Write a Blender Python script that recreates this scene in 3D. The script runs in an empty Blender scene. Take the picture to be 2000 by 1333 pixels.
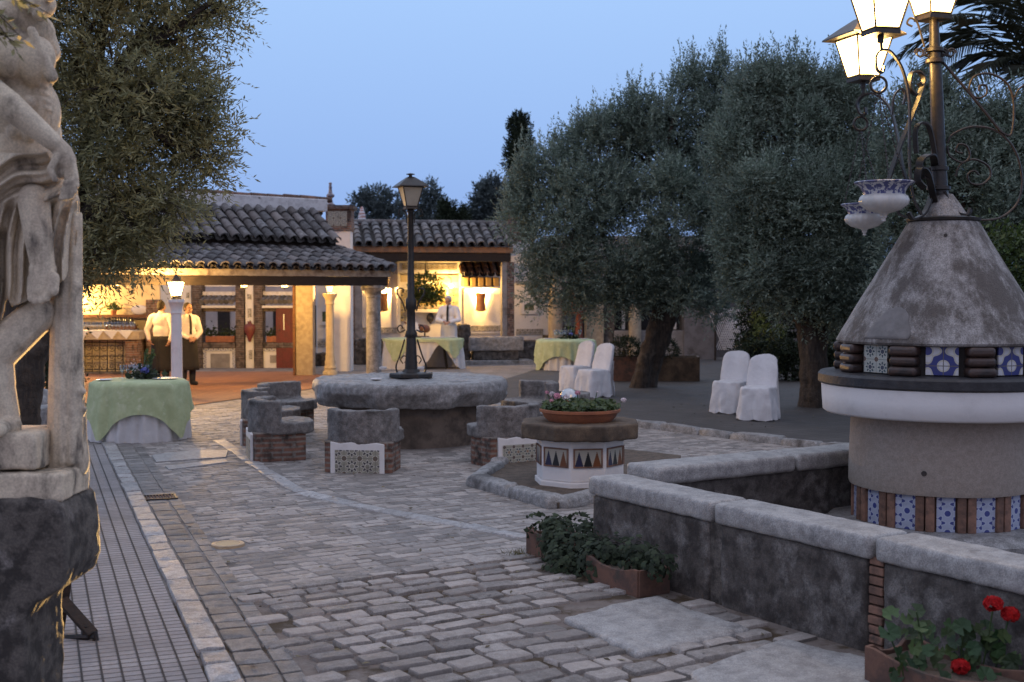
import bpy, bmesh, math, random
import numpy as np
from mathutils import Vector, Matrix, noise
from math import sin, cos, pi, radians, sqrt, atan2
random.seed(7)
R = random.uniform
SC = bpy.context.scene
COL = SC.collection

# ---------------------------------------------------------------- camera, sky, sun, exposure
FPX, HC, YH = 2460.0, 1.9, 570.0
PITCH = math.atan((666.5 - YH) / FPX)
cam_d = bpy.data.cameras.new('camera')
cam_d.sensor_width = 36.0
cam_d.lens = 36.0 * FPX / 2000.0
cam_d.clip_end = 2000
cam_d.dof.use_dof = True
cam_d.dof.focus_distance = 9.5
cam_d.dof.aperture_fstop = 3.2
cam = bpy.data.objects.new('camera', cam_d)
cam.location = (0, 0, HC)
cam.rotation_euler = (pi / 2 - PITCH, 0, 0)
COL.objects.link(cam)
SC.camera = cam

SC.view_settings.view_transform = 'Standard'
SC.view_settings.look = 'None'
SC.view_settings.gamma = 1
SC.view_settings.exposure = 0.0
SC.cycles.use_denoising = True
try:
    SC.cycles.denoiser = 'OPENIMAGEDENOISE'
except Exception:
    pass
SC.cycles.max_bounces = 6
SC.cycles.diffuse_bounces = 3
SC.cycles.glossy_bounces = 2
SC.cycles.transmission_bounces = 4
SC.cycles.transparent_max_bounces = 8
SC.cycles.sample_clamp_indirect = 4.0
SC.cycles.caustics_reflective = False
SC.cycles.caustics_refractive = False

# dusk sky: blue ahead, paler towards the zenith, faint afterglow low behind the camera (the west)
world = bpy.data.worlds.new('World')
SC.world = world
world.use_nodes = True
wt = world.node_tree
wt.nodes.clear()
wo = wt.nodes.new('ShaderNodeOutputWorld')
wb = wt.nodes.new('ShaderNodeBackground')
tc = wt.nodes.new('ShaderNodeTexCoord')
sp = wt.nodes.new('ShaderNodeSeparateXYZ')
wt.links.new(tc.outputs['Generated'], sp.inputs[0])
rz = wt.nodes.new('ShaderNodeValToRGB')
rz.color_ramp.elements[0].position = 0.0
rz.color_ramp.elements[0].color = (0.25, 0.38, 0.74, 1)
rz.color_ramp.elements[1].position = 1.0
rz.color_ramp.elements[1].color = (0.86, 0.92, 1.12, 1)
for p, c in ((0.04, (0.285, 0.44, 0.82, 1)), (0.10, (0.325, 0.505, 0.89, 1)), (0.22, (0.39, 0.60, 0.98, 1)), (0.45, (0.62, 0.76, 1.05, 1))):
    e = rz.color_ramp.elements.new(p)
    e.color = c
wt.links.new(sp.outputs['Z'], rz.inputs[0])
mr = wt.nodes.new('ShaderNodeMapRange')
mr.inputs[1].default_value = 0.25
mr.inputs[2].default_value = -0.9
wt.links.new(sp.outputs['Y'], mr.inputs[0])
mx = wt.nodes.new('ShaderNodeMix')
mx.data_type = 'RGBA'
wt.links.new(mr.outputs[0], mx.inputs[0])
wt.links.new(rz.outputs[0], mx.inputs[6])
mx.inputs[7].default_value = (0.52, 0.54, 0.74, 1)
wt.links.new(mx.outputs[2], wb.inputs[0])
wb.inputs[1].default_value = 1.0
wt.links.new(wb.outputs[0], wo.inputs[0])

# the last soft glow of the sun that has set behind the camera to the left
sun_d = bpy.data.lights.new('sun', 'SUN')
sun_d.energy = 0.12
sun_d.angle = radians(50)
sun_d.color = (1.0, 0.86, 0.80)
sun = bpy.data.objects.new('sun', sun_d)
sun.rotation_euler = (radians(48), 0, radians(-38))
COL.objects.link(sun)


# ---------------------------------------------------------------- where a pixel of the 2000 px photo lies
def ray(u, v):
    xc, yc = (u - 1000) / FPX, -(v - 666.5) / FPX
    ca, sa = cos(PITCH), sin(PITCH)
    return Vector((xc, ca + yc * sa, -sa + yc * ca))


def at(u, v, Y):
    d = ray(u, v)
    return Vector((0, 0, HC)) + d * (Y / d.y)


def gnd(u, v, z=0.0):
    d = ray(u, v)
    return Vector((0, 0, HC)) + d * ((z - HC) / d.z)


# ---------------------------------------------------------------- nodes
class S:
    """A socket (or number) with arithmetic that builds Math nodes."""
    def __init__(self, t, s):
        self.t, self.s = t, s

    def op(self, o, b=None, c=None):
        n = self.t.nodes.new('ShaderNodeMath')
        n.operation = o
        for i, x in enumerate((self, b, c)):
            if x is None:
                continue
            if isinstance(x, S):
                self.t.links.new(x.s, n.inputs[i])
            else:
                n.inputs[i].default_value = float(x)
        return S(self.t, n.outputs[0])

    def __add__(a, b): return a.op('ADD', b)
    def __sub__(a, b): return a.op('SUBTRACT', b)
    def __mul__(a, b): return a.op('MULTIPLY', b)
    def __truediv__(a, b): return a.op('DIVIDE', b)
    def __lt__(a, b): return a.op('LESS_THAN', b)
    def __gt__(a, b): return a.op('GREATER_THAN', b)
    def fract(a): return a.op('FRACT')
    def floor(a): return a.op('FLOOR')
    def abs(a): return a.op('ABSOLUTE')
    def sqrt(a): return a.op('SQRT')
    def cos(a): return a.op('COSINE')
    def atan2(a, b): return a.op('ARCTAN2', b)
    def mod(a, b): return a.op('FLOORED_MODULO', b)
    def max(a, b): return a.op('MAXIMUM', b)
    def min(a, b): return a.op('MINIMUM', b)


def new_mat(name):
    m = bpy.data.materials.new(name)
    m.use_nodes = True
    t = m.node_tree
    b = t.nodes['Principled BSDF']
    return m, t, b


def mixc(t, fac, a, b, mode='MIX'):
    n = t.nodes.new('ShaderNodeMix')
    n.data_type = 'RGBA'
    n.blend_type = mode
    for i, x in ((0, fac), (6, a), (7, b)):
        if isinstance(x, S):
            t.links.new(x.s, n.inputs[i])
        elif isinstance(x, (tuple, list)):
            n.inputs[i].default_value = (x[0], x[1], x[2], 1)
        else:
            n.inputs[i].default_value = x
    return S(t, n.outputs[2])


def coords(t, kind='Object'):
    return t.nodes.new('ShaderNodeTexCoord').outputs[kind]


def noise_n(t, vec, scale, detail=6, rough=0.6, stretch=None):
    n = t.nodes.new('ShaderNodeTexNoise')
    n.inputs['Scale'].default_value = scale
    n.inputs['Detail'].default_value = detail
    n.inputs['Roughness'].default_value = rough
    if stretch:
        mp = t.nodes.new('ShaderNodeMapping')
        mp.inputs['Scale'].default_value = stretch
        t.links.new(vec, mp.inputs[0])
        vec = mp.outputs[0]
    t.links.new(vec, n.inputs['Vector'])
    return S(t, n.outputs[0])


def ramp01(t, x, lo, hi):
    n = t.nodes.new('ShaderNodeMapRange')
    n.interpolation_type = 'SMOOTHSTEP'
    n.inputs[1].default_value = lo
    n.inputs[2].default_value = hi
    t.links.new(x.s, n.inputs[0])
    return S(t, n.outputs[0])


def bump(t, b, h, strength=0.3, dist=0.02):
    n = t.nodes.new('ShaderNodeBump')
    n.inputs['Strength'].default_value = strength
    n.inputs['Distance'].default_value = dist
    t.links.new(h.s, n.inputs['Height'])
    t.links.new(n.outputs[0], b.inputs['Normal'])


def M(name, c1, c2=None, scale=6, lohi=(0.38, 0.62), c3=None, s3=2.0, lohi3=(0.55, 0.7), rough=0.85, bmp=0.3,
      bscale=40, bdist=0.01, island=0.0, icol=None, metal=0.0, stretch=None, stretch3=None, spec=None, speck=0.0, trans=0.0):
    """Mottled material: c1/c2 by fine noise, c3 in larger patches, per-piece variation."""
    m, t, b = new_mat(name)
    vec = coords(t)
    col = S(t, None)
    if c2 is None:
        c2 = tuple(x * 0.8 for x in c1)
    n1 = noise_n(t, vec, scale, 8, 0.65, stretch)
    col = mixc(t, ramp01(t, n1, *lohi), c1, c2)
    if c3 is not None:
        n3 = noise_n(t, vec, s3, 7, 0.65, stretch3)
        col = mixc(t, ramp01(t, n3, *lohi3), col, c3)
    if speck:
        ns = noise_n(t, vec, 110, 3, 0.7)
        col = mixc(t, ramp01(t, ns, 0.35, 0.65) * speck, col, (0.02, 0.02, 0.022))
    if island:
        g = t.nodes.new('ShaderNodeNewGeometry')
        ri = S(t, g.outputs['Random Per Island'])
        if icol:
            col = mixc(t, (ri * 7.13).fract() * island, col, icol)
        f = ri * (island * 1.3) + (1.0 - island * 0.65)
        hs = t.nodes.new('ShaderNodeHueSaturation')
        t.links.new(f.s, hs.inputs['Value'])
        t.links.new(col.s, hs.inputs['Color'])
        col = S(t, hs.outputs[0])
    t.links.new(col.s, b.inputs['Base Color'])
    b.inputs['Roughness'].default_value = rough
    b.inputs['Metallic'].default_value = metal
    if spec is not None:
        b.inputs['Specular IOR Level'].default_value = spec
    if bmp:
        bump(t, b, noise_n(t, vec, bscale, 5, 0.6), bmp, bdist)
    if trans:
        out = t.nodes['Material Output']
        tr = t.nodes.new('ShaderNodeBsdfTranslucent')
        t.links.new(col.s, tr.inputs[0])
        ms = t.nodes.new('ShaderNodeMixShader')
        ms.inputs[0].default_value = trans
        t.links.new(b.outputs[0], ms.inputs[1])
        t.links.new(tr.outputs[0], ms.inputs[2])
        t.links.new(ms.outputs[0], out.inputs[0])
    return m


def wall_uv(t):
    """x+y, z of the object's own coordinates, for upright faces."""
    s = t.nodes.new('ShaderNodeSeparateXYZ')
    t.links.new(coords(t), s.inputs[0])
    return S(t, s.outputs[0]) + S(t, s.outputs[1]), S(t, s.outputs[2])


def M_brick(name, c1, c2, mortar, bw=0.24, bh=0.055, mort=0.012):
    m, t, b = new_mat(name)
    u, v = wall_uv(t)
    cb = t.nodes.new('ShaderNodeCombineXYZ')
    t.links.new(u.s, cb.inputs[0])
    t.links.new(v.s, cb.inputs[1])
    n = t.nodes.new('ShaderNodeTexBrick')
    t.links.new(cb.outputs[0], n.inputs['Vector'])
    n.inputs['Color1'].default_value = (*c1, 1)
    n.inputs['Color2'].default_value = (*c2, 1)
    n.inputs['Mortar'].default_value = (*mortar, 1)
    n.inputs['Scale'].default_value = 1
    n.inputs['Mortar Size'].default_value = mort
    n.inputs['Brick Width'].default_value = bw
    n.inputs['Row Height'].default_value = bh
    vec = coords(t)
    col = mixc(t, ramp01(t, noise_n(t, vec, 9, 6), 0.4, 0.7), S(t, n.outputs[0]), (0.03, 0.025, 0.022))
    t.links.new(col.s, b.inputs['Base Color'])
    b.inputs['Roughness'].default_value = 0.9
    bump(t, b, S(t, n.outputs['Fac']) * -1.0 + noise_n(t, vec, 60, 4) * 0.4, 0.6, 0.01)
    return m


def M_tile(name, cell, bg, c_star, c_dot, c_corner, k=8, grout=True, line=(0.5, 0.48, 0.42)):
    """Glazed star tiles, one star per cell."""
    m, t, b = new_mat(name)
    u, v = wall_uv(t)
    u, v = u / cell, v / cell
    fu, fv = u.fract() - 0.5, v.fract() - 0.5
    r = (fu * fu + fv * fv).sqrt()
    th = fv.atan2(fu)
    star = r - ((th * k).cos() * 0.09 + 0.33)
    gu, gv = (u + 0.5).fract() - 0.5, (v + 0.5).fract() - 0.5
    r2 = (gu * gu + gv * gv).sqrt()
    col = mixc(t, star < 0.0, bg, c_star)
    col = mixc(t, star.abs() < 0.035, col, line)
    col = mixc(t, r < 0.17, col, c_dot)
    col = mixc(t, (r - 0.17).abs() < 0.03, col, line)
    col = mixc(t, r2 < 0.18, col, c_corner)
    col = mixc(t, (r2 - 0.18).abs() < 0.025, col, line)
    if grout:
        e = (fu.abs()).max(fv.abs())
        col = mixc(t, e > 0.485, col, (0.12, 0.11, 0.1))
    col = mixc(t, ramp01(t, noise_n(t, coords(t), 8, 6), 0.5, 0.75) * 0.5, col, (0.06, 0.05, 0.045))
    t.links.new(col.s, b.inputs['Base Color'])
    b.inputs['Roughness'].default_value = 0.45
    return m


def M_emit(name, col, strength, clear=0.75):
    """Lit frosted lantern glass: lets its lamp's light out and glows."""
    m, t, b = new_mat(name)
    t.nodes.remove(b)
    e = t.nodes.new('ShaderNodeEmission')
    e.inputs[0].default_value = (*col, 1)
    e.inputs[1].default_value = strength
    tr = t.nodes.new('ShaderNodeBsdfTransparent')
    tr.inputs[0].default_value = (clear, clear, clear, 1)
    ad = t.nodes.new('ShaderNodeAddShader')
    t.links.new(e.outputs[0], ad.inputs[0])
    t.links.new(tr.outputs[0], ad.inputs[1])
    t.links.new(ad.outputs[0], t.nodes['Material Output'].inputs[0])
    return m


def M_glass(name, col=(0.9, 0.95, 1.0)):
    m, t, b = new_mat(name)
    gl = t.nodes.new('ShaderNodeBsdfGlossy')
    gl.inputs['Roughness'].default_value = 0.05
    tr = t.nodes.new('ShaderNodeBsdfTransparent')
    tr.inputs[0].default_value = (*col, 1)
    ly = t.nodes.new('ShaderNodeLayerWeight')
    ly.inputs[0].default_value = 0.45
    ms = t.nodes.new('ShaderNodeMixShader')
    t.links.new(ly.outputs['Facing'], ms.inputs[0])
    t.links.new(tr.outputs[0], ms.inputs[1])
    t.links.new(gl.outputs[0], ms.inputs[2])
    t.links.new(ms.outputs[0], t.nodes['Material Output'].inputs[0])
    t.nodes.remove(b)
    return m


WARM = (1.0, 0.56, 0.16)
granite = M('granite', (0.42, 0.405, 0.395), (0.23, 0.22, 0.21), 14, (0.35, 0.65), (0.07, 0.06, 0.052), 2.6, (0.52, 0.72), bmp=0.5, bscale=55, speck=0.5, rough=0.55)
granite_pale = M('pale_granite', (0.46, 0.44, 0.42), (0.30, 0.285, 0.275), 12, (0.35, 0.65), (0.10, 0.09, 0.085), 3.0, (0.58, 0.78), bmp=0.45, bscale=60, speck=0.4, rough=0.55)
granite_dark = M('lichened_granite', (0.135, 0.115, 0.098), (0.042, 0.034, 0.029), 11, (0.42, 0.60), (0.27, 0.24, 0.22), 4.5, (0.55, 0.68), bmp=0.6, bscale=45, speck=0.5)
seat_granite = M('seat_granite', (0.30, 0.275, 0.26), (0.15, 0.135, 0.125), 14, (0.35, 0.65), (0.06, 0.05, 0.043), 3.2, (0.48, 0.68), bmp=0.6, bscale=50, speck=0.55, rough=.65)
parapet_m = M('stained_granite', (0.115, 0.098, 0.086), (0.040, 0.031, 0.026), 11, (0.38, 0.64), (0.24, 0.22, 0.205), 5.0, (0.48, 0.68), bmp=0.6, bscale=40, speck=0.5)
cobble_m = M('cobble_granite', (0.385, 0.35, 0.325), (0.235, 0.21, 0.19), 22, (0.35, 0.65), (0.17, 0.15, 0.135), 1.1, (0.52, 0.72), bmp=0.5, bscale=90, island=0.55, icol=(0.33, 0.285, 0.255), speck=0.4, rough=0.66)
dirt_m = M('joint_soil', (0.155, 0.122, 0.105), (0.20, 0.17, 0.15), 9, (0.35, 0.65), (0.060, 0.038, 0.018), 3.4, (0.46, 0.60), bmp=0.8, bscale=60)
kerb_m = M('kerb_granite', (0.47, 0.45, 0.44), (0.32, 0.30, 0.29), 20, bmp=0.5, bscale=70, island=0.35, speck=0.4, rough=0.52)
plaster = M('white_limewash', (0.74, 0.72, 0.71), (0.62, 0.60, 0.59), 4, (0.45, 0.75), (0.42, 0.38, 0.36), 3.2, (0.66, 0.82), bmp=0.2, bscale=30)
plaster_old = M('stained_limewash', (0.66, 0.64, 0.64), (0.45, 0.43, 0.43), 7, (0.42, 0.70), (0.16, 0.14, 0.13), 5, (0.60, 0.75), bmp=0.3, bscale=30)
render_grey = M('grey_render', (0.31, 0.285, 0.27), (0.23, 0.21, 0.20), 5, c3=(0.14, 0.12, 0.11), s3=3, bmp=0.3, bscale=30)
buff_stone = M('buff_render', (0.37, 0.315, 0.27), (0.31, 0.26, 0.22), 30, (0.35, 0.65), (0.22, 0.17, 0.135), 1.6, (0.55, 0.8), bmp=0.25, bscale=90, speck=0.22)
sandstone = M('weathered_sandstone', (0.43, 0.36, 0.26), (0.33, 0.27, 0.20), 9, c3=(0.20, 0.16, 0.12), s3=2.0, lohi3=(0.58, 0.80), bmp=0.5, bscale=50)
brown_stone = M('brown_stone', (0.16, 0.115, 0.075), (0.075, 0.052, 0.036), 6, (0.35, 0.65), (0.035, 0.027, 0.02), 2.2, (0.5, 0.7), bmp=0.5, bscale=45, speck=0.3)
marble = M('weathered_marble', (0.76, 0.64, 0.48), (0.56, 0.46, 0.35), 9, (0.40, 0.65), (0.085, 0.070, 0.06), 5.0, (0.50, 0.72), bmp=0.25, bscale=60, speck=0.25, stretch3=(1.5, 1.5, .6))
brick = M_brick('old_brick', (0.26, 0.125, 0.085), (0.17, 0.085, 0.06), (0.24, 0.20, 0.17))
brick_dark = M_brick('dark_brick', (0.15, 0.095, 0.075), (0.10, 0.065, 0.055), (0.17, 0.15, 0.14))
brick_bit = M('brick', (0.24, 0.13, 0.09), (0.13, 0.075, 0.055), 12, c3=(0.05, 0.04, 0.035), s3=6, bmp=0.5, island=0.4)
roof_m = M('aged_roof_tile', (0.165, 0.163, 0.168), (0.075, 0.072, 0.074), 11, (0.35, 0.65), (0.27, 0.265, 0.26), 6, (0.58, 0.70), bmp=0.5, bscale=50, island=0.6, icol=(0.17, 0.14, 0.125))
roof_under = M('tile_channel', (0.045, 0.038, 0.035), (0.025, 0.022, 0.02), 8)
roof_red = M('red_roof_tile', (0.20, 0.105, 0.07), (0.10, 0.06, 0.045), 11, island=0.5, bmp=0.4)
terracotta = M('terracotta', (0.36, 0.135, 0.065), (0.26, 0.10, 0.055), 8, c3=(0.12, 0.07, 0.05), s3=4, lohi3=(0.58, 0.75), bmp=0.3)
terracotta_old = M('old_terracotta', (0.165, 0.085, 0.058), (0.10, 0.058, 0.045), 8, c3=(0.06, 0.05, 0.04), s3=4, bmp=0.4)
floor_tile = None
iron = M('black_iron', (0.013, 0.012, 0.012), (0.03, 0.022, 0.018), 20, rough=0.45, bmp=0.2, spec=0.5)
iron_rust = M('rusted_iron', (0.040, 0.026, 0.020), (0.018, 0.014, 0.013), 15, rough=0.5, bmp=0.2)
dark_wood = M('dark_beam_wood', (0.035, 0.022, 0.015), (0.018, 0.012, 0.009), 6, stretch=(1, 1, 8), bmp=0.4)
fascia_m = M('fascia_plaster', (0.42, 0.36, 0.29), (0.28, 0.23, 0.19), 8, c3=(0.15, 0.11, 0.09), s3=4, bmp=0.3)
wood = M('brown_wood', (0.19, 0.09, 0.045), (0.11, 0.05, 0.027), 7, stretch=(1, 1, 6))
red_paint = M('red_paint', (0.13, 0.006, 0.010), (0.09, 0.005, 0.008), 6, rough=0.5)
linen = M('white_linen', (0.68, 0.67, 0.68), (0.62, 0.61, 0.62), 5, bmp=0.45, bscale=11, bdist=0.03, rough=0.95, trans=0.08)
green_cloth = M('pistachio_cloth', (0.52, 0.58, 0.34), (0.44, 0.50, 0.28), 7, c3=(0.60, 0.64, 0.43), s3=10, bmp=0.35, bscale=12, bdist=0.03, rough=0.9, trans=0.1)
shirt_m = M('shirt_cotton', (0.74, 0.68, 0.64), (0.66, 0.60, 0.57), 7, bmp=0.15)
white_shirt_m = M('white_shirt_cotton', (0.78, 0.76, 0.78), (0.70, 0.68, 0.70), 7, bmp=0.15)
black_cloth = M('black_cotton', (0.012, 0.011, 0.012), (0.018, 0.017, 0.018), 7, bmp=0.1)
skin = M('skin', (0.42, 0.235, 0.16), (0.37, 0.20, 0.135), 10, rough=0.55, bmp=0.05)
hair_dark = M('dark_hair', (0.02, 0.014, 0.011), (0.03, 0.02, 0.015), 60, stretch=(1, 1, 0.1))
hair_white = M('white_hair', (0.62, 0.60, 0.58), (0.50, 0.48, 0.46), 60, stretch=(1, 1, 0.1))
porcelain = M('white_porcelain', (0.78, 0.77, 0.76), (0.74, 0.73, 0.72), 4, rough=0.25, bmp=0)
glass = M_glass('clear_glass')
frost = M('frosted_glass', (0.42, 0.38, 0.30), (0.34, 0.30, 0.24), 4, rough=0.4, bmp=0)
bark = M('olive_bark', (0.060, 0.043, 0.031), (0.025, 0.019, 0.015), 10, (0.35, 0.65), (0.095, 0.075, 0.058), 4, (0.55, 0.7), bmp=0.9, bscale=22, bdist=0.03, stretch=(3, 3, 0.6))
leaf_warm = M('olive_leaf', (0.36, 0.315, 0.125), (0.24, 0.235, 0.105), 2.0, (0.4, 0.6), (0.42, 0.32, 0.12), 1.3, (0.5, 0.7), island=0.6, icol=(0.21, 0.23, 0.165), bmp=0, rough=0.6, trans=0.4)
leaf_grey = M('silver_olive_leaf', (0.155, 0.215, 0.165), (0.112, 0.16, 0.125), 1.0, (0.4, 0.6), (0.215, 0.28, 0.23), 0.9, (0.5, 0.7), island=0.55, icol=(0.27, 0.325, 0.28), bmp=0, rough=0.6, trans=0.3)
leaf_green = M('green_leaf', (0.045, 0.085, 0.022), (0.03, 0.06, 0.016), 2.5, island=0.6, icol=(0.09, 0.12, 0.03), bmp=0, rough=0.5, trans=0.2)
leaf_geranium = M('geranium_leaf', (0.024, 0.068, 0.022), (0.014, 0.045, 0.014), 8, c3=(0.05, 0.10, 0.028), s3=6, island=0.7, icol=(0.075, 0.10, 0.03), bmp=0.3, bscale=60, rough=0.6, trans=0.2)
leaf_dark = M('dark_leaf', (0.022, 0.036, 0.016), (0.014, 0.024, 0.012), 2, island=0.6, icol=(0.035, 0.05, 0.022), bmp=0, trans=0.1)
leaf_blue = M('hazy_far_leaf', (0.105, 0.135, 0.135), (0.075, 0.10, 0.105), 2, island=0.5, bmp=0, trans=0.15)  # distance haze mixed into the leaf colour, paler and bluer
leaf_lime = M('yellow_green_leaf', (0.14, 0.16, 0.035), (0.09, 0.115, 0.028), 2, island=0.5, bmp=0, trans=0.2)
palm_m = M('palm_leaf', (0.050, 0.058, 0.034), (0.03, 0.036, 0.022), 3, island=0.5, bmp=0, rough=0.5, trans=0.15)
red_petal = M('red_petal', (0.55, 0.008, 0.008), (0.42, 0.005, 0.008), 30, island=0.4, bmp=0, trans=0.25)
pink_petal = M('pink_petal', (0.62, 0.26, 0.38), (0.70, 0.40, 0.48), 30, island=0.4, bmp=0, trans=0.25)
white_petal = M('white_petal', (0.75, 0.70, 0.72), (0.68, 0.6, 0.66), 30, island=0.3, bmp=0, trans=0.25)
blue_petal = M('blue_petal', (0.16, 0.18, 0.55), (0.22, 0.24, 0.65), 30, island=0.3, bmp=0, trans=0.2)
steel = M('brushed_steel', (0.55, 0.55, 0.56), (0.45, 0.45, 0.46), 8, rough=0.3, metal=1.0, bmp=0.05)
soil = M('garden_soil', (0.15, 0.11, 0.08), (0.09, 0.067, 0.05), 12, bmp=0.9, bscale=40, bdist=0.03)
tile_grey = M_tile('star_tile', 0.165, (0.30, 0.29, 0.23), (0.055, 0.05, 0.055), (0.26, 0.25, 0.2), (0.13, 0.085, 0.055))
tile_fine = M_tile('fine_star_tile', 0.115, (0.36, 0.35, 0.28), (0.05, 0.065, 0.07), (0.30, 0.20, 0.13), (0.12, 0.07, 0.05), 6)
tile_frieze = M_tile('frieze_tile', 0.15, (0.22, 0.18, 0.14), (0.05, 0.06, 0.16), (0.42, 0.38, 0.30), (0.08, 0.06, 0.05), 4)
tile_amber = M_tile('amber_tile', 0.20, (0.34, 0.28, 0.12), (0.10, 0.085, 0.05), (0.40, 0.34, 0.2), (0.06, 0.06, 0.05), 8)
tile_band = M_tile('dado_tile', 0.14, (0.40, 0.38, 0.36), (0.06, 0.065, 0.08), (0.16, 0.14, 0.12), (0.05, 0.05, 0.06), 4)
tile_blue = M_tile('blue_flower_tile', 0.13, (0.36, 0.40, 0.52), (0.045, 0.06, 0.23), (0.40, 0.43, 0.54), (0.045, 0.06, 0.23), 6, False, (0.42, 0.46, 0.58))
tile_bluew = M_tile('blue_border_tile', 0.12, (0.55, 0.56, 0.62), (0.05, 0.07, 0.30), (0.5, 0.5, 0.55), (0.06, 0.08, 0.3), 4)
tile_teal = M_tile('teal_star_tile', 0.11, (0.40, 0.42, 0.38), (0.035, 0.07, 0.085), (0.05, 0.06, 0.09), (0.12, 0.06, 0.04), 8)
tile_navy = M_tile('navy_cross_tile', 0.20, (0.03, 0.04, 0.19), (0.55, 0.55, 0.58), (0.04, 0.05, 0.2), (0.55, 0.55, 0.58), 4)


# ---------------------------------------------------------------- meshes
class MB:
    def __init__(self):
        self.v, self.f = [], []

    def add(self, vs, fs):
        o = len(self.v)
        self.v += [tuple(x) for x in vs]
        self.f += [tuple(i + o for i in q) for q in fs]
        return self

    def box(self, x0, y0, z0, x1, y1, z1, rz=0, c=None):
        vs = [(x, y, z) for z in (z0, z1) for x, y in ((x0, y0), (x1, y0), (x1, y1), (x0, y1))]
        if rz:
            cx, cy = c or ((x0 + x1) / 2, (y0 + y1) / 2)
            vs = [(cx + (x - cx) * cos(rz) - (y - cy) * sin(rz), cy + (x - cx) * sin(rz) + (y - cy) * cos(rz), z) for x, y, z in vs]
        return self.add(vs, [(3, 2, 1, 0), (4, 5, 6, 7), (0, 1, 5, 4), (1, 2, 6, 5), (2, 3, 7, 6), (3, 0, 4, 7)])

    def prism(self, poly, z0, z1):
        n = len(poly)
        vs = [(x, y, z0) for x, y in poly] + [(x, y, z1) for x, y in poly]
        return self.add(vs, [tuple(range(n))[::-1], tuple(range(n, 2 * n))] + [(i, (i + 1) % n, n + (i + 1) % n, n + i) for i in range(n)])

    def extrude(self, poly, d, origin=(0, 0, 0), ax=(1, 0, 0), ay=(0, 0, 1), az=(0, 1, 0)):
        """2D outline poly on axes ax, ay, thickness d along az."""
        o, ax, ay, az = (Vector(q) for q in (origin, ax, ay, az))
        n = len(poly)
        vs = [o + ax * x + ay * y for x, y in poly] + [o + ax * x + ay * y + az * d for x, y in poly]
        return self.add(vs, [tuple(range(n)), tuple(range(2 * n - 1, n - 1, -1))] + [((i + 1) % n, i, n + i, n + (i + 1) % n) for i in range(n)])

    def lathe(self, prof, n=24, c=(0, 0), a0=0, a1=2 * pi, caps=True, wob=None):
        full = abs(a1 - a0 - 2 * pi) < 1e-6
        m = n if full else n + 1
        vs = []
        for r, z in prof:
            for i in range(m):
                a = a0 + (a1 - a0) * i / n
                rr = r * (1 + wob(a, z)) if wob else r
                vs.append((c[0] + rr * cos(a), c[1] + rr * sin(a), z))
        fs = []
        for j in range(len(prof) - 1):
            for i in range(n):
                k = (i + 1) % m
                fs.append((j * m + i, j * m + k, (j + 1) * m + k, (j + 1) * m + i))
        if caps and full:
            if prof[0][0] > 1e-4:
                fs.append(tuple(range(m))[::-1])
            if prof[-1][0] > 1e-4:
                fs.append(tuple((len(prof) - 1) * m + i for i in range(m)))
        return self.add(vs, fs)

    def tube(self, pts, r, n=7, flat=None, cap=True, up=None):
        """Tube through pts; flat=(w,t) gives a strap of that half width and half thickness."""
        P = [Vector(p) for p in pts]
        rr = r if isinstance(r, (list, tuple)) else [r] * len(P)
        nrm = None
        vs = []
        for i, p in enumerate(P):
            t = (P[min(i + 1, len(P) - 1)] - P[max(i - 1, 0)])
            t = t.normalized() if t.length > 1e-9 else Vector((0, 0, 1))
            if up is not None:
                nrm = Vector(up) - t * t.dot(Vector(up))
            elif nrm is None:
                nrm = t.orthogonal()
            else:
                nrm = nrm - t * t.dot(nrm)
            if nrm.length < 1e-6:
                nrm = t.orthogonal()
            nrm.normalize()
            b = t.cross(nrm)
            for k in range(n):
                a = 2 * pi * (k + 0.5) / n
                if flat:
                    s = 1.41
                    vs.append(p + nrm * (cos(a) * flat[0] * s) + b * (sin(a) * flat[1] * s))
                else:
                    vs.append(p + nrm * (cos(a) * rr[i]) + b * (sin(a) * rr[i]))
        fs = []
        for i in range(len(P) - 1):
            for k in range(n):
                k2 = (k + 1) % n
                fs.append((i * n + k, i * n + k2, (i + 1) * n + k2, (i + 1) * n + k))
        if cap:
            fs.append(tuple(range(n))[::-1])
            fs.append(tuple((len(P) - 1) * n + k for k in range(n)))
        return self.add(vs, fs)

    def ell(self, c, r, rot=None, nu=14, nv=9):
        c = Vector(c)
        r = (r, r, r) if not hasattr(r, '__len__') else r
        vs = []
        for j in range(1, nv):
            ph = pi * j / nv
            for i in range(nu):
                a = 2 * pi * i / nu
                q = Vector((r[0] * sin(ph) * cos(a), r[1] * sin(ph) * sin(a), r[2] * cos(ph)))
                vs.append(c + (rot @ q if rot else q))
        top, bot = Vector((0, 0, r[2])), Vector((0, 0, -r[2]))
        vs += [c + (rot @ top if rot else top), c + (rot @ bot if rot else bot)]
        T, B = len(vs) - 2, len(vs) - 1
        fs = []
        for j in range(nv - 2):
            for i in range(nu):
                k = (i + 1) % nu
                fs.append((j * nu + i, (j + 1) * nu + i, (j + 1) * nu + k, j * nu + k))
        for i in range(nu):
            k = (i + 1) % nu
            fs.append((T, i, k))
            fs.append((B, (nv - 2) * nu + k, (nv - 2) * nu + i))
        return self.add(vs, fs)

    def cap(self, a, b, ra, rb, n=10):
        """Tapered capsule."""
        a, b = Vector(a), Vector(b)
        t = (b - a)
        L = t.length
        t = t.normalized() if L > 1e-6 else Vector((0, 0, 1))
        pts, rs = [], []
        for k in range(5):
            ph = pi / 2 * k / 4
            pts.append(a - t * (ra * cos(ph)))
            rs.append(max(ra * sin(ph), 0.001))
        for k in range(5):
            ph = pi / 2 * k / 4
            pts.append(b + t * (rb * sin(ph)))
            rs.append(max(rb * cos(ph), 0.001))
        return self.tube(pts, rs, n)

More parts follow.
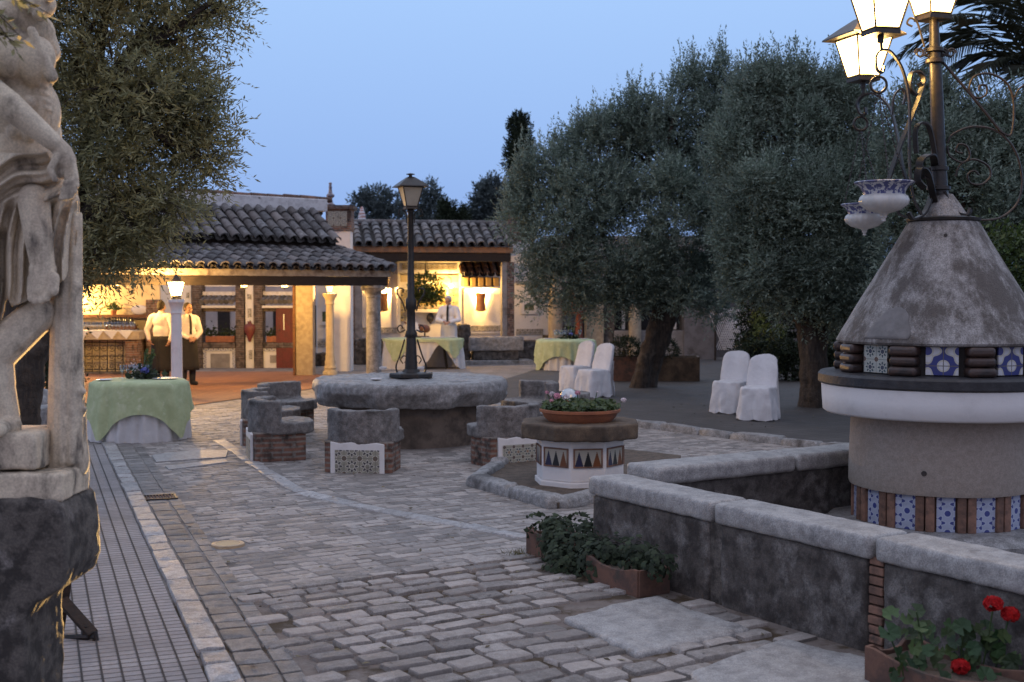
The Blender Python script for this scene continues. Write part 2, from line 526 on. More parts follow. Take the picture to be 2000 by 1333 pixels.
    def build(self, name, mat, parent=None, smooth=None, bevel=0, off=None, seg=2):
        me = bpy.data.meshes.new(name)
        vs = self.v
        if off is not None:
            vs = [(x - off[0], y - off[1], z - off[2]) for x, y, z in vs]
        me.from_pydata(vs, [], self.f)
        me.update()
        o = bpy.data.objects.new(name, me)
        COL.objects.link(o)
        if mat:
            me.materials.append(mat)
        if smooth is not None:
            me.polygons.foreach_set('use_smooth', [True] * len(me.polygons))
            if smooth < 180:
                me.set_sharp_from_angle(angle=radians(smooth))
        if bevel:
            b = o.modifiers.new('bevel', 'BEVEL')
            b.width = bevel
            b.segments = seg
            b.limit_method = 'ANGLE'
        if parent:
            o.parent = parent
        return o


_tex = {}


def stone_mods(o, voxel=0.03, amp=0.03, size=0.25, smooth=2):
    """Hewn, worn stone: remeshed finely, edges softened, surface broken up."""
    r = o.modifiers.new('remesh', 'REMESH')
    r.mode = 'VOXEL'
    r.voxel_size = voxel
    r.use_smooth_shade = True
    if smooth:
        s = o.modifiers.new('soften', 'SMOOTH')
        s.factor = 0.6
        s.iterations = smooth
    for k, (sz, am) in enumerate(((size, amp), (size * 0.28, amp * 0.4))):
        key = round(sz, 3)
        if key not in _tex:
            tx = bpy.data.textures.new('hewn', 'CLOUDS')
            tx.noise_scale = sz
            tx.noise_depth = 3
            _tex[key] = tx
        d = o.modifiers.new('displace', 'DISPLACE')
        d.texture = _tex[key]
        d.texture_coords = 'LOCAL'
        d.strength = am
    return o


def freeze(o):
    """Turn the modifiers of o into plain mesh."""
    dg = bpy.context.evaluated_depsgraph_get()
    me = bpy.data.meshes.new_from_object(o.evaluated_get(dg))
    o.modifiers.clear()
    old = o.data
    o.data = me
    me.name = old.name
    bpy.data.meshes.remove(old)
    return o


def blob(name, mb, mat, parent, voxel=0.012, it=3, factor=0.5):
    o = mb.build(name, mat, parent)
    r = o.modifiers.new('remesh', 'REMESH')
    r.mode = 'VOXEL'
    r.voxel_size = voxel
    r.use_smooth_shade = True
    if it:
        s = o.modifiers.new('soften', 'SMOOTH')
        s.factor = factor
        s.iterations = it
    return o


def np_mesh(name, V, F, mat, parent=None, smooth=False, mats=None, mi=None):
    """V (n,3), F (m,k) numpy -> object."""
    me = bpy.data.meshes.new(name)
    k = F.shape[1]
    me.vertices.add(len(V))
    me.vertices.foreach_set('co', np.ascontiguousarray(V, dtype=np.float32).ravel())
    me.loops.add(F.size)
    me.loops.foreach_set('vertex_index', np.ascontiguousarray(F, dtype=np.int32).ravel())
    me.polygons.add(len(F))
    me.polygons.foreach_set('loop_start', np.arange(0, F.size, k, dtype=np.int32))
    me.polygons.foreach_set('loop_total', np.full(len(F), k, dtype=np.int32))
    if smooth:
        me.polygons.foreach_set('use_smooth', np.ones(len(F), dtype=bool))
    me.update(calc_edges=True)
    me.validate()
    o = bpy.data.objects.new(name, me)
    COL.objects.link(o)
    me.materials.append(mat)
    if parent:
        o.parent = parent
    return o


# ---------------------------------------------------------------- objects
def tag(o, label, cat, group=None):
    o['label'] = label
    o['category'] = cat
    if group:
        o['group'] = group
    return o


def thing(name, label, cat, loc=(0, 0, 0), rot=0, group=None):
    o = bpy.data.objects.new(name, None)
    o.empty_display_size = 0.1
    COL.objects.link(o)
    o.location = loc
    o.rotation_euler = (0, 0, rot)
    return tag(o, label, cat, group)


def struct(o):
    o['kind'] = 'structure'
    return o


def kids(o):
    return [c for c in COL.objects if c.parent == o]


def copy_tree(o, parent=None):
    c = o.copy()
    COL.objects.link(c)
    c.parent = parent
    for ch in kids(o):
        copy_tree(ch, c)
    return c


def lamp(name, loc, watts, parent=None, color=WARM, radius=0.06, kind='POINT'):
    d = bpy.data.lights.new(name, kind)
    d.energy = watts
    d.color = color
    d.shadow_soft_size = radius
    o = bpy.data.objects.new(name, d)
    COL.objects.link(o)
    o.location = loc
    if parent:
        o.parent = parent
    return o


def rot2(p, a):
    return (p[0] * cos(a) - p[1] * sin(a), p[0] * sin(a) + p[1] * cos(a))


GA = radians(32)                       # the courtyard's own grid: parapet, cobble courses
E1 = Vector((cos(GA), sin(GA), 0))
E2 = Vector((-sin(GA), cos(GA), 0))
KA = radians(20.8)                     # kerb and sidewalk direction, left of straight ahead
KD = Vector((-sin(KA), cos(KA), 0))
KN = Vector((cos(KA), sin(KA), 0))


# ================================================================ THE GROUND
def inside(p, poly):
    x, y = p
    c = False
    n = len(poly)
    for i in range(n):
        x0, y0 = poly[i]
        x1, y1 = poly[(i + 1) % n]
        if (y0 > y) != (y1 > y) and x < (x1 - x0) * (y - y0) / (y1 - y0) + x0:
            c = not c
    return c


def sheet(name, poly, z, mat):
    mb = MB()
    mb.add([(x, y, z) for x, y in poly], [tuple(range(len(poly)))])
    return struct(mb.build(name, mat))


sheet('ground', [(-400, -60), (400, -60), (400, 700), (-400, 700)], 0.0, dirt_m)


def M_pave(name, w, h, c1, c2, cj, wj, ang=0.0, off=0.5, mort=0.008, bstr=0.5):
    m, t, b = new_mat(name)
    mp = t.nodes.new('ShaderNodeMapping')
    mp.inputs['Rotation'].default_value = (0, 0, ang)
    t.links.new(coords(t), mp.inputs[0])
    n = t.nodes.new('ShaderNodeTexBrick')
    n.offset = off
    t.links.new(mp.outputs[0], n.inputs['Vector'])
    for k, c in (('Color1', c1), ('Color2', c2), ('Mortar', cj)):
        n.inputs[k].default_value = (*c, 1)
    n.inputs['Scale'].default_value = 1
    n.inputs['Mortar Size'].default_value = mort
    n.inputs['Mortar Smooth'].default_value = 0.3
    n.inputs['Brick Width'].default_value = w
    n.inputs['Row Height'].default_value = h
    vec = coords(t)
    col = mixc(t, ramp01(t, noise_n(t, vec, 1.6, 7), 0.42, 0.7) * 0.6, S(t, n.outputs[0]), tuple(x * 0.45 for x in c1))
    col = mixc(t, ramp01(t, noise_n(t, vec, 30, 5), 0.35, 0.7) * 0.35, col, tuple(x * 0.5 for x in c2))
    t.links.new(col.s, b.inputs['Base Color'])
    b.inputs['Roughness'].default_value = 0.8
    bump(t, b, S(t, n.outputs['Fac']) * -1.0 + noise_n(t, vec, 50, 4) * 0.3, bstr, 0.01)
    return m


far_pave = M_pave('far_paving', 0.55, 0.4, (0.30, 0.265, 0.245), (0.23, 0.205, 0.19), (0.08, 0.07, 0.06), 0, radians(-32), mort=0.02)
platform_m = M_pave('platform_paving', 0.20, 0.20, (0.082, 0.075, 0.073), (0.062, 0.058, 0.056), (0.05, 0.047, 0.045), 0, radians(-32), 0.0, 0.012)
clay_floor = M_pave('clay_floor_tile', 0.30, 0.15, (0.40, 0.18, 0.095), (0.31, 0.135, 0.07), (0.10, 0.07, 0.05), 0, radians(-40), 0.5, 0.01)
walk_m = M_pave('sidewalk_brick', 0.076, 60.0, (0.36, 0.335, 0.33), (0.29, 0.265, 0.265), (0.075, 0.06, 0.058), 0, radians(90), 0.0, 0.0075, 0.8)

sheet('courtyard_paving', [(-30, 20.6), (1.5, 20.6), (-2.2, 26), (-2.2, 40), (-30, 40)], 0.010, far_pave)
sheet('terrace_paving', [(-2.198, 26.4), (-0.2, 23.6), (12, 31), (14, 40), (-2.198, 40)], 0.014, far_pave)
sheet('pavilion_floor', [(-14, 18.6), (-5.35, 20.7), (-3.1, 26.3), (-5.0, 29.6), (-14, 29.6)], 0.022, clay_floor)

# sidewalk on the left, built along its own kerb
K0 = gnd(440, 1274)
sw = MB()
sw.add([(-6.0, -5, 0), (-0.16, -5, 0), (-0.16, 9.6, 0), (-6.0, 9.6, 0)], [(0, 1, 2, 3)])
o = struct(sw.build('sidewalk', walk_m))
o.location = (K0.x, K0.y, 0.016)
gv = MB()
for k in range(1, 40):
    x = -0.16 - 0.094 * k
    gv.add([(x - .005, -5, 0), (x + .005, -5, 0), (x + .005, 9.6, 0), (x - .005, 9.6, 0)], [(0, 1, 2, 3)])
g_ = struct(gv.build('sidewalk_joints', M('dark_joint', (0.045, 0.038, 0.036), (0.03, 0.026, 0.025), 9)))
g_.location = (K0.x, K0.y, 0.020)
g_.rotation_euler = (0, 0, KA)
o.rotation_euler = (0, 0, KA)


def worn_block(mb, cx, cy, hx, hy, z0, h, ang, rnd=0.25, jit=0.12, lump=0.25, topsc=0.88):
    """A sett or kerb stone with rounded plan, worn edges and a slightly domed top."""
    pl = []
    for i_, (sx, sy) in enumerate(((1, 1), (-1, 1), (-1, -1), (1, -1))):
        jx, jy = R(-jit, jit) * hx, R(-jit, jit) * hy
        pts = ((hx, hy * (1 - rnd * 1.3)), (hx * (1 - rnd * 0.8), hy))
        if sx * sy < 0:
            pts = pts[::-1]
        for a, c in pts:
            pl.append((sx * a + jx + R(-.04, .04) * hx, sy * c + jy + R(-.08, .08) * hy))
        if i_ in (0, 2):
            pl.append((R(-.3, .3) * hx, sy * hy * R(.86, 1.03)))
    ca, sa = cos(ang), sin(ang)
    n = len(pl)
    vs = []
    tx, ty = R(-lump, lump) * h / max(hx, .05), R(-lump, lump) * h / max(hy, .05)
    for sc, z in ((1.03, z0), (1.0, z0 + h * (0.70 if topsc < .9 else 0.80)), (topsc, z0 + h)):
        for x, y in pl:
            x, y = x * sc, y * sc
            zz = z + (tx * x + ty * y + R(-0.08, 0.08) * h if z > z0 else 0)
            vs.append((cx + x * ca - y * sa, cy + x * sa + y * ca, zz))
    vs.append((cx, cy, z0 + h * 1.02))
    fs = []
    for j in range(2):
        for i in range(n):
            k = (i + 1) % n
            fs.append((j * n + i, j * n + k, (j + 1) * n + k, (j + 1) * n + i))
    for i in range(n):
        fs.append((2 * n + i, 2 * n + (i + 1) % n, 3 * n))
    fs.append(tuple(range(n))[::-1])
    mb.add(vs, fs)


# cobbles, laid in courses along E1
TBL = Vector(((800 - 1000) / FPX * 16.0, 16.0, 0))
slab1 = [gnd(*p) for p in ((1098, 1216), (1285, 1172), (1468, 1240), (1245, 1288))]
slab2 = [gnd(*p) for p in ((1345, 1322), (1530, 1256), (1700, 1296), (1720, 1420), (1420, 1460))]
bedp = [gnd(*p) for p in ((926, 950), (1090, 996), (1300, 955), (1330, 900), (1160, 880), (1010, 895))]
far_slabs = [[gnd(*p) for p in q] for q in (((296, 892), (385, 882), (446, 883), (442, 896), (305, 906)), ((322, 914), (440, 900), (446, 906), (330, 921)))]
PC = Vector((0.528, 8.66, 0))                                     # outer corner of the parapet
pf0, pf1 = gnd(1225, 830), gnd(1560, 871)
pdir = (pf1 - pf0).normalized()
plat_poly = [pf0 - pdir * 5.0, pf0 + pdir * 8.5, Vector((30, 10, 0)), Vector((30, 34, 0)), Vector((1.5, 34, 0)), Vector((-0.6, 24.2, 0))]
arc_px = [(428, 862), (476, 893), (530, 930), (590, 964), (690, 988), (800, 1010), (910, 1030), (1030, 1052)]
arc_pt = [gnd(*p) for p in arc_px]


def seg_dist(p, a, b):
    ab = b - a
    t = max(0, min(1, (p - a).dot(ab) / ab.length_squared))
    return (p - a - ab * t).length


UGL, DGR = gnd(445, 1068), gnd(312, 975)
floorp = [(-14, 18.6), (-5.35, 20.7), (-3.1, 26.3), (-5.0, 29.6), (-14, 29.6)]
holes = [[(q.x, q.y) for q in pl] for pl in (slab1, slab2, bedp, *far_slabs)] + [floorp, [(q.x, q.y) for q in plat_poly]]
cob = MB()
q = -3.0
row = 0
rng = random.Random(3)
while q < 24:
    fine = q > 7.5
    h = rng.uniform(0.095, 0.118) if fine else rng.uniform(0.125, 0.150)
    p = -6.0 + rng.uniform(0, .2)
    while p < 16:
        L = rng.uniform(0.11, 0.20) if fine else rng.uniform(0.16, 0.27)
        gap = rng.uniform(0.008, 0.020) if fine else rng.uniform(0.018, 0.045)
        c = E1 * (p + L / 2) + E2 * (q + h / 2) + Vector((rng.uniform(-.01, .01), rng.uniform(-.012, .012), 0))
        p += L + gap
        if c.y < 5.2 or c.y > 21.5 or abs(c.x) > c.y * 0.43 + 0.4:
            continue
        rel = c - K0
        if rel.dot(KN) < 0.30 and c.y < 17.5:
            continue
        if c.y >= 17.5 and c.x < -5.6:
            continue
        rp = c - PC
        if rp.dot(E1) > -0.06 and rp.dot(E2) < 0.06:
            continue
        if (c - UGL).length < 0.21 or abs((c - DGR).dot(KN)) < .24 and abs((c - DGR).dot(KD)) < .20:
            continue
        if (c - TBL).length < 1.0:
            continue
        if any(inside((c.x, c.y), hp) for hp in holes):
            continue
        if c.y < 16 and any(seg_dist(c, arc_pt[i], arc_pt[i + 1]) < 0.10 for i in range(len(arc_pt) - 1)):
            continue
        near = not fine
        nz = noise.noise(Vector((c.x * 0.9, c.y * 0.9, 3.1)))
        if nz > 0.50 and near or rng.random() < (.018 if near else .01):
            continue
        hh = (0.016 + 0.012 * rng.random() - 0.008 * nz) if near else 0.009 + 0.005 * rng.random()
        ll = L if near else L + gap * 0.35
        worn_block(cob, c.x, c.y, ll / 2, h / 2 - (0.010 if near else 0.002), -0.002, max(hh, .006), GA + rng.uniform(-.06, .06), 0.13, 0.10, 0.12, 0.94)
    q += h + (rng.uniform(0.006, 0.016) if fine else rng.uniform(0.020, 0.040))
    row += 1
struct(cob.build('cobbles', cobble_m, smooth=38))
mortar_m = M('joint_mortar', (0.26, 0.24, 0.225), (0.17, 0.15, 0.14), 7, (0.35, 0.65), (0.11, 0.09, 0.075), 1.3, (0.5, 0.7), bmp=0.8, bscale=70)
mq = [E1 * a_ + E2 * b_ for a_, b_ in ((-7, 7.52), (12, 7.52), (16, 22), (-7, 22))]
sheet('sett_bedding', [(p_.x, p_.y) for p_ in mq], 0.0055, mortar_m)

# kerb, the flush strip of setts beside it and the curved line of edging stones
kb = MB()
t = -2.2
while t < 10.2:
    L = R(0.24, 0.37)
    c = K0 + KD * (t + L / 2) - KN * 0.072
    worn_block(kb, c.x, c.y, 0.072 + R(-.006, .004), L / 2 - 0.008, -0.002, 0.030 + R(0, .008), KA, 0.10, 0.05, 0.08, .95)
    t += L
struct(kb.build('kerb', kerb_m, smooth=30))
st = MB()
t = -2.2
while t < 9.6:
    L = R(0.15, 0.27)
    c = K0 + KD * (t + L / 2) + KN * 0.105
    worn_block(st, c.x, c.y, 0.083, L / 2 - 0.008, -0.002, 0.012 + R(0, .004), KA, 0.10, 0.05, .08, .96)
    if R(0, 1) < 0.97:
        c = K0 + KD * (t + L / 2) + KN * 0.255
        worn_block(st, c.x, c.y, 0.05, L / 2 - 0.006, -0.002, 0.011 + R(0, .004), KA, 0.10, 0.05, .08, .96)
    t += L
struct(st.build('gutter_setts', M('gutter_stone', (0.25, 0.23, 0.215), (0.17, 0.155, 0.145), 18, (0.35, 0.65), (0.09, 0.075, 0.065), 1.8, (0.5, 0.7), bmp=0.5, bscale=80, island=0.4, speck=0.4, rough=.6), smooth=30))
ar = MB()
for i in range(len(arc_pt) - 1):
    a, b = arc_pt[i], arc_pt[i + 1]
    d = b - a
    n = max(1, round(d.length / 0.45))
    for k in range(n):
        c = a + d * ((k + .5) / n)
        worn_block(ar, c.x, c.y, d.length / n / 2 - 0.008, 0.075, -0.002, 0.02, atan2(d.y, d.x), 0.1, 0.06)
struct(ar.build('edging_stones', kerb_m, smooth=50))

for pl in (slab1, slab2):
    mb = MB()
    c = sum(pl, Vector()) / len(pl)
    mb.prism([(p.x - c.x, p.y - c.y) for p in pl], -0.10, 0.038)
    o = struct(mb.build('flagstone', granite_pale))
    o.location = c
    stone_mods(o, 0.022, 0.035, 0.35, 2)
for pl in far_slabs:
    mb = MB()
    mb.prism([(p.x, p.y) for p in pl], -0.05, 0.022)
    struct(mb.build('flagstone', kerb_m, bevel=0.008))

# raised platform under the olive trees and its kerb
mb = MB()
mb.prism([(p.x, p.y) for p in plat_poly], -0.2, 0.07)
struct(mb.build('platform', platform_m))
pk = MB()
t = -5.0
while t < 8.4:
    L = R(0.5, 0.9)
    c = pf0 + pdir * (t + L / 2) - Vector((pdir.y, -pdir.x, 0)) * -0.09
    worn_block(pk, c.x, c.y, L / 2 - 0.01, 0.10, -0.01, 0.10 + R(0, .02), atan2(pdir.y, pdir.x), 0.12, 0.05, 0.1)
    t += L
struct(pk.build('platform_kerb', granite, smooth=50))

# planting bed with its kerb in front of the parapet
mb = MB()
mb.prism([(p.x, p.y) for p in bedp], -0.1, 0.06)
struct(mb.build('planting_bed', soil))
bk = MB()
for a, b, n in ((bedp[5], bedp[0], 2), (bedp[0], bedp[1], 2), (bedp[1], bedp[2], 2)):
    d = b - a
    for k in range(n):
        c = a + d * ((k + .5) / n)
        worn_block(bk, c.x, c.y, d.length / n / 2 - 0.012, 0.085, -0.01, 0.125, atan2(d.y, d.x), 0.12, 0.05, 0.1)
o = struct(bk.build('bed_kerb', granite))
stone_mods(o, 0.02, 0.022, 0.15, 1)

# ================================================================ PARAPET, WELL HOUSE AND ITS LANTERNS
par = thing('parapet', 'low mossy stone parapet with pale coping wrapping round the conical well house', 'wall', PC, GA)
# local x = E1, y = E2; the front run goes along -y, the back run along +x


def par_block(name, x0, y0, z0, x1, y1, z1, mat, vox, amp, bev=0.0):
    mb = MB()
    mb.box(x0, y0, z0, x1, y1, z1)
    o = mb.build(name, mat, par, bevel=bev)
    stone_mods(o, vox, amp * .6, 0.22, 1)
    return o


cuts = [0.0, -1.27, -2.53, -4.6]
for i in range(3):
    par_block('wall_block', 0.03, cuts[i + 1] + (0.055 if i < 2 else 0), -0.1, 0.30, cuts[i] - (0.0 if i == 0 else 0.055), 0.505, parapet_m, 0.022, 0.03)
    par_block('coping_stone', 0.008, cuts[i + 1] + 0.012, 0.495, 0.318, cuts[i] - (-0.03 if i == 0 else 0.012), 0.625, granite_pale, 0.018, 0.022, 0.025)
par_block('wall_block', 0.32, -0.285, -0.1, 3.6, -0.02, 0.575, parapet_m, 0.022, 0.03)
par_block('coping_stone', 0.34, -0.32, 0.565, 1.66, 0.03, 0.695, granite_pale, 0.02, 0.022, 0.02)
par_block('coping_stone', 1.68, -0.32, 0.565, 3.6, 0.03, 0.695, granite_pale, 0.02, 0.022, 0.02)
mb = MB()
mb.box(0.05, -1.322, -0.1, 0.28, -1.218, 0.50)
mb.build('joint_infill', granite_dark, par)
mb = MB()
for k in range(10):
    mb.box(0.035 + R(0, .012), -2.58 + R(0, .006), k * 0.052, 0.27, -2.478 - R(0, .006), k * 0.052 + 0.043)
mb.build('joint_bricks', brick_bit, par, bevel=0.006)

mb = MB()
mb.prism([(PC + E1 * a + E2 * b)[:2] for a, b in ((0.2, -0.2), (3.6, -0.2), (3.6, -4.5), (0.2, -4.5))], -0.05, 0.09)
struct(mb.build('well_yard_floor', dirt_m))

WY = 9.1
WX = (1840 - 1000) / FPX * WY
well = thing('well_house', 'round stone well house with conical roof, white band and blue tile frieze', 'well', (WX, WY, 0), 0)
WS = FPX / WY


def wz(v, r=0.0):
    return HC + (YH - v) * (WY - r) / FPX


mb = MB()
mb.lathe([(0.86, 0), (0.86, 0.20), (0.80, 0.23), (0.78, 0.255), (0.62, 0.26)], 48)
o = mb.build('plinth', granite, well, smooth=40)
mb = MB()
mb.lathe([(0.575, 0.25), (0.575, 0.54)], 48, caps=False)
mb.build('base_core', brick_bit, well, smooth=40)
NB = 14
A0 = -pi / 2 + radians(10.8)
for k in range(NB):
    a = A0 + 2 * pi * k / NB
    mb = MB()
    w = 0.078 if k % 2 == 0 else 0.060
    mb.box(-w, -0.012, 0.262, w, 0.012, 0.50)
    o = mb.build('blue_tile', tile_blue, well)
    o.location = (0.588 * cos(a), 0.588 * sin(a), 0)
    o.rotation_euler = (0, 0, a + pi / 2)
    a += pi / NB
    mb = MB()
    for s in (-1, 1):
        mb.box(s * 0.034 - 0.029, -0.03, 0.258, s * 0.034 + 0.029, 0.03, 0.51)
    o = mb.build('brick_post', brick_bit, well, bevel=0.006)
    o.location = (0.592 * cos(a), 0.592 * sin(a), 0)
    o.rotation_euler = (0, 0, a + pi / 2)


def wobw(a, z):
    return 0.008 * noise.noise(Vector((cos(a) * 2, sin(a) * 2, z * 3)))


mb = MB()
mb.lathe([(0.60, 0.515), (0.635, 0.505), (0.642, 0.53), (0.640, 0.7), (0.632, 1.045), (0.55, 1.045)], 72, wob=wobw)
mb.build('drum', buff_stone, well, smooth=50)
mb = MB()
mb.lathe([(0.60, 1.035), (0.815, 1.03), (0.835, 1.045), (0.845, 1.15), (0.848, 1.235), (0.7, 1.24)], 72, wob=wobw)
mb.build('white_band', plaster, well, smooth=50)
mb = MB()
mb.lathe([(0.7, 1.236), (0.852, 1.236), (0.868, 1.25), (0.868, 1.305), (0.852, 1.322), (0.66, 1.33)], 72)
mb.build('black_ring', M('black_painted_stone', (0.018, 0.017, 0.02), (0.035, 0.033, 0.036), 12, rough=0.55, bmp=0.4), well, smooth=35)
mb = MB()
mb.lathe([(0.665, 1.32), (0.665, 1.55)], 48, caps=False)
mb.build('frieze_core', M('sooty_render', (0.035, 0.03, 0.028), (0.02, 0.017, 0.016), 10), well, smooth=40)
A1 = -pi / 2 + radians(1.5)
for k in range(9):
    a = A1 + 2 * pi * k / 9
    mb = MB()
    for j in range(3):
        w = 0.094 + R(-.006, .006)
        z = 1.326 + j * 0.069
        mb.box(-w, -0.06 + R(-.008, .008), z, w, 0.06, z + 0.066)
    o = mb.build('brick_pier', M('glazed_sooty_brick', (0.060, 0.035, 0.028), (0.025, 0.018, 0.016), 9, c3=(0.12, 0.06, 0.04), s3=7, rough=0.4, bmp=0.3) if k == 0 else bp_m, well, bevel=0.024, smooth=60, seg=3)
    bp_m = o.data.materials[0]
    o.location = (0.70 * cos(a), 0.70 * sin(a), 0)
    o.rotation_euler = (0, 0, a + pi / 2)
    a += pi / 9
    mb = MB()
    mb.box(-0.105, -0.008, 1.338, 0.105, 0.008, 1.528)
    o = mb.build('frieze_tile', tile_navy if k % 2 == 0 else tile_teal, well)
    o.location = (0.674 * cos(a), 0.674 * sin(a), 0)
    o.rotation_euler = (0, 0, a + pi / 2)
def M_cone():
    m, t, b = new_mat('cone_render')
    vec = coords(t)
    col = mixc(t, ramp01(t, noise_n(t, vec, 24, 8, .65), .35, .65), (0.44, 0.415, 0.40), (0.32, 0.30, 0.29))
    st = noise_n(t, vec, 1.1, 8, .72, (2.2, 2.2, .42)) * .70 + noise_n(t, vec, 11, 7, .75, (1, 1, .5)) * .30
    col = mixc(t, ramp01(t, st, .43, .56) * .95, col, (0.105, 0.088, 0.078))
    dr = noise_n(t, vec, 5.5, 5, .6, (2.2, 2.2, .10))
    col = mixc(t, ramp01(t, dr, .56, .70) * .7, col, (0.16, 0.14, 0.13))
    col = mixc(t, ramp01(t, noise_n(t, vec, 120, 3, .7), .40, .66) * .55, col, (0.05, 0.045, 0.04))
    t.links.new(col.s, b.inputs['Base Color'])
    b.inputs['Roughness'].default_value = .9
    bump(t, b, noise_n(t, vec, 80, 5, .6), .6, .012)
    return m


cone_m = M_cone()
mb = MB()
mb.lathe([(0.68, 1.525), (0.735, 1.535), (0.742, 1.55), (0.73, 1.575), (0.60, 1.80), (0.46, 2.03), (0.33, 2.25), (0.245, 2.40), (0.12, 2.415)], 72, wob=wobw)
mb.build('cone_roof', cone_m, well, smooth=50)
mb = MB()
vs, fs = [], []
na, nz = 16, 10
for j in range(nz + 1):
    for i in range(na + 1):
        f = j / nz
        hw = .235 * sqrt(max(0.02, 1 - f * f)) * (1 + .06 * sin(f * 9))
        a = -2.44 + hw * (2 * i / na - 1) + .05 * f
        z = 1.578 + f * .215
        r = .73 + (z - 1.575) * (.60 - .73) / (1.80 - 1.575) + .007
        vs.append((r * cos(a), r * sin(a), z))
for j in range(nz):
    for i in range(na):
        fs.append((j * (na + 1) + i, j * (na + 1) + i + 1, (j + 1) * (na + 1) + i + 1, (j + 1) * (na + 1) + i))
mb.add(vs, fs)
o = mb.build('cement_patch', M('cement', (0.20, 0.185, 0.18), (0.15, 0.14, 0.135), 9, bmp=.4), well, smooth=180)
sf = o.modifiers.new('solid', 'SOLIDIFY')
sf.thickness = .014
for (a, r, z, q) in ((-pi / 2 - .49, .637, .66, .019), (-pi / 2 - .28, .305, 2.29, .013)):
    mb = MB()
    mb.tube([(r * .97 * cos(a), r * .97 * sin(a), z), ((r + .008) * cos(a), (r + .008) * sin(a), z + .002)], q, 10)
    mb.build('drain_plug', iron_rust, well)
mb = MB()
mb.lathe([(0.18, 2.405), (0.255, 2.405), (0.26, 2.425), (0.21, 2.435), (0.15, 2.44)], 40)
mb.build('iron_collar', iron, well, smooth=35)
mb = MB()
mb.lathe([(0.175, 2.43), (0.12, 2.52), (0.062, 2.60), (0.0, 2.61)], 32)
mb.build('cone_tip', cone_m, well, smooth=60)

# ---- lamp post on the cone
lp = thing('lantern_post', 'wrought iron lamp post with three lit lanterns on top of the cone', 'lamp post', (WX - 0.03, WY, 2.58), 0)
LO = Vector((WX - 0.03, WY, 2.58))


def L(u, v, dy=0.0):
    p = at(u, v, WY + dy) - LO
    return p


LIT = M_emit('lit_lantern_glass', (1.0, 0.66, 0.24), 9.0, 0.6)


def lantern(parent, base, s, lit_mat, watts=0, metal=None, lampcol=WARM, rot=0.0, name='lantern', roof=1.0):
    """Four-sided tapered street lantern; base = underside centre, s = scale (height about 0.5 s)."""
    metal = metal or iron
    hb, ht, h = 0.085 * s, 0.160 * s, 0.31 * s
    fr = MB()
    fr.box(-hb * 1.12, -hb * 1.12, 0, hb * 1.12, hb * 1.12, 0.03 * s)
    for sx in (-1, 1):
        for sy in (-1, 1):
            fr.tube([(sx * hb, sy * hb, 0.02 * s), (sx * ht, sy * ht, h + 0.03 * s)], 0.0085 * s, 4)
    for z, w in ((0.04 * s, hb * 1.03), (h + 0.03 * s, ht)):
        for a in range(4):
            p, q = rot2((w, -w), a * pi / 2), rot2((w, w), a * pi / 2)
            fr.tube([(*p, z), (*q, z)], 0.0085 * s, 4)
    fr.tube([(0, 0, -0.05 * s), (0, 0, 0.01)], 0.022 * s, 8)
    f = fr.build(name, metal, parent)
    f.location = base
    f.rotation_euler = (0, 0, rot)
    g = MB()
    for a in range(4):
        p0, p1 = rot2((hb, -hb), a * pi / 2), rot2((hb, hb), a * pi / 2)
        q1, q0 = rot2((ht, ht), a * pi / 2), rot2((ht, -ht), a * pi / 2)
        g.add([(*p0, 0.035 * s), (*p1, 0.035 * s), (*q1, h + 0.03 * s), (*q0, h + 0.03 * s)], [(0, 1, 2, 3)])
    g.build('glass', lit_mat, f)
    rf = MB()
    prof = [(ht * 1.5, h + 0.035 * s), (ht * 1.48, h + 0.048 * s), (ht * 0.86, h + 0.13 * s), (ht * 0.36, h + 0.19 * s), (0.03 * s, h + 0.20 * s), (0.028 * s, h + 0.225 * s), (0.07 * s, h + 0.232 * s), (0.07 * s, h + 0.242 * s), (0.0, h + 0.258 * s)]
    m2 = [(r * (1.41 if i < 4 else 1), z) for i, (r, z) in enumerate(prof)]
    m2 = [(r * roof, z) for r, z in m2]
    rf.lathe(m2[:5], 4, a0=pi / 4, a1=pi / 4 + 2 * pi)
    rf.lathe(m2[4:], 12)
    rf.build('roof', metal, f)
    if watts:
        lamp('lamp_light', (0, 0, h * 0.5), watts, f, lampcol, 0.05 * s)
    return f


mb = MB()
pts = [L(1836, 382), L(1834, 330), L(1830, 200), L(1826, 100), L(1824, 40)]
mb.tube(pts, [0.058, 0.052, 0.046, 0.040, 0.032], 14)
for v, r in ((368, 0.085), (330, 0.07), (120, 0.066), (98, 0.062)):
    c = L(1833 if v > 200 else 1826, v)
    mb.lathe([(0.04, c.z - 0.02), (r, c.z - 0.012), (r, c.z + 0.012), (0.04, c.z + 0.02)], 14, (c.x, c.y))
mb.build('pole', iron, lp, smooth=40)


def spiral(c, r0, r1, a0, a1, n=26, ax=Vector((1, 0, 0)), az=Vector((0, 0, 1))):
    return [c + ax * ((r0 + (r1 - r0) * k / n) * cos(a0 + (a1 - a0) * k / n)) + az * ((r0 + (r1 - r0) * k / n) * sin(a0 + (a1 - a0) * k / n)) for k in range(n + 1)]


def smooth_path(pts, n=8):
    """Catmull-Rom through pts."""
    P = [pts[0]] + list(pts) + [pts[-1]]
    out = []
    for i in range(1, len(P) - 2):
        for k in range(n):
            t = k / n
            a, b, c, d = P[i - 1], P[i], P[i + 1], P[i + 2]
            out.append(0.5 * ((2 * b) + (c - a) * t + (2 * a - 5 * b + 4 * c - d) * t * t + (3 * b - a - 3 * c + d) * t ** 3))
    out.append(P[-2])
    return out


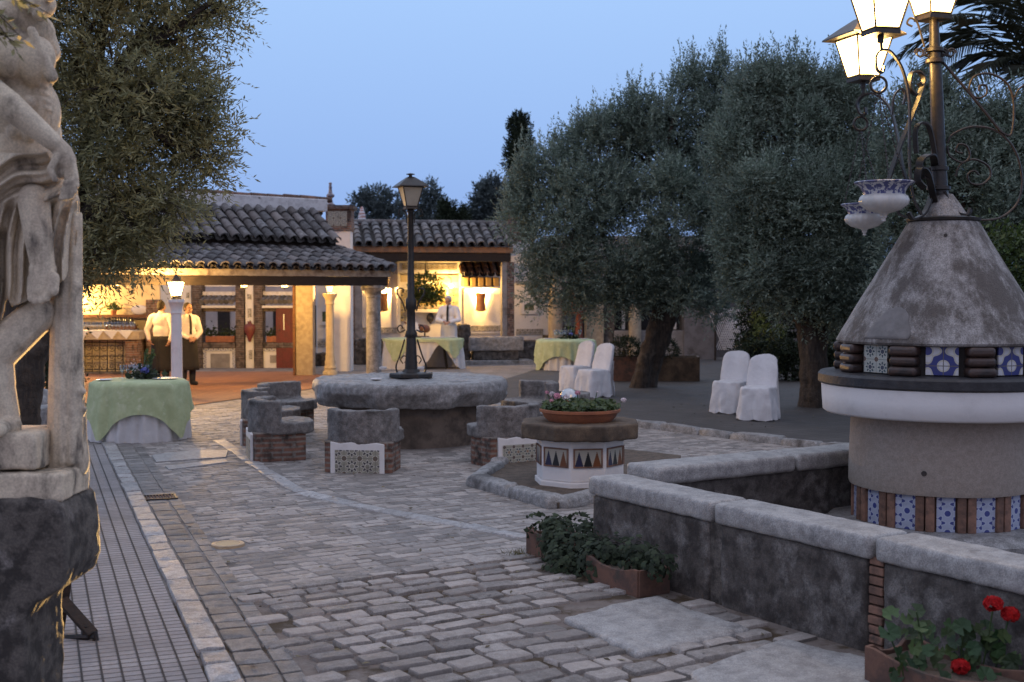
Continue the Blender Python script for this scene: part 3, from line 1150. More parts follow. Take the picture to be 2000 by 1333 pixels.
def strap(path, name='arm', w=0.018, t=0.006, mat=None, parent=None):
    """Iron strap lying in the plane of its curve."""
    mb = MB()
    P = [Vector(p) for p in path]
    d = (P[-1] - P[0])
    h = Vector((d.x, d.y, 0))
    if h.length < 0.02:
        h = Vector((1, 0, 0))
    side = Vector((0, 0, 1)).cross(h).normalized()
    mb.tube(P, 0.01, 4, flat=(w, t), up=side)
    return mb.build(name, mat or iron, parent or lp, smooth=40)


# arm to the far left lantern, arm to the near left lantern, each ending in a scroll
strap(smooth_path([L(1770, 350, -.12), L(1762, 320, -.1), L(1752, 262, .0), L(1738, 212, .06), L(1712, 186, .1), L(1688, 186, .1), L(1675, 202, .1), L(1680, 222, .1), L(1690, 222, .1), L(1690, 210, .1)]))
strap(smooth_path([L(1800, 420, -.30), L(1782, 380, -.30), L(1776, 300, -.28), L(1776, 200, -.28), L(1764, 140, -.28), L(1742, 104, -.28), L(1722, 98, -.28), L(1711, 112, -.28), L(1713, 136, -.28), L(1724, 142, -.28), L(1727, 130, -.28)]), w=0.022)
strap(smooth_path([L(1736, 350, -.18), L(1756, 290, -.16), L(1790, 205, -.1), L(1804, 160, -.05), L(1797, 142, -.05), L(1780, 144, -.05), L(1777, 172, -.05), L(1792, 186, -.05), L(1800, 172, -.05), L(1795, 162, -.05)]), w=0.02)
strap(smooth_path([L(1742, 225, -.02), L(1746, 190, -.02), L(1760, 174, -.02), L(1768, 185, -.02), L(1764, 204, -.02)]), w=0.016)
strap(smooth_path([L(1836, 360, 0), L(1826, 300, -.05), L(1815, 250, -.1), L(1800, 240, -.12), L(1788, 256, -.12), L(1790, 300, -.12)]), w=0.02)
strap(smooth_path([L(1826, 330, 0), L(1822, 305, -.1), L(1808, 305, -.14), L(1796, 318, -.16), L(1800, 345, -.16), L(1812, 345, -.16), L(1812, 328, -.16)]), w=0.026)
strap(smooth_path([L(1826, 400, -.05), L(1812, 340, -.2), L(1796, 330, -.24), L(1792, 352, -.24), L(1806, 368, -.24)]), w=0.024)
for (a, b, c) in (((1822, 375), (1806, 415), (1784, 428)), ((1848, 375), (1864, 410), (1888, 420))):
    for dy in (-.10, .08):
        strap(smooth_path([L(*a, dy * .5), L(*b, dy), L(*c, dy * 1.6), L(c[0] + (-10 if a[0] < 1830 else 8), c[1] - 12, dy * 1.6)]), 'foot', 0.02, 0.008)
strap(smooth_path([L(1772, 425, -.2), L(1756, 418, -.2), L(1754, 400, -.2), L(1766, 396, -.2)]), 'foot', 0.018, 0.006)
mb = MB()
for c, r, dy in (((1716, 166), 0.056, -.28), ((1681, 242), 0.050, .1)):
    mb = MB()
    mb.tube(spiral(L(*c, dy), r, r, 0, 2 * pi, 20), 0.010, 6, cap=False)
    mb.build('hanging_ring', iron_rust, lp, smooth=60)
# rods and scrolls on the right
rods = MB()
rods.tube([L(1838, 118), L(1900, 190), L(1955, 258)], 0.011, 6)
rods.build('stay_rod', iron_rust, lp, smooth=60)
for path in ([(1955, 258), (1975, 262), (1980, 205), (1968, 165), (1935, 145), (1903, 150), (1893, 175), (1908, 192), (1926, 185), (1926, 168), (1914, 168), (1912, 178)],
             [(1978, 200), (1990, 175), (2010, 165), (2030, 178)],
             [(1850, 280), (1862, 262), (1900, 248), (1945, 256), (1980, 290), (1996, 345), (1988, 395), (1955, 425), (1915, 430), (1895, 424)],
             [(1850, 285), (1855, 305), (1880, 318), (1894, 305), (1888, 286), (1872, 283), (1868, 296), (1880, 300)],
             [(1866, 345), (1876, 322), (1902, 312), (1930, 325), (1934, 345), (1918, 360), (1896, 358), (1890, 342), (1902, 334), (1912, 342)]):
    rods = MB()
    rods.tube(smooth_path([L(u, v) for u, v in path]), 0.0085, 6)
    rods.build('scroll', iron_rust, lp, smooth=60)
curl = MB()
for s, u in ((1, 1858), (-1, 1796), (1, 1842), (-1, 1812)):
    curl.tube(spiral(L(u, 104), 0.035, 0.012, 0 if s > 0 else pi, s * 9 + (0 if s > 0 else pi)), 0.007, 5)
    curl.tube([L(1826, 100), L(u, 112)], 0.008, 5)
curl.tube(smooth_path([L(1806, 92), L(1797, 60), L(1790, 42), L(1778, 36), L(1772, 46), L(1782, 52)]), 0.008, 5)
curl.build('curl', iron, lp, smooth=60)
lantern(lp, L(1686, 160, .1), 0.90, LIT, 60, rot=0.3)
lantern(lp, L(1720, 70, -.28), 1.02, LIT, 60, rot=0.25)
lantern(lp, L(1822, 40, 0), 0.98, LIT, 60, rot=0.35)
for a, b in ((L(1686, 186, .1), L(1686, 160, .1)), (L(1722, 98, -.28), L(1720, 70, -.28))):
    mb = MB()
    mb.tube([a, b], 0.012, 6)
    mb.build('lantern_pin', iron, lp)

pot_m = M('glazed_pot', (0.62, 0.60, 0.57), (0.50, 0.48, 0.45), 5, rough=0.25, bmp=0.0)
pot_blue = M('blue_glazed_rim', (0.085, 0.095, 0.22), (0.52, 0.52, 0.54), 26, (0.48, 0.54), rough=0.25, bmp=0.0)


def hang_pot(label, u, v, dy, s, ring):
    c = at(u, v, WY + dy)
    p = thing('hanging_pot', label, 'plant pot', c, 0, 'glazed pots hanging from the lamp post')
    mb = MB()
    flute = lambda a, z: 0.035 * abs(cos(a * 11)) if -0.22 < z < -0.075 else 0
    mb.lathe([(0.0, -0.235), (0.022, -0.232), (0.03, -0.215), (0.06, -0.208), (0.115, -0.19), (0.158, -0.155), (0.168, -0.125), (0.158, -0.098), (0.142, -0.085)], 88, wob=flute)
    mb.lathe([(0.0, -0.272), (0.016, -0.268), (0.012, -0.25), (0.024, -0.238), (0.02, -0.228)], 12)
    o = mb.build('bowl', pot_m, p, smooth=60)
    mb = MB()
    mb.lathe([(0.142, -0.085), (0.146, -0.06), (0.165, -0.03), (0.200, -0.008), (0.207, 0.0), (0.200, 0.006), (0.180, -0.015), (0.13, -0.06), (0.12, -0.12), (0.0, -0.14)], 60)
    mb.build('rim', pot_blue, p, smooth=50)
    ch = MB()
    top = ring - c
    for k in range(3):
        a = k * 2.1 + 0.4
        e = Vector((0.19 * cos(a), 0.19 * sin(a), 0.0)) * s
        n = 26
        for j in range(n):
            q0, q1 = e.lerp(top, j / n), e.lerp(top, (j + .72) / n)
            ch.tube([q0, q1], 0.0045 if j % 2 else 0.0065, 4)
    cho = ch.build('chain', iron_rust, p)
    for q in p.children:
        if q != cho:
            q.scale = (s, s, s)
    return p


hang_pot('larger white glazed pot with blue rim hanging in front', 1727, 357, -.28, 1.0, at(1716, 176, WY - .28))
hang_pot('smaller white glazed pot with blue rim hanging lower left', 1689, 400, .1, 0.83, at(1681, 250, WY + .1))


# ================================================================ STATUE ON ITS PEDESTAL
SY = 5.6


def ST(u, v, dy=0.0):
    return at(u, v, SY + dy)


ped = thing('pedestal', 'massive dark lichened stone pedestal with flaring top carrying the marble statue', 'pedestal', (ST(-40, 900).x, SY, 0), 0)
PX = ST(-40, 900).x
prof = [(0, 0.0), (0.335, 0.0), (0.335, 0.12), (0.332, 0.38), (0.335, 0.50), (0.36, 0.545), (0.42, 0.575), (0.495, 0.62), (0.53, 0.70), (0.535, 0.80), (0.53, 0.92), (0.51, 0.985), (0.47, 1.01), (0, 1.015)]
prof = [(x * .877, z) for x, z in prof]
poly = prof + [(-x, z) for x, z in prof[::-1]][1:-1]
mb = MB()
mb.extrude(poly, 0.45, (0, -0.25, 0))
o = mb.build('block', granite_dark, ped)
stone_mods(o, 0.016, 0.028, 0.2, 3)

sta = thing('statue', 'weathered marble statue of a draped male figure leaning on a tree trunk', 'statue', (PX, SY, 1.0), 0)
SO = (PX, SY, 1.0)
# plinth in two rough layers
mb = MB()
a, b = ST(-260, 960), ST(172, 905, .12)
mb.box(a.x, SY - 0.22, 0.99, b.x, SY + 0.14, b.z)
o = mb.build('plinth_base', marble, sta, off=SO)
stone_mods(o, 0.012, 0.018, 0.18, 1)
mb = MB()
a, b = ST(-250, 908), ST(163, 838)
mb.box(a.x, SY - 0.19, a.z, ST(100, 840).x, SY + 0.14, b.z)
o = mb.build('plinth_top', marble, sta, off=SO)
stone_mods(o, 0.012, 0.02, 0.2, 1)
# tree trunk support
mb = MB()
tp = [((132, 903), .098), ((131, 860), .088), ((130, 800), .082), ((130, 700), .075), ((131, 600), .070), ((131, 520), .066), ((130, 440), .058), ((133, 392), .05)]
for (p, ra), (q, rb) in zip(tp[:-1], tp[1:]):
    mb.cap(ST(*p, .06), ST(*q, .06), ra, rb, 16)
for u, v, r in ((162, 765, .028), (165, 800, .024), (150, 640, .026), (152, 560, .03), (146, 500, .028), (157, 880, .03), (153, 700, .02), (143, 440, .024)):
    mb.cap(ST(u - 12, v + 6, .03), ST(u, v, .0), r * 1.3, r * .6)
for x, yy in ((112, -.02), (122, -.03), (140, -.03), (152, .0)):
    mb.cap(ST(x, 900, yy), ST(x + 4, 420, yy + .03), .024, .014, 8)
o = blob('trunk_support', mb, marble, sta, 0.009, 2)
o.data.transform(Matrix.Translation(-Vector(SO)))
# the figure: torso, arm with hand, legs, feet and head as one surface
mb = MB()


def E(u, v, dy, rx, ry, rz, roll=0.0):
    mb.ell(ST(u, v, dy), (rx, ry, rz), Matrix.Rotation(roll, 3, 'Y'), 18, 12)


def C(p, q, ra, rb, n=12):
    mb.cap(ST(*p), ST(*q), ra, rb, n)


E(16, 120, .02, .17, .13, .20)                 # rib cage
E(70, 118, -.07, .085, .075, .105, .15)        # chest muscle
E(15, 110, -.09, .085, .07, .10)
E(76, 150, -.03, .068, .08, .06)
E(40, 225, .02, .165, .12, .16)                # belly
E(88, 215, .0, .065, .09, .125, -.1)           # flank
E(96, 258, .03, .05, .08, .08, -.1)
E(40, 300, .03, .17, .13, .13)                 # hips
for (u_, v_) in ((24, 196), (52, 200), (26, 226), (54, 230), (28, 258), (58, 262)):
    E(u_, v_, -.085, .034, .03, .034)
for k in range(4):
    E(84 + k * 3, 168 + k * 15, -.055, .028, .03, .014, .5)
C((62, 60, -.12), (100, 150, -.10), .02, .03)
C((30, 30, .0), (74, 62, .02), .085, .075)     # shoulders, neck
C((74, 62, .02), (92, 100, .06), .07, .06)
C((40, 40, -.01), (62, -5, -.03), .062, .06)
E(58, -28, -.04, .085, .10, .125)
E(82, 8, -.09, .06, .06, .065)
for k in range(16):
    E(78 + R(-20, 20), 10 + R(-22, 24), -.12 + R(-.03, .05), .02, .02, .02)
C((-45, 90, -.12), (-36, 180, -.20), .075, .065)   # arm across the body
C((-36, 165, -.20), (20, 208, -.24), .066, .062)
C((20, 208, -.24), (104, 278, -.22), .062, .040)
E(30, 218, -.25, .07, .05, .05, .5)
C((104, 276, -.20), (124, 298, -.20), .036, .040)  # wrist to hand
E(128, 312, -.20, .045, .032, .055, -.35)
E(120, 330, -.19, .035, .03, .045)
for i, ((u0, v0), (u1, v1), (u2, v2)) in enumerate((((142, 318), (148, 350), (128, 358)), ((140, 322), (149, 362), (124, 370)), ((136, 330), (145, 374), (122, 380)), ((130, 335), (138, 384), (120, 388)))):
    C((u0, v0, -.21), (u1, v1, -.235), .0155, .0145)
    C((u1, v1, -.235), (u2, v2, -.255), .014, .0125)
C((112, 305, -.23), (98, 332, -.25), .018, .0155)
C((98, 332, -.25), (108, 352, -.26), .0155, .0125)
C((66, 390, -.13), (76, 470, -.15), .070, .060)      # hanging shin and foot
C((76, 470, -.15), (84, 520, -.14), .060, .052)
E(84, 528, -.13, .058, .065, .055)
C((84, 530, -.14), (80, 565, -.16), .054, .050)
C((64, 545, -.15), (62, 572, -.17), .024, .022)
C((94, 545, -.15), (98, 570, -.17), .028, .026)
for u, v, r in ((60, 585, .014), (70, 590, .016), (80, 588, .017), (91, 582, .018), (103, 568, .026)):
    C((u, v - 24, -.17), (u, v, -.19), r * 1.15, r)
C((78, 612, .02), (30, 655, -.02), .080, .088)     # bent leg
C((30, 655, -.02), (-14, 700, -.05), .088, .086)
C((-14, 690, -.04), (-6, 752, -.06), .086, .080)
C((-6, 752, -.06), (20, 832, -.06), .078, .048)
C((22, 832, -.08), (-10, 842, -.22), .046, .034)
C((-60, 640, .0), (-70, 830, .0), .1, .06)
o = blob('figure', mb, marble, sta, 0.0065, 1)
o.data.transform(Matrix.Translation(-Vector(SO)))
# drapery: a thick cloth with diagonal folds over the hips and hanging folds below
mb = MB()
U0, U1, NU, NV = -80, 152, 92, 130


def sst(x, a, b):
    t = max(0, min(1, (x - a) / (b - a)))
    return t * t * (3 - 2 * t)


def interp(x, tab):
    for (x0, y0), (x1, y1) in zip(tab[:-1], tab[1:]):
        if x <= x1:
            return y0 + (y1 - y0) * max(0, (x - x0)) / (x1 - x0)
    return tab[-1][1]


def vtop(u):
    return interp(u, [(-80, 296), (60, 300), (92, 296), (112, 330), (152, 372)])


def vbot(u):
    return interp(u, [(-80, 660), (0, 640), (8, 610), (14, 575), (22, 600), (50, 590), (70, 575), (100, 560), (108, 560), (128, 545), (152, 470)])


vs = []
for side_ in (0, 1):
    for j in range(NV + 1):
        for i in range(NU + 1):
            u = U0 + (U1 - U0) * i / NU
            v = vtop(u) + (vbot(u) - vtop(u)) * j / NV
            w = sst(v, 375, 425)
            t = v + .30 * u + 8 * sin(u * .05)
            f = .042 * sin(2 * pi * t / 44) + .018 * sin(2 * pi * t / 19 + 1 + u * .03)
            ub = u + .12 * (v - 400) + 4 * sin(v * .03)
            g = .042 * sin(2 * pi * ub / 27 + .6) + .016 * sin(2 * pi * ub / 11 + v * .01)
            edge = sst(u, 152, 118) if u > 118 else 1.0
            dep = -.15 - (f * (1 - w) + g * w) + .06 * w + .10 * (1 - (sst(152 - u, 0, 40)))
            if u < 20 and v > 440:
                dep += .10 * sst(v, 440, 470) * sst(20 - u, 0, 12) * sst(u, -16, -4)
            if side_:
                dep = max(dep + .05, .10 - .06 * (1 - sst(152 - u, 0, 40)))
            vs.append(ST(u, v, dep))
n1 = (NV + 1) * (NU + 1)
fs = []
idx = lambda s_, j, i: s_ * n1 + j * (NU + 1) + i
for j in range(NV):
    for i in range(NU):
        fs.append((idx(0, j, i), idx(0, j + 1, i), idx(0, j + 1, i + 1), idx(0, j, i + 1)))
        fs.append((idx(1, j, i), idx(1, j, i + 1), idx(1, j + 1, i + 1), idx(1, j + 1, i)))
for i in range(NU):
    fs.append((idx(0, 0, i), idx(0, 0, i + 1), idx(1, 0, i + 1), idx(1, 0, i)))
    fs.append((idx(0, NV, i + 1), idx(0, NV, i), idx(1, NV, i), idx(1, NV, i + 1)))
for j in range(NV):
    fs.append((idx(0, j + 1, 0), idx(0, j, 0), idx(1, j, 0), idx(1, j + 1, 0)))
    fs.append((idx(0, j, NU), idx(0, j + 1, NU), idx(1, j + 1, NU), idx(1, j, NU)))
mb.add(vs, fs)
o = blob('drapery', mb, marble, sta, 0.0065, 1)
o.data.transform(Matrix.Translation(-Vector(SO)))

# folding trestle leaning in the shade behind the pedestal
p0 = gnd(150, 1252)
tr = thing('folding_trestle', 'dark folded wooden trestle on the sidewalk behind the pedestal', 'trestle', (p0.x, p0.y, 0), 0)
TO = Vector((p0.x, p0.y, 0))


def T(u, v, dy=0.0):
    return at(u, v, p0.y + dy) - TO


mb = MB()
mb.tube([T(60, 1090, .2), T(118, 1168, .1), T(182, 1240, -.05)], 0.02, 4, flat=(.030, .017))
mb.build('leg', dark_wood, tr, bevel=.004)
mb = MB()
mb.tube([T(40, 1330, .3), T(112, 1250, .12), T(125, 1165, .1), T(132, 1110, .1)], 0.02, 4, flat=(.028, .015))
mb.build('leg', dark_wood, tr, bevel=.004)
mb = MB()
mb.tube([T(60, 1254, .02), T(112, 1246, .02), T(186, 1243, -.06)], 0.014, 6)
mb.tube([T(168, 1222, -.02), T(168, 1254, -.02)], 0.026, 8)
mb.tube([T(184, 1234, -.05), T(188, 1256, -.05)], 0.017, 8)
mb.build('crossbar', iron, tr)
mb = MB()
mb.tube([T(120, 1190, .1), T(150, 1205, .05), T(168, 1228, .0)], 0.012, 6)
mb.build('brace', iron, tr)

# in-ground uplight and drain grate
c = gnd(445, 1068)
ug = thing('ground_light', 'round brass-rimmed ground spotlight set in the cobbles', 'ground light', (c.x, c.y, 0.02), 0)
mb = MB()
mb.lathe([(0.088, 0.0), (0.090, 0.006), (0.105, 0.008), (0.122, 0.004), (0.125, -0.02)], 32, caps=False)
mb.build('rim', M('worn_brass', (0.46, 0.33, 0.20), (0.36, 0.25, 0.15), 9, rough=0.5), ug, smooth=40)
mb = MB()
mb.lathe([(0.0, 0.006), (0.089, 0.004)], 32)
mb.build('lens', M_emit('lit_spot_lens', (1.0, 0.80, 0.62), 0.34, 0.12), ug)
d = bpy.data.lights.new('spot_light', 'SPOT')
d.energy = 2600
d.color = (1.0, 0.60, 0.20)
d.spot_size = radians(42)
d.spot_blend = 0.4
d.shadow_soft_size = 0.06
so = bpy.data.objects.new('spot_light', d)
COL.objects.link(so)
so.parent = ug
so.location = (0, -0.02, 0.03)
tgt = Vector((-2.35, 5.6, 1.5)) - Vector((c.x, c.y, 0.07))
so.rotation_euler = tgt.to_track_quat('-Z', 'Y').to_euler()
c = gnd(312, 975)
dg_ = thing('drain_grate', 'rusty rectangular drain grate set in the cobbles by the kerb', 'drain', (c.x, c.y, 0.012), KA)
mb = MB()
for x0, y0, x1, y1 in ((-.15, -.13, -.13, .13), (.13, -.13, .15, .13), (-.13, .11, .13, .13), (-.13, -.13, .13, -.11)):
    mb.box(x0, y0, -.03, x1, y1, .012)
mb.build('frame', iron_rust, dg_)
mb = MB()
for k in range(9):
    mb.box(-.118 + k * .0275, -.11, -.03, -.104 + k * .0275, .11, .009)
mb.build('bars', M('rust', (0.16, 0.085, 0.05), (0.09, 0.05, 0.035), 20), dg_)

# ================================================================ MILLSTONE TABLE, SEATS, STREET LAMP
tb = thing('millstone_table', 'great round millstone table with ragged edge on a squat drum', 'stone table', TBL, 0)
mb = MB()
w1 = lambda a, z: (0.03 * noise.noise(Vector((cos(a) * 2.2, sin(a) * 2.2, 1.0))) + (0.15 * noise.noise(Vector((cos(a) * 3.1, sin(a) * 3.1, 5.0))) - .03 if z < 0.6 else 0))
mb.lathe([(0.0, 0.53), (1.0, 0.52), (1.17, 0.50), (1.225, 0.58), (1.245, 0.68), (1.238, 0.76), (1.20, 0.80), (0.0, 0.805)], 90, wob=w1)
o = mb.build('millstone', granite, tb)
stone_mods(o, 0.02, 0.035, 0.2, 1)
mb = MB()
mb.lathe([(0.92, 0), (0.92, 0.3), (0.9, 0.56)], 60)
mb.build('drum', M('stained_buff_render', (0.16, 0.125, 0.10), (0.09, 0.07, 0.055), 4, c3=(0.05, 0.04, 0.035), s3=2, bmp=0.4), tb, smooth=50)


def seat_parts(root, sd):
    random.seed(sd)
    mb = MB()
    n = 14
    oc, ro, ri = -0.06, 0.415, 0.285
    outer = [(ro * cos(a) * 0.98, oc + ro * sin(a)) for a in [radians(14) + radians(152) * k / n for k in range(n + 1)]]
    inner = [(ri * cos(a), oc + ri * sin(a) * .92) for a in [radians(166) - radians(152) * k / n for k in range(n + 1)]]
    mb.prism(outer + inner, 0.36, 0.67 + R(-.015, .015))
    mb.prism(outer + [(-.40, -.12), (-.33, -.30), (-.15, -.37), (.15, -.37), (.33, -.30), (.40, -.12)], 0.31, 0.44)
    mb.prism([(x * .97, y * .97 + .0) for x, y in outer[3:-3]] + [(-.2, .1), (.2, .1)], 0.27 + R(-.02, .02), 0.34)
    o = mb.build('seat_stone', seat_granite, root)
    stone_mods(o, 0.016, 0.03, 0.14, 1)
    mb = MB()
    mb.prism([(-.36, .30), (-.37, -.1), (-.30, -.26), (.30, -.26), (.37, -.1), (.36, .30), (.2, .335), (-.2, .335)], 0, 0.33)
    b = mb.build('brick_base', brick, root, bevel=0.012)
    mb = MB()
    top = [(-.285, .30), (-.2, .315), (-.08, .30), (.06, .322), (.18, .305), (.285, .325)]
    mb.extrude([(-.285, 0.005)] + [(.285, 0.005)] + [(x, z + .012) for x, z in top[::-1]], 0.03, (0, 0.322, 0))
    mb.build('plaster_panel', plaster, root, bevel=0.006)
    mb = MB()
    mb.box(-.235, 0.352, 0.012, .235, 0.358, 0.252)
    mb.build('tile_panel', tile_grey if sd % 2 else tile_fine, root)


SEATS = [(-96, 2.62, 1, 'stone seat with grey star tile back, nearest in front of the table'),
         (-129, 2.15, 2, 'stone seat left of the nearest one, seen half from the side'),
         (-60, 2.46, 4, 'stone seat with fine tile back behind the flower planter'),
         (-172, 1.75, 5, 'low stone seat at the far left edge of the millstone table'),
         (33, 1.88, 6, 'stone seat at the right behind the millstone, in front of the covered chairs'),
         (-16, 1.98, 7, 'low stone seat tucked in at the right of the millstone, behind the tile-backed one'),
         (150, 2.05, 8, 'stone seat half hidden behind the left rim of the millstone')]
for ang, r, sd, lab in SEATS:
    a = radians(ang)
    s = thing('stone_chair', lab, 'stone seat', (TBL.x + r * cos(a), TBL.y + r * sin(a), 0), a - pi / 2 + (radians(-34) if sd == 2 else 0), 'stone seats round the millstone table')
    seat_parts(s, sd)
random.seed(11)

# unlit street lamp standing on the millstone
ZT = 0.815
sl = thing('street_lamp', 'unlit black street lamp with glazed lantern standing on the millstone table', 'street lamp', (at(803, 730, 16).x, 16.0, ZT), 0)
mb = MB()
mb.lathe([(0.29, 0.0), (0.29, 0.045), (0.27, 0.06), (0.12, 0.065), (0.105, 0.1)], 8, a0=pi / 8, a1=pi / 8 + 2 * pi)
mb.build('foot_plate', iron, sl, bevel=0.006)
mb = MB()
mb.lathe([(0.085, 0.06), (0.072, 0.3), (0.062, 0.50), (0.078, 0.52), (0.078, 0.56), (0.056, 0.60), (0.054, 0.85), (0.074, 0.88), (0.070, 0.98), (0.046, 1.02), (0.040, 1.5), (0.035, 2.08), (0.05, 2.10), (0.036, 2.13)], 14)
mb.build('post', iron, sl, smooth=40)
for s in (-1, 1):
    P = [(s * .05, .12), (s * .10, .05), (s * .17, .06), (s * .19, .14), (s * .14, .28), (s * .08, .48)]
    sm = MB()
    sm.tube(smooth_path([Vector((x, -.02, z)) for x, z in P]), 0.011, 6)
    sm.build('scroll', iron, sl, smooth=60)
    P = [(s * .08, .18), (s * .05, .24), (s * .09, .27), (s * .13, .22), (s * .10, .17)]
    sm = MB()
    sm.tube(smooth_path([Vector((x, -.02, z)) for x, z in P]), 0.008, 6)
    sm.build('scroll', iron, sl, smooth=60)
    P = [(s * .07, .60), (s * .14, .57), (s * .17, .62), (s * .13, .66), (s * .10, .62)]
    sm = MB()
    sm.tube(smooth_path([Vector((x, -.02, z)) for x, z in P]), 0.009, 6)
    sm.build('scroll', iron, sl, smooth=60)
    P = [(s * .07, .84), (s * .11, .96), (s * .17, 1.06), (s * .16, 1.12), (s * .10, 1.12), (s * .10, 1.07)]
    sm = MB()
    sm.tube(smooth_path([Vector((x, -.02, z)) for x, z in P]), 0.010, 6)
    sm.build('scroll', iron, sl, smooth=60)
    P = [(s * .05, 1.95), (s * .06, 2.08), (s * .13, 2.12), (s * .15, 2.06), (s * .10, 2.04)]
    sm = MB()
    sm.tube(smooth_path([Vector((x, -.02, z)) for x, z in P]), 0.008, 6)
    sm.build('scroll', iron, sl, smooth=60)
lantern(sl, Vector((0, 0, 2.13)), 0.80, frost, 0, rot=0.35)
for (u, v, nm, lab) in ((741, 742, 'ashtray', 'small white tray on the millstone left of the lamp'), (818, 735, 'ashtray', 'small white tray on the millstone at the foot of the lamp')):
    pass
p = gnd(735, 741, 0.815)
q = thing('paper_napkin', 'crumpled white napkin lying on the millstone left of the lamp', 'napkin', p, 0.3)
mb = MB()
mb.lathe([(0.0, .012), (.05, .014), (.075, .006), (.07, .0)], 9, wob=lambda a, z: .25 * noise.noise(Vector((cos(a) * 2, sin(a) * 2, 0))))
mb.build('sheet', linen, q, smooth=30)
for u, v, lab in ((815, 736, 'white glass ashtray on the millstone in front of the lamp foot'), (748, 722, 'white ashtray on the far left of the millstone'), (822, 722, 'white ashtray on the millstone behind the lamp')):
    p = gnd(u, v, 0.815)
    q = thing('ashtray', lab, 'ashtray', p, 0.3)
    mb = MB()
    mb.lathe([(.0, 0), (.045, 0), (.055, .035), (.047, .036), (.04, .012), (.0, .01)], 16)
    mb.build('dish', porcelain, q, smooth=40)

# ================================================================ OCTAGONAL PLANTER WITH GERANIUMS
OC = gnd(1133, 934)
OCX, OCY = (1133 - 1000) / FPX * 12.15, 12.15
oc = thing('planter_pedestal', 'octagonal white pedestal with stepped tile windows and a brown stone slab', 'pedestal', (OCX, OCY, 0.05), 0)


def oct_(r, rot=pi / 8 + 0.14):
    return [(r * cos(rot + k * pi / 4), r * sin(rot + k * pi / 4)) for k in range(8)]


mb = MB()
mb.prism(oct_(0.45), -0.06, 0.06)
mb.prism(oct_(0.43), 0.06, 0.47)
o = mb.build('body', plaster, oc, bevel=0.012)


def M_step():
    m, t, b = new_mat('stepped_tile')
    s = t.nodes.new('ShaderNodeSeparateXYZ')
    t.links.new(coords(t), s.inputs[0])
    u, v = S(t, s.outputs[0]) / 0.085 + 0.5, S(t, s.outputs[2]) / 0.135
    ci = u.floor()
    fu = (u.fract() - 0.5).abs()
    vq = (v * 8.0).floor() / 8.0
    inn = fu < ((vq * -1.0 + 1.0) * 0.46)
    k = ci.mod(3.0)
    c = mixc(t, (k - 0.0).abs() < 0.3, (0.17, 0.06, 0.022), (0.012, 0.012, 0.014))
    c = mixc(t, (k - 2.0).abs() < 0.3, c, (0.022, 0.024, 0.065))
    col = mixc(t, inn, (0.42, 0.385, 0.315), c)
    t.links.new(col.s, b.inputs['Base Color'])
    b.inputs['Roughness'].default_value = 0.35
    return m


stepm = M_step()
ro = 0.14
for k in range(8):
    a = ro + pi / 8 + k * pi / 4 + pi / 8
    ap = 0.43 * cos(pi / 8)
    mb = MB()
    mb.box(-.125, -.006, .0, .125, .004, .155)
    o = mb.build('tile_window', stepm, oc)
    o.location = (ap * cos(a), ap * sin(a), 0.21)
    o.rotation_euler = (0, 0, a + pi / 2)
    mb = MB()
    for x0, z0, x1, z1 in ((-.14, -.014, .14, 0), (-.14, .155, .14, .169), (-.14, 0, -.125, .155), (.125, 0, .14, .155)):
        mb.box(x0, -.012, z0, x1, .004, z1)
    f = mb.build('window_frame', brick_bit, oc)
    f.location, f.rotation_euler = o.location, o.rotation_euler
mb = MB()
mb.prism([(x * 1.0, y) for x, y in oct_(0.60, pi / 8 - .06)], 0.455, 0.605)
o = mb.build('slab', brown_stone, oc)
stone_mods(o, 0.016, 0.018, 0.12, 2)


def petals(mb, c, r, n, s, rg):
    for _ in range(n):
        d = Vector((rg.gauss(0, 1), rg.gauss(0, 1), rg.gauss(0.35, 1))).normalized()
        p = Vector(c) + Vector((d.x * r, d.y * r, d.z * r * .75))
        u = d.orthogonal().normalized()
        w = d.cross(u)
        a0 = rg.uniform(0, 6.28)
        pts = [p + (u * cos(a0 + k * 2 * pi / 5) + w * sin(a0 + k * 2 * pi / 5)) * s * rg.uniform(.8, 1.2) + d * s * .25 * (k % 2) for k in range(5)]
        mb.add([p - d * s * .2] + pts, [(0, k + 1, (k + 1) % 5 + 1) for k in range(5)])


def round_leaf(mb, c, nrm, r, rg, lob=0.12, n=12):
    """A lobed geranium leaf, slightly cupped."""
    nrm = Vector(nrm).normalized()
    u = nrm.orthogonal().normalized()
    u = Matrix.Rotation(rg.uniform(0, 6.28), 3, nrm) @ u
    w = nrm.cross(u)
    pts = []
    for k in range(n):
        a = 0.35 + (2 * pi - 0.7) * k / (n - 1)
        rr = r * (1 + lob * sin(k * 2.6)) * rg.uniform(.94, 1.06)
        pts.append(Vector(c) + (u * cos(a) + w * sin(a)) * rr + nrm * (r * .22 + .06 * r * (k % 2)))
    mb.add([Vector(c)] + pts, [(0, k + 1, k + 2) for k in range(n - 1)])


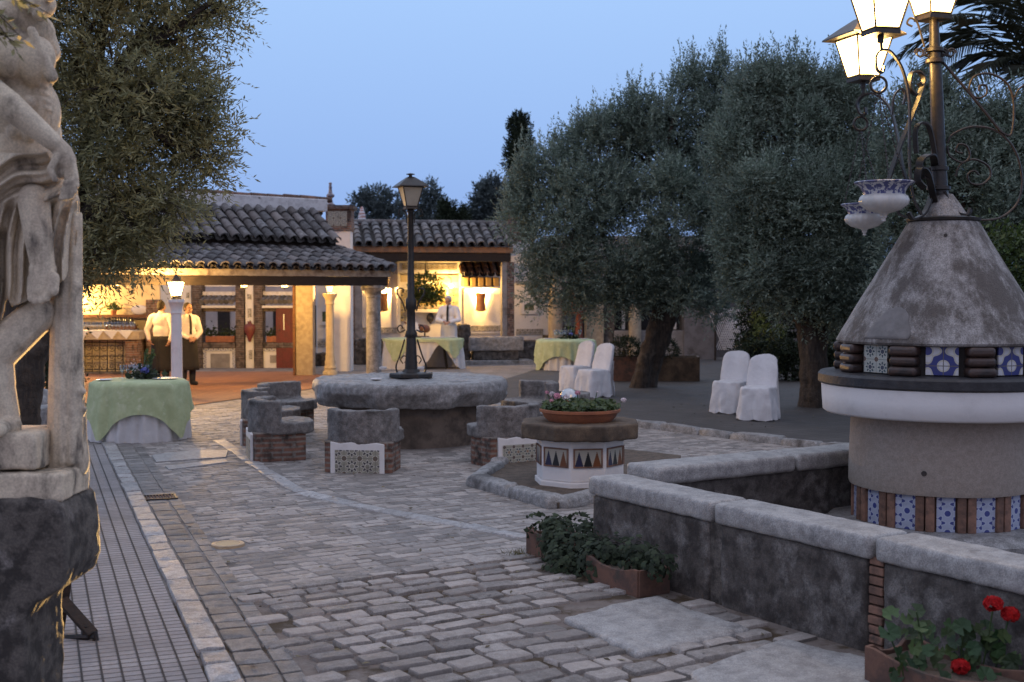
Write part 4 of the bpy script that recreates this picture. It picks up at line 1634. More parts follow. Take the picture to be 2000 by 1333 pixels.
bo = thing('terracotta_bowl', 'wide terracotta bowl on the octagonal stone slab', 'plant bowl', (OCX, OCY, 0.655), 0)
mb = MB()
mb.lathe([(.0, 0), (.31, 0), (.345, .035), (.37, .085), (.39, .09), (.392, .115), (.372, .118), (.35, .08), (.0, .075)], 48)
mb.build('bowl', terracotta, bo, smooth=40)
rg = random.Random(5)
ge = thing('geranium', 'low green geraniums with pink, white and red flowers filling the terracotta bowl', 'flowers', (OCX, OCY, 0.735), 0)
mb = MB()
for _ in range(1300):
    a, rr = rg.uniform(0, 2 * pi), 0.37 * sqrt(rg.random())
    h = (0.085 + 0.06 * noise.noise(Vector((cos(a) * rr * 6, sin(a) * rr * 6, 2)))) * rg.random() ** .5
    c = Vector((rr * cos(a), rr * sin(a), h + 0.0))
    round_leaf(mb, c, (rg.gauss(0, .5) + .4 * cos(a), rg.gauss(0, .5) - .35, 1), rg.uniform(.015, .030), rg, n=8)
mb.build('foliage', leaf_green, ge)
for i, (u, v, r, m) in enumerate(((1078, 770, .032, white_petal), (1088, 774, .04, pink_petal), (1105, 777, .034, white_petal), (1107, 786, .022, red_petal), (1128, 768, .03, pink_petal), (1077, 783, .022, pink_petal), (1130, 800, .026, red_petal), (1218, 782, .032, white_petal), (1068, 767, .022, pink_petal), (1166, 766, .016, white_petal), (1168, 804, .016, pink_petal))):
    yy = OCY - .18 + .3 * rg.random()
    p = at(u, v, yy)
    c = p - Vector((OCX, OCY, 0.735))
    mb = MB()
    petals(mb, c, r * .8, 26, r * .42, rg)
    f = mb.build('flower', m, ge)
    mb = MB()
    mb.tube([c, Vector((c.x * .8, c.y * .8, 0.04))], .004, 4)
    mb.build('stem', leaf_green, ge)
p = gnd(1112, 805)
# chrome lidded bin on the seat behind the flowers
cb = at(1112, 765, 15.1)
bi = thing('steel_bucket', 'shiny domed steel bucket behind the pink geranium flowers', 'bucket', (cb.x, 15.1, 0), 0)
mb = MB()
mb.lathe([(.0, 0), (.11, 0), (.12, .02), (.115, .58), (.105, .60)], 24)
mb.build('body', steel, bi, smooth=40)
mb = MB()
mb.lathe([(.115, .60), (.11, .66), (.085, .71), (.04, .735), (.0, .74)], 24)
mb.build('lid', steel, bi, smooth=60)

# ================================================================ CLAY TROUGHS AT THE PARAPET
leafrng = np.random.default_rng(4)


def ivy_leaves(mb, pts, rg, smin=.014, smax=.03):
    for c, n in pts:
        n = Vector(n).normalized()
        u = Matrix.Rotation(rg.uniform(0, 6.28), 3, n) @ n.orthogonal().normalized()
        w = n.cross(u)
        s = rg.uniform(smin, smax)
        c = Vector(c)
        o5 = [(1.2, 0), (.45, .35), (.1, .95), (-.5, .55), (-.75, 0), (-.5, -.55), (.1, -.95), (.45, -.35)]
        mb.add([c + (u * a + w * b) * s + n * s * .15 * (i % 2) for i, (a, b) in enumerate(o5)], [tuple(range(8))])


def trough(label, corner, lx, ly, h, mat=terracotta_old):
    """Open clay box, corner nearest the viewer, rims rising to the corners."""
    t = thing('clay_trough', label, 'planter', (*corner[:2], 0.0), GA, 'clay troughs at the foot of the parapet')
    th = .022
    for nm, a, b in (('panel', (0, 0), (lx, 0)), ('panel', (0, 0), (0, ly)), ('panel', (lx, 0), (lx, ly)), ('panel', (0, ly), (lx, ly))):
        d = Vector((b[0] - a[0], b[1] - a[1], 0))
        Ln = d.length
        d.normalize()
        nrm = Vector((-d.y, d.x, 0))
        pl = [(0.0, 0), (Ln, 0), (Ln, h), (Ln - .05, h), (Ln * .72, h * .84), (Ln * .5, h * .80), (Ln * .28, h * .84), (.05, h), (0, h)]
        mb = MB()
        ofs = th * .5 if nm else 0
        mb.extrude(pl, th, Vector((a[0], a[1], 0)) - nrm * th / 2 + d * .0, d, (0, 0, 1), nrm)
        mb.build('panel', mat, t, bevel=.004)
    mb = MB()
    mb.box(th, th, .0, lx - th, ly - th, h * .72)
    mb.build('earth', soil, t)
    return t


g1 = gnd(1247, 1168)
c1 = g1 - E1 * 0.0
trough('low clay trough with peaked rim in front of the parapet', g1, 0.24, 0.55, 0.17)
g2 = gnd(1078, 1100)
trough('narrow clay trough under ivy at the far end of the parapet', g2 - E2 * 0.30, 0.30, 0.62, 0.20)
rg = random.Random(8)
mid = (g2 + Vector((0.12, -.05, 0)))
iv = thing('ivy', 'dark trailing ivy spilling from the clay troughs by the parapet corner', 'plant', (mid.x, mid.y, 0), 0)
pts = []
for (u, v, Y, rad, n) in ((1090, 1060, 8.75, .17, 420), (1120, 1085, 8.6, .20, 520), (1080, 1030, 8.9, .09, 140), (1150, 1075, 8.5, .15, 320), (1105, 1110, 8.45, .15, 330), (1170, 1100, 8.25, .15, 240), (1200, 1080, 8.2, .13, 160), (1250, 1090, 7.95, .14, 180), (1290, 1100, 7.7, .10, 80), (1150, 1030, 8.75, .07, 60)):
    c = at(u, v, Y)
    for _ in range(n):
        d = Vector((rg.gauss(0, 1), rg.gauss(0, 1), rg.gauss(0, 1))).normalized() * rad * rg.uniform(.35, 1.08)
        p = c + d
        if p.z < .015 or (p - PC).dot(E1) > -.02 and (p - PC).dot(E2) < .02 and p.z < .58:
            continue
        pts.append((p - mid, d + Vector((0, -.06, .08))))
for k in range(9):
    b0 = at(1085 + rg.uniform(-30, 30), 1030, 8.85)
    tip = at(1040 + rg.uniform(-20, 120), rg.uniform(1000, 1050), 8.9)
    for j in range(9):
        q = b0.lerp(tip, j / 8) + Vector((0, 0, .05 * sin(j / 8 * pi)))
        if q.z > 0.02:
            pts.append((q - mid, (rg.gauss(0, 1), -1, rg.gauss(0, 1) + .5)))
mb = MB()
ivy_leaves(mb, pts, rg)
mb.build('foliage', leaf_dark, iv)
tf = thing('grass_tuft', 'small dry grass tuft growing between cobbles beside the ivy', 'grass tuft', gnd(1015, 1085), 0)
mb = MB()
for _ in range(70):
    a, r = rg.uniform(0, 6.28), .09 * rg.random()
    b = Vector((r * cos(a) * 1.6, r * sin(a), 0))
    e = b + Vector((rg.gauss(0, .03), rg.gauss(0, .03), rg.uniform(.02, .06)))
    s = Vector((.003, 0, 0))
    mb.add([b - s, b + s, e], [(0, 1, 2)])
mb.build('blades', M('dry_grass', (0.15, 0.13, 0.05), (0.09, 0.085, 0.03), 5, bmp=0), tf)
# geraniums bottom right
g3 = gnd(1692, 1420)
t3 = trough('clay trough with pointed corners under red geraniums, bottom right', gnd(1692, 1262, .2) - E2 * 0.72, 0.32, 0.72, 0.20)
base = gnd(1850, 1420)
ge2 = thing('geranium', 'large round-leaved geranium with vivid red flower heads by the parapet', 'flowers', (base.x, base.y, 0), 0)
mb = MB()
lv = [(1735, 1235, 21, .05), (1740, 1200, 17, -.02), (1790, 1195, 17, .1), (1770, 1210, 14, .1), (1785, 1265, 16, -.05), (1812, 1272, 14, .0), (1880, 1225, 18, 0.0), (1865, 1255, 14, .05), (1850, 1240, 15, .1), (1925, 1245, 16, .1), (1960, 1245, 16, 0), (1985, 1235, 16, .1), (1925, 1320, 19, -.1), (1955, 1330, 17, -.05), (1840, 1330, 20, -.1), (1870, 1320, 16, 0), (1795, 1300, 16, .05), (1900, 1285, 18, .05), (1950, 1285, 18, .05), (1990, 1290, 18, 0), (1830, 1295, 17, .05), (1995, 1325, 17, -.05), (1780, 1240, 15, .1)]
rgl = random.Random(21)
for _ in range(120):
    lv.append((rgl.uniform(1740, 2040), rgl.uniform(1220, 1390), rgl.uniform(9, 17), rgl.uniform(-.02, .25)))
GYC = 5.75
for u, v, r, dy in lv:
    p = at(u, v, GYC + dy)
    rp = p - PC
    if rp.dot(E1) > -.01 and p.z < .6:
        p = p - E1 * (rp.dot(E1) + .03 + rgl.random() * .05)
    round_leaf(mb, p - base, (rgl.gauss(-.1, .4), -1, rgl.gauss(.7, .4)), r / FPX * GYC, rgl, n=14)
mb.build('foliage', leaf_geranium, ge2)
mb = MB()
for u, v in ((1735, 1235), (1785, 1265), (1880, 1225), (1925, 1320), (1940, 1185), (1972, 1200), (1872, 1300), (1840, 1330), (1790, 1195)):
    p = at(u, v, GYC + .04) - base
    q = at(1850 + (u - 1850) * .5, 1400, GYC + .1) - base
    mb.tube([p, p.lerp(q, .5) + Vector((.01, 0, 0)), q], .004, 5)
mb.build('stems', leaf_geranium, ge2)
for u, v, r in ((1940, 1180, .050), (1973, 1200, .048), (1876, 1302, .048)):
    mb = MB()
    p = at(u, v, GYC - .03)
    petals(mb, p - base, r * .78, 60, r * .36, rgl)
    mb.build('flower', red_petal, ge2)


# ================================================================ PAVILION
AA = radians(40)
PA = Vector((cos(AA), sin(AA), 0))              # along the eave, to the right and back
PN = Vector((sin(AA), -cos(AA), 0))             # outwards, towards the courtyard
EV1 = Vector((-2.50, 26.24, 0))                 # right end of the eave


def tile_roof(eave0, e, up, width, Lfun, pitch=0.25, r=0.088, name='roof_tiles', parent=None, mat=None, off=None, seed=1, start=None, broken=0.0):
    """Barrel-tile roof: covers in overlapping courses and the channels between them."""
    rg = random.Random(seed)
    cov, chn = MB(), MB()
    up = Vector(up).normalized()
    e = Vector(e).normalized()
    nrm = e.cross(up).normalized()
    n = int(width / pitch)
    for i in range(n + 1):
        x = i * pitch
        l0, l1 = (start(x) if start else 0.0), Lfun(x)
        if l1 - l0 < 0.1:
            continue
        y = l0
        while y < l1 - 0.05:
            ln = min(0.42, l1 - y + 0.05)
            jx, jr, jz = rg.uniform(-.008, .008), rg.uniform(.93, 1.08), rg.uniform(0, .012)
            rb, rt = r * 1.14 * jr, r * 0.92 * jr
            vs = []
            m = 8
            for (yy, rr, zz) in ((y, rb - .016, .016), (y, rb, .018 + jz), (y + ln, rt, .0 + jz * .5)):
                for k in range(m + 1):
                    a = pi * k / m
                    vs.append(eave0 + e * (x + jx + rr * cos(a)) + up * yy + nrm * (zz + rr * sin(a) * 0.92))
            fs = []
            for j in range(2):
                for k in range(m):
                    fs.append((j * (m + 1) + k, j * (m + 1) + k + 1, (j + 1) * (m + 1) + k + 1, (j + 1) * (m + 1) + k))
            cov.add(vs, fs)
            y += 0.33
        if i < n:
            xc = x + pitch / 2
            l1c = min(l1, Lfun(xc + pitch / 2) if Lfun(xc + pitch / 2) > 0 else l1)
            vs = []
            for yy in (l0 - .05, l1):
                for k in range(7):
                    a = pi + pi * k / 6
                    vs.append(eave0 + e * (xc + 0.095 * cos(a)) + up * yy + nrm * (.05 + .08 * sin(a)))
            chn.add(vs, [(k, k + 1, k + 8, k + 7) for k in range(6)])
    a = cov.build(name, mat or roof_m, parent, smooth=60, off=off)
    b = chn.build('roof_channels', roof_under, parent, smooth=60, off=off)
    return a, b


pav = thing('pavilion', 'open pavilion with two tiers of dark barrel-tile roof over lit bar terrace', 'pavilion', (-5.0, 26.0, 0), 0)
PO = (-5.0, 26.0, 0)
W = 7.6
EV0 = EV1 - PA * W
ZE = 2.36
lowup = (-PN * 1.5 + Vector((0, 0, 0.44)))
LL = lowup.length
tile_roof(EV0 + Vector((0, 0, ZE)) + PN * .10, PA, lowup, W, lambda x: min(LL, max(0, (W - x) * 3.0 + .15)), name='lower_roof_tiles', parent=pav, off=PO, seed=3)
# hip end facing right
hup = (-PA * 0.5 - PN * 0.0 + Vector((0, 0, .44)))
mb = MB()
c0 = EV1 + Vector((0, 0, ZE))
ctop = EV1 - PN * 1.5 - PA * .5 + Vector((0, 0, ZE + .44))
cback = EV1 - PN * 3.0 + Vector((0, 0, ZE))
mb.add([c0, ctop, cback], [(0, 1, 2)])
mb.add([EV0 + Vector((0, 0, ZE - .03)), c0 - Vector((0, 0, .03)), ctop - Vector((0, 0, .03)), EV0 - PN * 1.5 + Vector((0, 0, ZE + .41))], [(0, 1, 2, 3)])
mb.build('roof_deck', roof_under, pav, off=PO)
hip = MB()
for k in range(6):
    a, b = c0.lerp(ctop, k / 6 - .03), c0.lerp(ctop, (k + 1) / 6 + .03)
    hip.tube([a + Vector((0, 0, .05)), b + Vector((0, 0, .04))], [.105, .085], 10)
hip.build('hip_tiles', roof_m, pav, smooth=50, off=PO)
# upper roof
UE1 = EV1 - PN * 1.25 - PA * .50
upv = (-PN * 1.1 + Vector((0, 0, 0.74)))
UL = upv.length
tile_roof(UE1 - PA * 6.6 + Vector((0, 0, 2.97)), PA, upv, 6.6, lambda x: UL, pitch=.262, name='upper_roof_tiles', parent=pav, off=PO, seed=5)
mb = MB()
q0, q1 = UE1 - PA * 6.6, UE1 + PA * .02
d = Vector((0, 0, 1))
mb.add([q0 + d * 2.94, q1 + d * 2.94, q1 + upv + d * 2.94, q0 + upv + d * 2.94], [(0, 1, 2, 3)])
mb.build('roof_deck', roof_under, pav, off=PO)
mb = MB()
lo = UE1 - PN * .12
mb.add([lo - PA * 6.6 + d * 2.72, lo + d * 2.72, lo + d * 2.95, lo - PA * 6.6 + d * 2.95], [(0, 1, 2, 3)])
mb.build('roof_gap_shade', dark_wood, pav, off=PO)  # dark strip standing in for the shade in the gap between the two roofs


def bar_along(p, q, w, h, name, mat, parent, off, bevel=0.0):
    """Box beam from p to q (bottom centre line), width w, height h."""
    p, q = Vector(p), Vector(q)
    dd = (q - p)
    dd.z = 0
    s = Vector((-dd.y, dd.x, 0)).normalized() * (w / 2)
    u = Vector((0, 0, h))
    m = MB()
    m.add([p - s, q - s, q + s, p + s, p - s + u, q - s + u, q + s + u, p + s + u], [(3, 2, 1, 0), (4, 5, 6, 7), (0, 1, 5, 4), (1, 2, 6, 5), (2, 3, 7, 6), (3, 0, 4, 7)])
    return m.build(name, mat, parent, bevel=bevel, off=off)


rdg = UE1 + upv + d * 3.66
rdg0 = UE1 + Vector((upv.x, upv.y, 0))
bar_along(rdg0 - PA * 6.0 + d * 3.66, rdg0 + PA * .34 + d * 3.66, .22, .27, 'ridge_wall', plaster_old, pav, PO, .02)
mb = MB()
for k in range(16):
    a = rdg0 - PA * (5.9 - k * .4) + d * (3.935 + R(-.01, .01))
    mb.tube([a, a + PA * .39], [.07, .06], 8)
mb.build('ridge_cap_tiles', roof_red, pav, smooth=50, off=PO)
# back slope and ceiling
mb = MB()
b0, b1 = rdg0 - PA * 6.0, rdg0 + PA * .3
mb.add([b0 + d * 3.66, b1 + d * 3.66, b1 - PN * 2.2 + d * 2.45, b0 - PN * 2.2 + d * 2.45], [(0, 1, 2, 3)])
mb.add([b0 + d * 3.63, b1 + d * 3.63, b1 - PN * 2.2 + d * 2.42, b0 - PN * 2.2 + d * 2.42], [(3, 2, 1, 0)])
mb.build('back_roof', roof_under, pav, off=PO)
mb = MB()
c_0, c_1 = EV0 - PN * .05, EV1 - PN * .05 - PA * .05
mb.prism([(q.x, q.y) for q in (c_0, c_1, c_1 - PN * 2.6, c_0 - PN * 2.6)], 2.335, 2.355)
mb.build('ceiling_boards', dark_wood, pav, off=PO)
bar_along(EV0 - PN * .06 + d * 2.205, EV1 - PN * .06 - PA * .02 + d * 2.205, .10, .135, 'fascia', fascia_m, pav, PO, .008)
bar_along(EV0 - PN * .10 + d * 2.02, EV1 - PN * .10 - PA * .08 + d * 2.02, .16, .183, 'beam', dark_wood, pav, PO, .01)
bar_along(EV1 - PN * .16 - PA * .12 + d * 2.03, EV1 - PN * 2.6 - PA * .12 + d * 2.03, .16, .17, 'beam', dark_wood, pav, PO, .01)


def column(parent, p, h, r, mat, off, capital=True, base=True, name='column', z0=0.0):
    mb = MB()
    pr = []
    if base:
        pr += [(r * 1.45, z0), (r * 1.45, z0 + .07), (r * 1.3, z0 + .10), (r * 1.15, z0 + .13)]
    pr += [(r * 1.02, z0 + .16), (r, z0 + h * .5), (r * .94, h - .26 if capital else h)]
    if capital:
        pr += [(r * 1.08, h - .25), (r * .98, h - .22), (r * 1.1, h - .16), (r * 1.42, h - .06), (r * 1.5, h - .055), (r * 1.5, h)]
    mb.lathe(pr, 20, (p[0], p[1]), wob=lambda a, z: .02 * noise.noise(Vector((cos(a) * 2, sin(a) * 2, z * 2 + p[0]))))
    return mb.build(name, mat, parent, smooth=45, off=off)


cr = at(730, 720, 26.2)
column(pav, cr, 2.03, .155, granite, PO, True, False, z0=.0)
mb = MB()
mb.box(cr.x - .24, cr.y - .16, 1.92, cr.x + .24, cr.y + .16, 2.03)
o = mb.build('capital_block', granite, pav, off=PO, bevel=.03)
pl = at(597, 730, 28.4)
mb = MB()
mb.box(pl.x - .20, pl.y - .16, 0, pl.x + .20, pl.y + .16, 2.04)
mb.build('square_pillar', sandstone, pav, off=PO, bevel=.03)
mb = MB()
mb.box(pl.x - .25, pl.y - .19, 0, pl.x - .20, pl.y - .10, 2.04)
mb.build('door_post', wood, pav, off=PO)

# lamp columns: the bright one at the eave and the slim white one behind
LITW = M_emit('lit_column_glass', (1.0, 0.60, 0.17), 40.0, 0.6)
LITS = M_emit('lit_small_glass', (1.0, 0.60, 0.18), 5.0, 0.6)
lc = at(346, 770, 22.55)
lcol = thing('lamp_column', 'pale stone column carrying the brightest lit lantern under the pavilion eave', 'lamp post', (lc.x, lc.y, 0), 0)
column(lcol, (lc.x, lc.y), 1.765, .098, plaster, (lc.x, lc.y, 0))
lantern(lcol, Vector((0, 0, 1.80)), 0.80, LITW, 520, metal=iron_rust, rot=.4, roof=.45)
mb = MB()
mb.lathe([(.03, 1.76), (.10, 1.765), (.10, 1.785), (.03, 1.81)], 10)
mb.build('lantern_seat', iron_rust, lcol)
lc2 = at(645, 728, 28.7)
lcol2 = thing('lamp_column', 'slim cream column with small lit lantern beside the square pillar', 'lamp post', (lc2.x, lc2.y, 0.0), 0)
mb = MB()
mb.lathe([(.17, 0), (.17, .07), (.13, .12), (.145, .17), (.115, .22), (.125, .30), (.108, .34), (.108, .42), (.096, .46), (.09, 1.6), (.11, 1.62), (.095, 1.66), (.115, 1.74), (.16, 1.80), (.165, 1.86), (.0, 1.865)], 20)
mb.build('shaft', M('cream_stone', (0.60, 0.50, 0.34), (0.50, 0.41, 0.28), 8, bmp=.2), lcol2, smooth=40)
lantern(lcol2, Vector((0, 0, 1.88)), 0.42, LITS, 160, metal=iron_rust, rot=.4)

for (u, v, Y, lab) in ((477, 556, 25.4, 'lit pendant lantern hanging behind the beam above the amphora'), (556, 560, 26.8, 'lit pendant lantern hanging behind the beam above the red door'), (225, 556, 24.9, 'assumed lit pendant lantern, added unseen under the pavilion ceiling before the bar')):  # the pendant before the bar is assumed, added to light the bar front
    q = at(u, v, Y)
    pn = thing('pendant_lantern', lab, 'lantern', (q.x, q.y, 1.97), 0, 'pendant lanterns in the pavilion')
    lantern(pn, Vector((0, 0, .0)), .55, LITS, 600 if u < 300 else 300, metal=iron_rust, rot=.5)
    mb = MB()
    mb.tube([(0, 0, .30), (0, 0, .37)], .008, 5)
    mb.build('chain', iron, pn)

# ================================================================ BAR INSIDE THE PAVILION
BY = 28.6


def bp(u, v, dy=0.0):
    return at(u, v, BY + dy)


def bbox(mb, u0, v0, u1, v1, y0, y1, Y=BY):
    a, b = at(u0, v0, Y), at(u1, v1, Y)
    return mb.box(a.x, Y + y0, b.z, b.x, Y + y1, a.z)


cream = M('cream_plaster', (0.62, 0.52, 0.36), (0.54, 0.45, 0.31), 4, c3=(0.38, .30, .20), s3=2, bmp=.2)
bcen = bp(220, 735)
bar = thing('bar_counter', 'brick bar counter with iron grille front and arched cream back wall', 'bar', (bcen.x, BY, 0), 0)
BO = (bcen.x, BY, 0)
mb = MB()
bbox(mb, 40, 505, 292, 745, .9, 1.0)
mb.build('back_wall', cream, bar, off=BO)
for q in ((276, 586, 298, 742, .35, .89), (60, 570, 80, 742, .35, .89)):
    mb = MB()
    bbox(mb, *q)
    mb.build('brick_pier', brick, bar, off=BO)
mb = MB()
bbox(mb, 60, 520, 300, 546, .2, .34)
mb.build('hood', cream, bar, off=BO, bevel=.02)
mb = MB()
bbox(mb, 80, 616, 274, 622, .55, .88)
mb.build('shelf', wood, bar, off=BO)
mb = MB()
bbox(mb, 80, 647, 274, 664, -.1, .7)
mb.build('counter_top', sandstone, bar, off=BO, bevel=.015)
for q in ((244, 664, 270, 728, .0, .6), (120, 664, 150, 728, .0, .6)):
    mb = MB()
    bbox(mb, *q)
    mb.build('brick_leg', brick, bar, off=BO)
mb = MB()
bbox(mb, 80, 728, 274, 746, -.05, .7)
mb.build('brick_foot', brick_dark, bar, off=BO)
mb = MB()
bbox(mb, 150, 664, 244, 728, .45, .5)
mb.build('niche_back', cream, bar, off=BO)
gr = MB()
for x in (152, 166, 180, 195, 210, 225, 240):
    gr.tube([bp(x, 665, .05), bp(x, 727, .05)], .010, 4)
for v in (670, 696, 722):
    gr.tube([bp(150, v, .05), bp(244, v, .05)], .010, 4)
for i in range(6):
    for j in range(3):
        c = bp(159 + i * 15, 680 + j * 18, .05)
        gr.tube(spiral(c, .085, .02, i, i + 9, 14), .008, 4)
gr.build('grille', iron, bar, off=BO)
sh = at(238, 640, BY)
cl = thing('bar_cloth', 'cream napkin edge cloth hanging in points over the bar counter', 'cloth', (bcen.x, BY, 0), 0)
mb = MB()
a, b = bp(120, 646.5), bp(262, 646.5)
mb.box(a.x, BY - .12, a.z, b.x, BY + .6, a.z + .006)
n = 5
for k in range(n):
    x0, x1 = a.x + (b.x - a.x) * k / n, a.x + (b.x - a.x) * (k + 1) / n
    mb.add([(x0, BY - .124, a.z), (x1, BY - .124, a.z), ((x0 + x1) / 2 + .03, BY - .13, a.z - .19)], [(0, 1, 2)])
mb.build('cloth', linen, cl, off=BO)


def glass_mesh(s=1.0):
    mb = MB()
    mb.lathe([(.0, .0), (.032, .003), (.005, .010), (.004, .075), (.02, .09), (.035, .12), (.037, .15), (.031, .185), (.029, .185), (.034, .15), (.032, .122), (.0, .088)], 10)
    mb.v = [(x * s, y * s, z * s) for x, y, z in mb.v]
    return mb


gz = bp(200, 646.0).z + .008
gp = None
NG = 0
for row, (u0, u1, n, dy) in enumerate(((163, 262, 15, .02), (166, 258, 13, .16))):
    for k in range(n):
        x = bp(u0 + (u1 - u0) * k / (n - 1) + R(-1, 1), 640, dy)
        lab = 'wine glass standing in the front row on the bar counter cloth' if row == 0 else 'wine glass standing in the back row on the bar counter cloth'
        if gp is None:
            gp = tag(glass_mesh().build('wine_glass', glass, None, smooth=60), lab, 'wine glass', 'wine glasses on the bar counter')
            o = gp
        else:
            o = copy_tree(gp)
            o['label'] = lab
        o.location = (x.x, BY + dy, gz)
# dark bottles on a stand in front of the wall and upturned glasses over them
cr_ = thing('bottle_crate', 'low wooden crate standing at the back of the bar counter', 'crate', (bp(225, 640).x, BY + .45, gz), 0)
mb = MB()
mb.box(-.34, -.09, 0, .34, .09, .09)
mb.build('box', wood, cr_, bevel=.008)
mb = MB()
mb.box(-.36, -.10, .091, .36, .10, .105)
mb.build('lid', dark_wood, cr_)
bt = None
dkglass = M('dark_bottle_glass', (0.012, 0.014, 0.010), (0.02, 0.02, 0.014), 5, rough=.15, bmp=0)
for k in range(9):
    if bt is None:
        mb = MB()
        mb.lathe([(.0, 0), (.034, 0), (.036, .01), (.036, .10), (.014, .14), (.013, .18), (.016, .185), (.0, .186)], 10)
        bt = o = tag(mb.build('bottle', dkglass, None, smooth=50), 'dark bottle in the row standing on the crate behind the bar glasses', 'bottle', 'dark bottles on the crate')
    else:
        o = copy_tree(bt)
    o.location = (bp(202 + k * 5.6, 630).x, BY + .43 + .04 * (k % 2), gz + .106)
pt = thing('potted_fern', 'small green fern on the shelf above the bar', 'plant', (bp(222, 616, .7).x, BY + .7, bp(222, 616).z), 0)
mb = MB()
mb.lathe([(0, 0), (.06, 0), (.08, .10), (.0, .10)], 12)
mb.build('pot', terracotta, pt, smooth=40)
mb = MB()
rg = random.Random(3)
ivy_leaves(mb, [((rg.gauss(0, .10), rg.gauss(0, .06), .12 + abs(rg.gauss(0, .07))), (rg.gauss(0, 1), -1, rg.gauss(0, 1))) for _ in range(130)], rg, .02, .04)
mb.build('foliage', leaf_green, pt)
ds = thing('serving_dish', 'white oval dish propped on the shelf above the bar', 'dish', (bp(252, 612).x, BY + .8, bp(252, 616).z + .11), 0)
mb = MB()
mb.ell((0, 0, 0), (.20, .02, .11))
mb.build('dish', porcelain, ds, smooth=180)
bl = thing('assumed_bar_lantern', 'small assumed lit wall lantern, added unseen at the left end of the bar', 'lantern', (bp(110, 585, .3).x, BY + .45, bp(110, 592).z), 0)  # unseen lamp, assumed and added to give the bar its strong warm light
lantern(bl, Vector((0, 0, 0)), .7, LITS, 800, metal=iron_rust)
mb = MB()
mb.tube([(0, 0, .30), (0, .2, .34), (0, .43, .30)], .012, 6)
mb.build('bracket', iron, bl)

# ================================================================ BRICK WALL WITH WINDOWS AND THE RED DOOR
WYB = 31.2
wl = thing('brick_wall', 'brick garden wall with two window openings, white panels and blue tile trim', 'wall', (at(470, 720, WYB).x, WYB, 0), 0)
WO = (at(470, 720, WYB).x, WYB, 0)


def wb_(name, mat, rects, y0, y1, bevel=0):
    for r in rects:
        mb = MB()
        bbox(mb, *r, y0, y1, Y=WYB)
        mb.build(name, mat, wl, off=WO, bevel=bevel)


wb_('brick_pier', brick_dark, [(376, 480, 397, 721), (461, 480, 479, 721), (497, 480, 515, 721), (574, 480, 612, 721)], -.12, .3)
wb_('white_panel', plaster, [(300, 480, 375.8, 721), (479.2, 480, 496.8, 721)], -.05, .3)
wb_('white_panel', plaster, [(397.2, 480, 460.8, 560), (515.2, 480, 573.8, 560)], .10, .3)
wb_('lintel', brick_dark, [(397.2, 602, 460.8, 609), (515.2, 602, 573.8, 609)], -.03, .25)
wb_('white_ledge', plaster, [(396, 597, 462, 601.8), (514, 597, 575, 601.8)], -.16, .25, .01)
wb_('sill', brick_dark, [(397.2, 669, 460.8, 680), (515.2, 669, 573.8, 680)], -.10, .28, .01)
wb_('blue_frieze', tile_bluew, [(397.2, 680.3, 460.8, 686), (515.2, 680.3, 540, 686)], -.065, .2)
wb_('white_surround', plaster, [(397.2, 686.2, 460.8, 721), (515.2, 686.2, 573.8, 721)], -.04, .2)
wb_('grey_niche', render_grey, [(412, 691, 450, 721)], -.05, -.03)
wb_('grey_niche', render_grey, [(528, 694, 541, 709)], -.05, -.03)
wb_('blue_tile_strip', tile_bluew, [(398, 687, 404, 721)], -.06, -.02)
wb_('blue_tile_strip', tile_bluew, [(455, 687, 461, 721)], -.06, -.02)
for k, r in enumerate(((484, 575, 492, 585), (485, 603, 492, 620), (487, 684, 494, 702), (365, 572, 371, 582), (365, 604, 372, 618))):
    wb_('tile_inset', tile_band, [r], -.065, -.03)
for (u0, u1) in ((396, 462), (514, 575)):
    sc = MB()
    n = int((u1 - u0) / 9.5)
    for k in range(n + 1):
        c = at(u0 + 4 + k * (u1 - u0 - 8) / n, 590, WYB)
        sc.tube([(c.x - .04, WYB - .22, c.z), (c.x + .02, WYB + .06, c.z + .12)], [.07, .06], 9)
    sc.build('coping_tiles', roof_m, wl, off=WO, smooth=50)
    mb = MB()
    bbox(mb, u0, 570, u1, 577, -.02, .1, Y=WYB)
    mb.build('white_ledge', plaster_old, wl, off=WO)
mb = MB()
bbox(mb, 540, 601.9, 574, 720.5, -.09, -.03, Y=WYB)
dd_ = mb.build('door', red_paint, wl, off=WO, bevel=.006)
mb = MB()
for r in ((544, 608, 553, 660), (560, 608, 570, 660), (544, 668, 553, 716), (560, 668, 570, 716)):
    bbox(mb, *r, -.098, -.092, Y=WYB)
mb.build('door_panel', red_paint, dd_, off=WO, bevel=.002)
mb = MB()
bbox(mb, 555.0, 614, 557.2, 645, -.12, -.10, Y=WYB)
mb.build('handle', steel, dd_, off=WO)
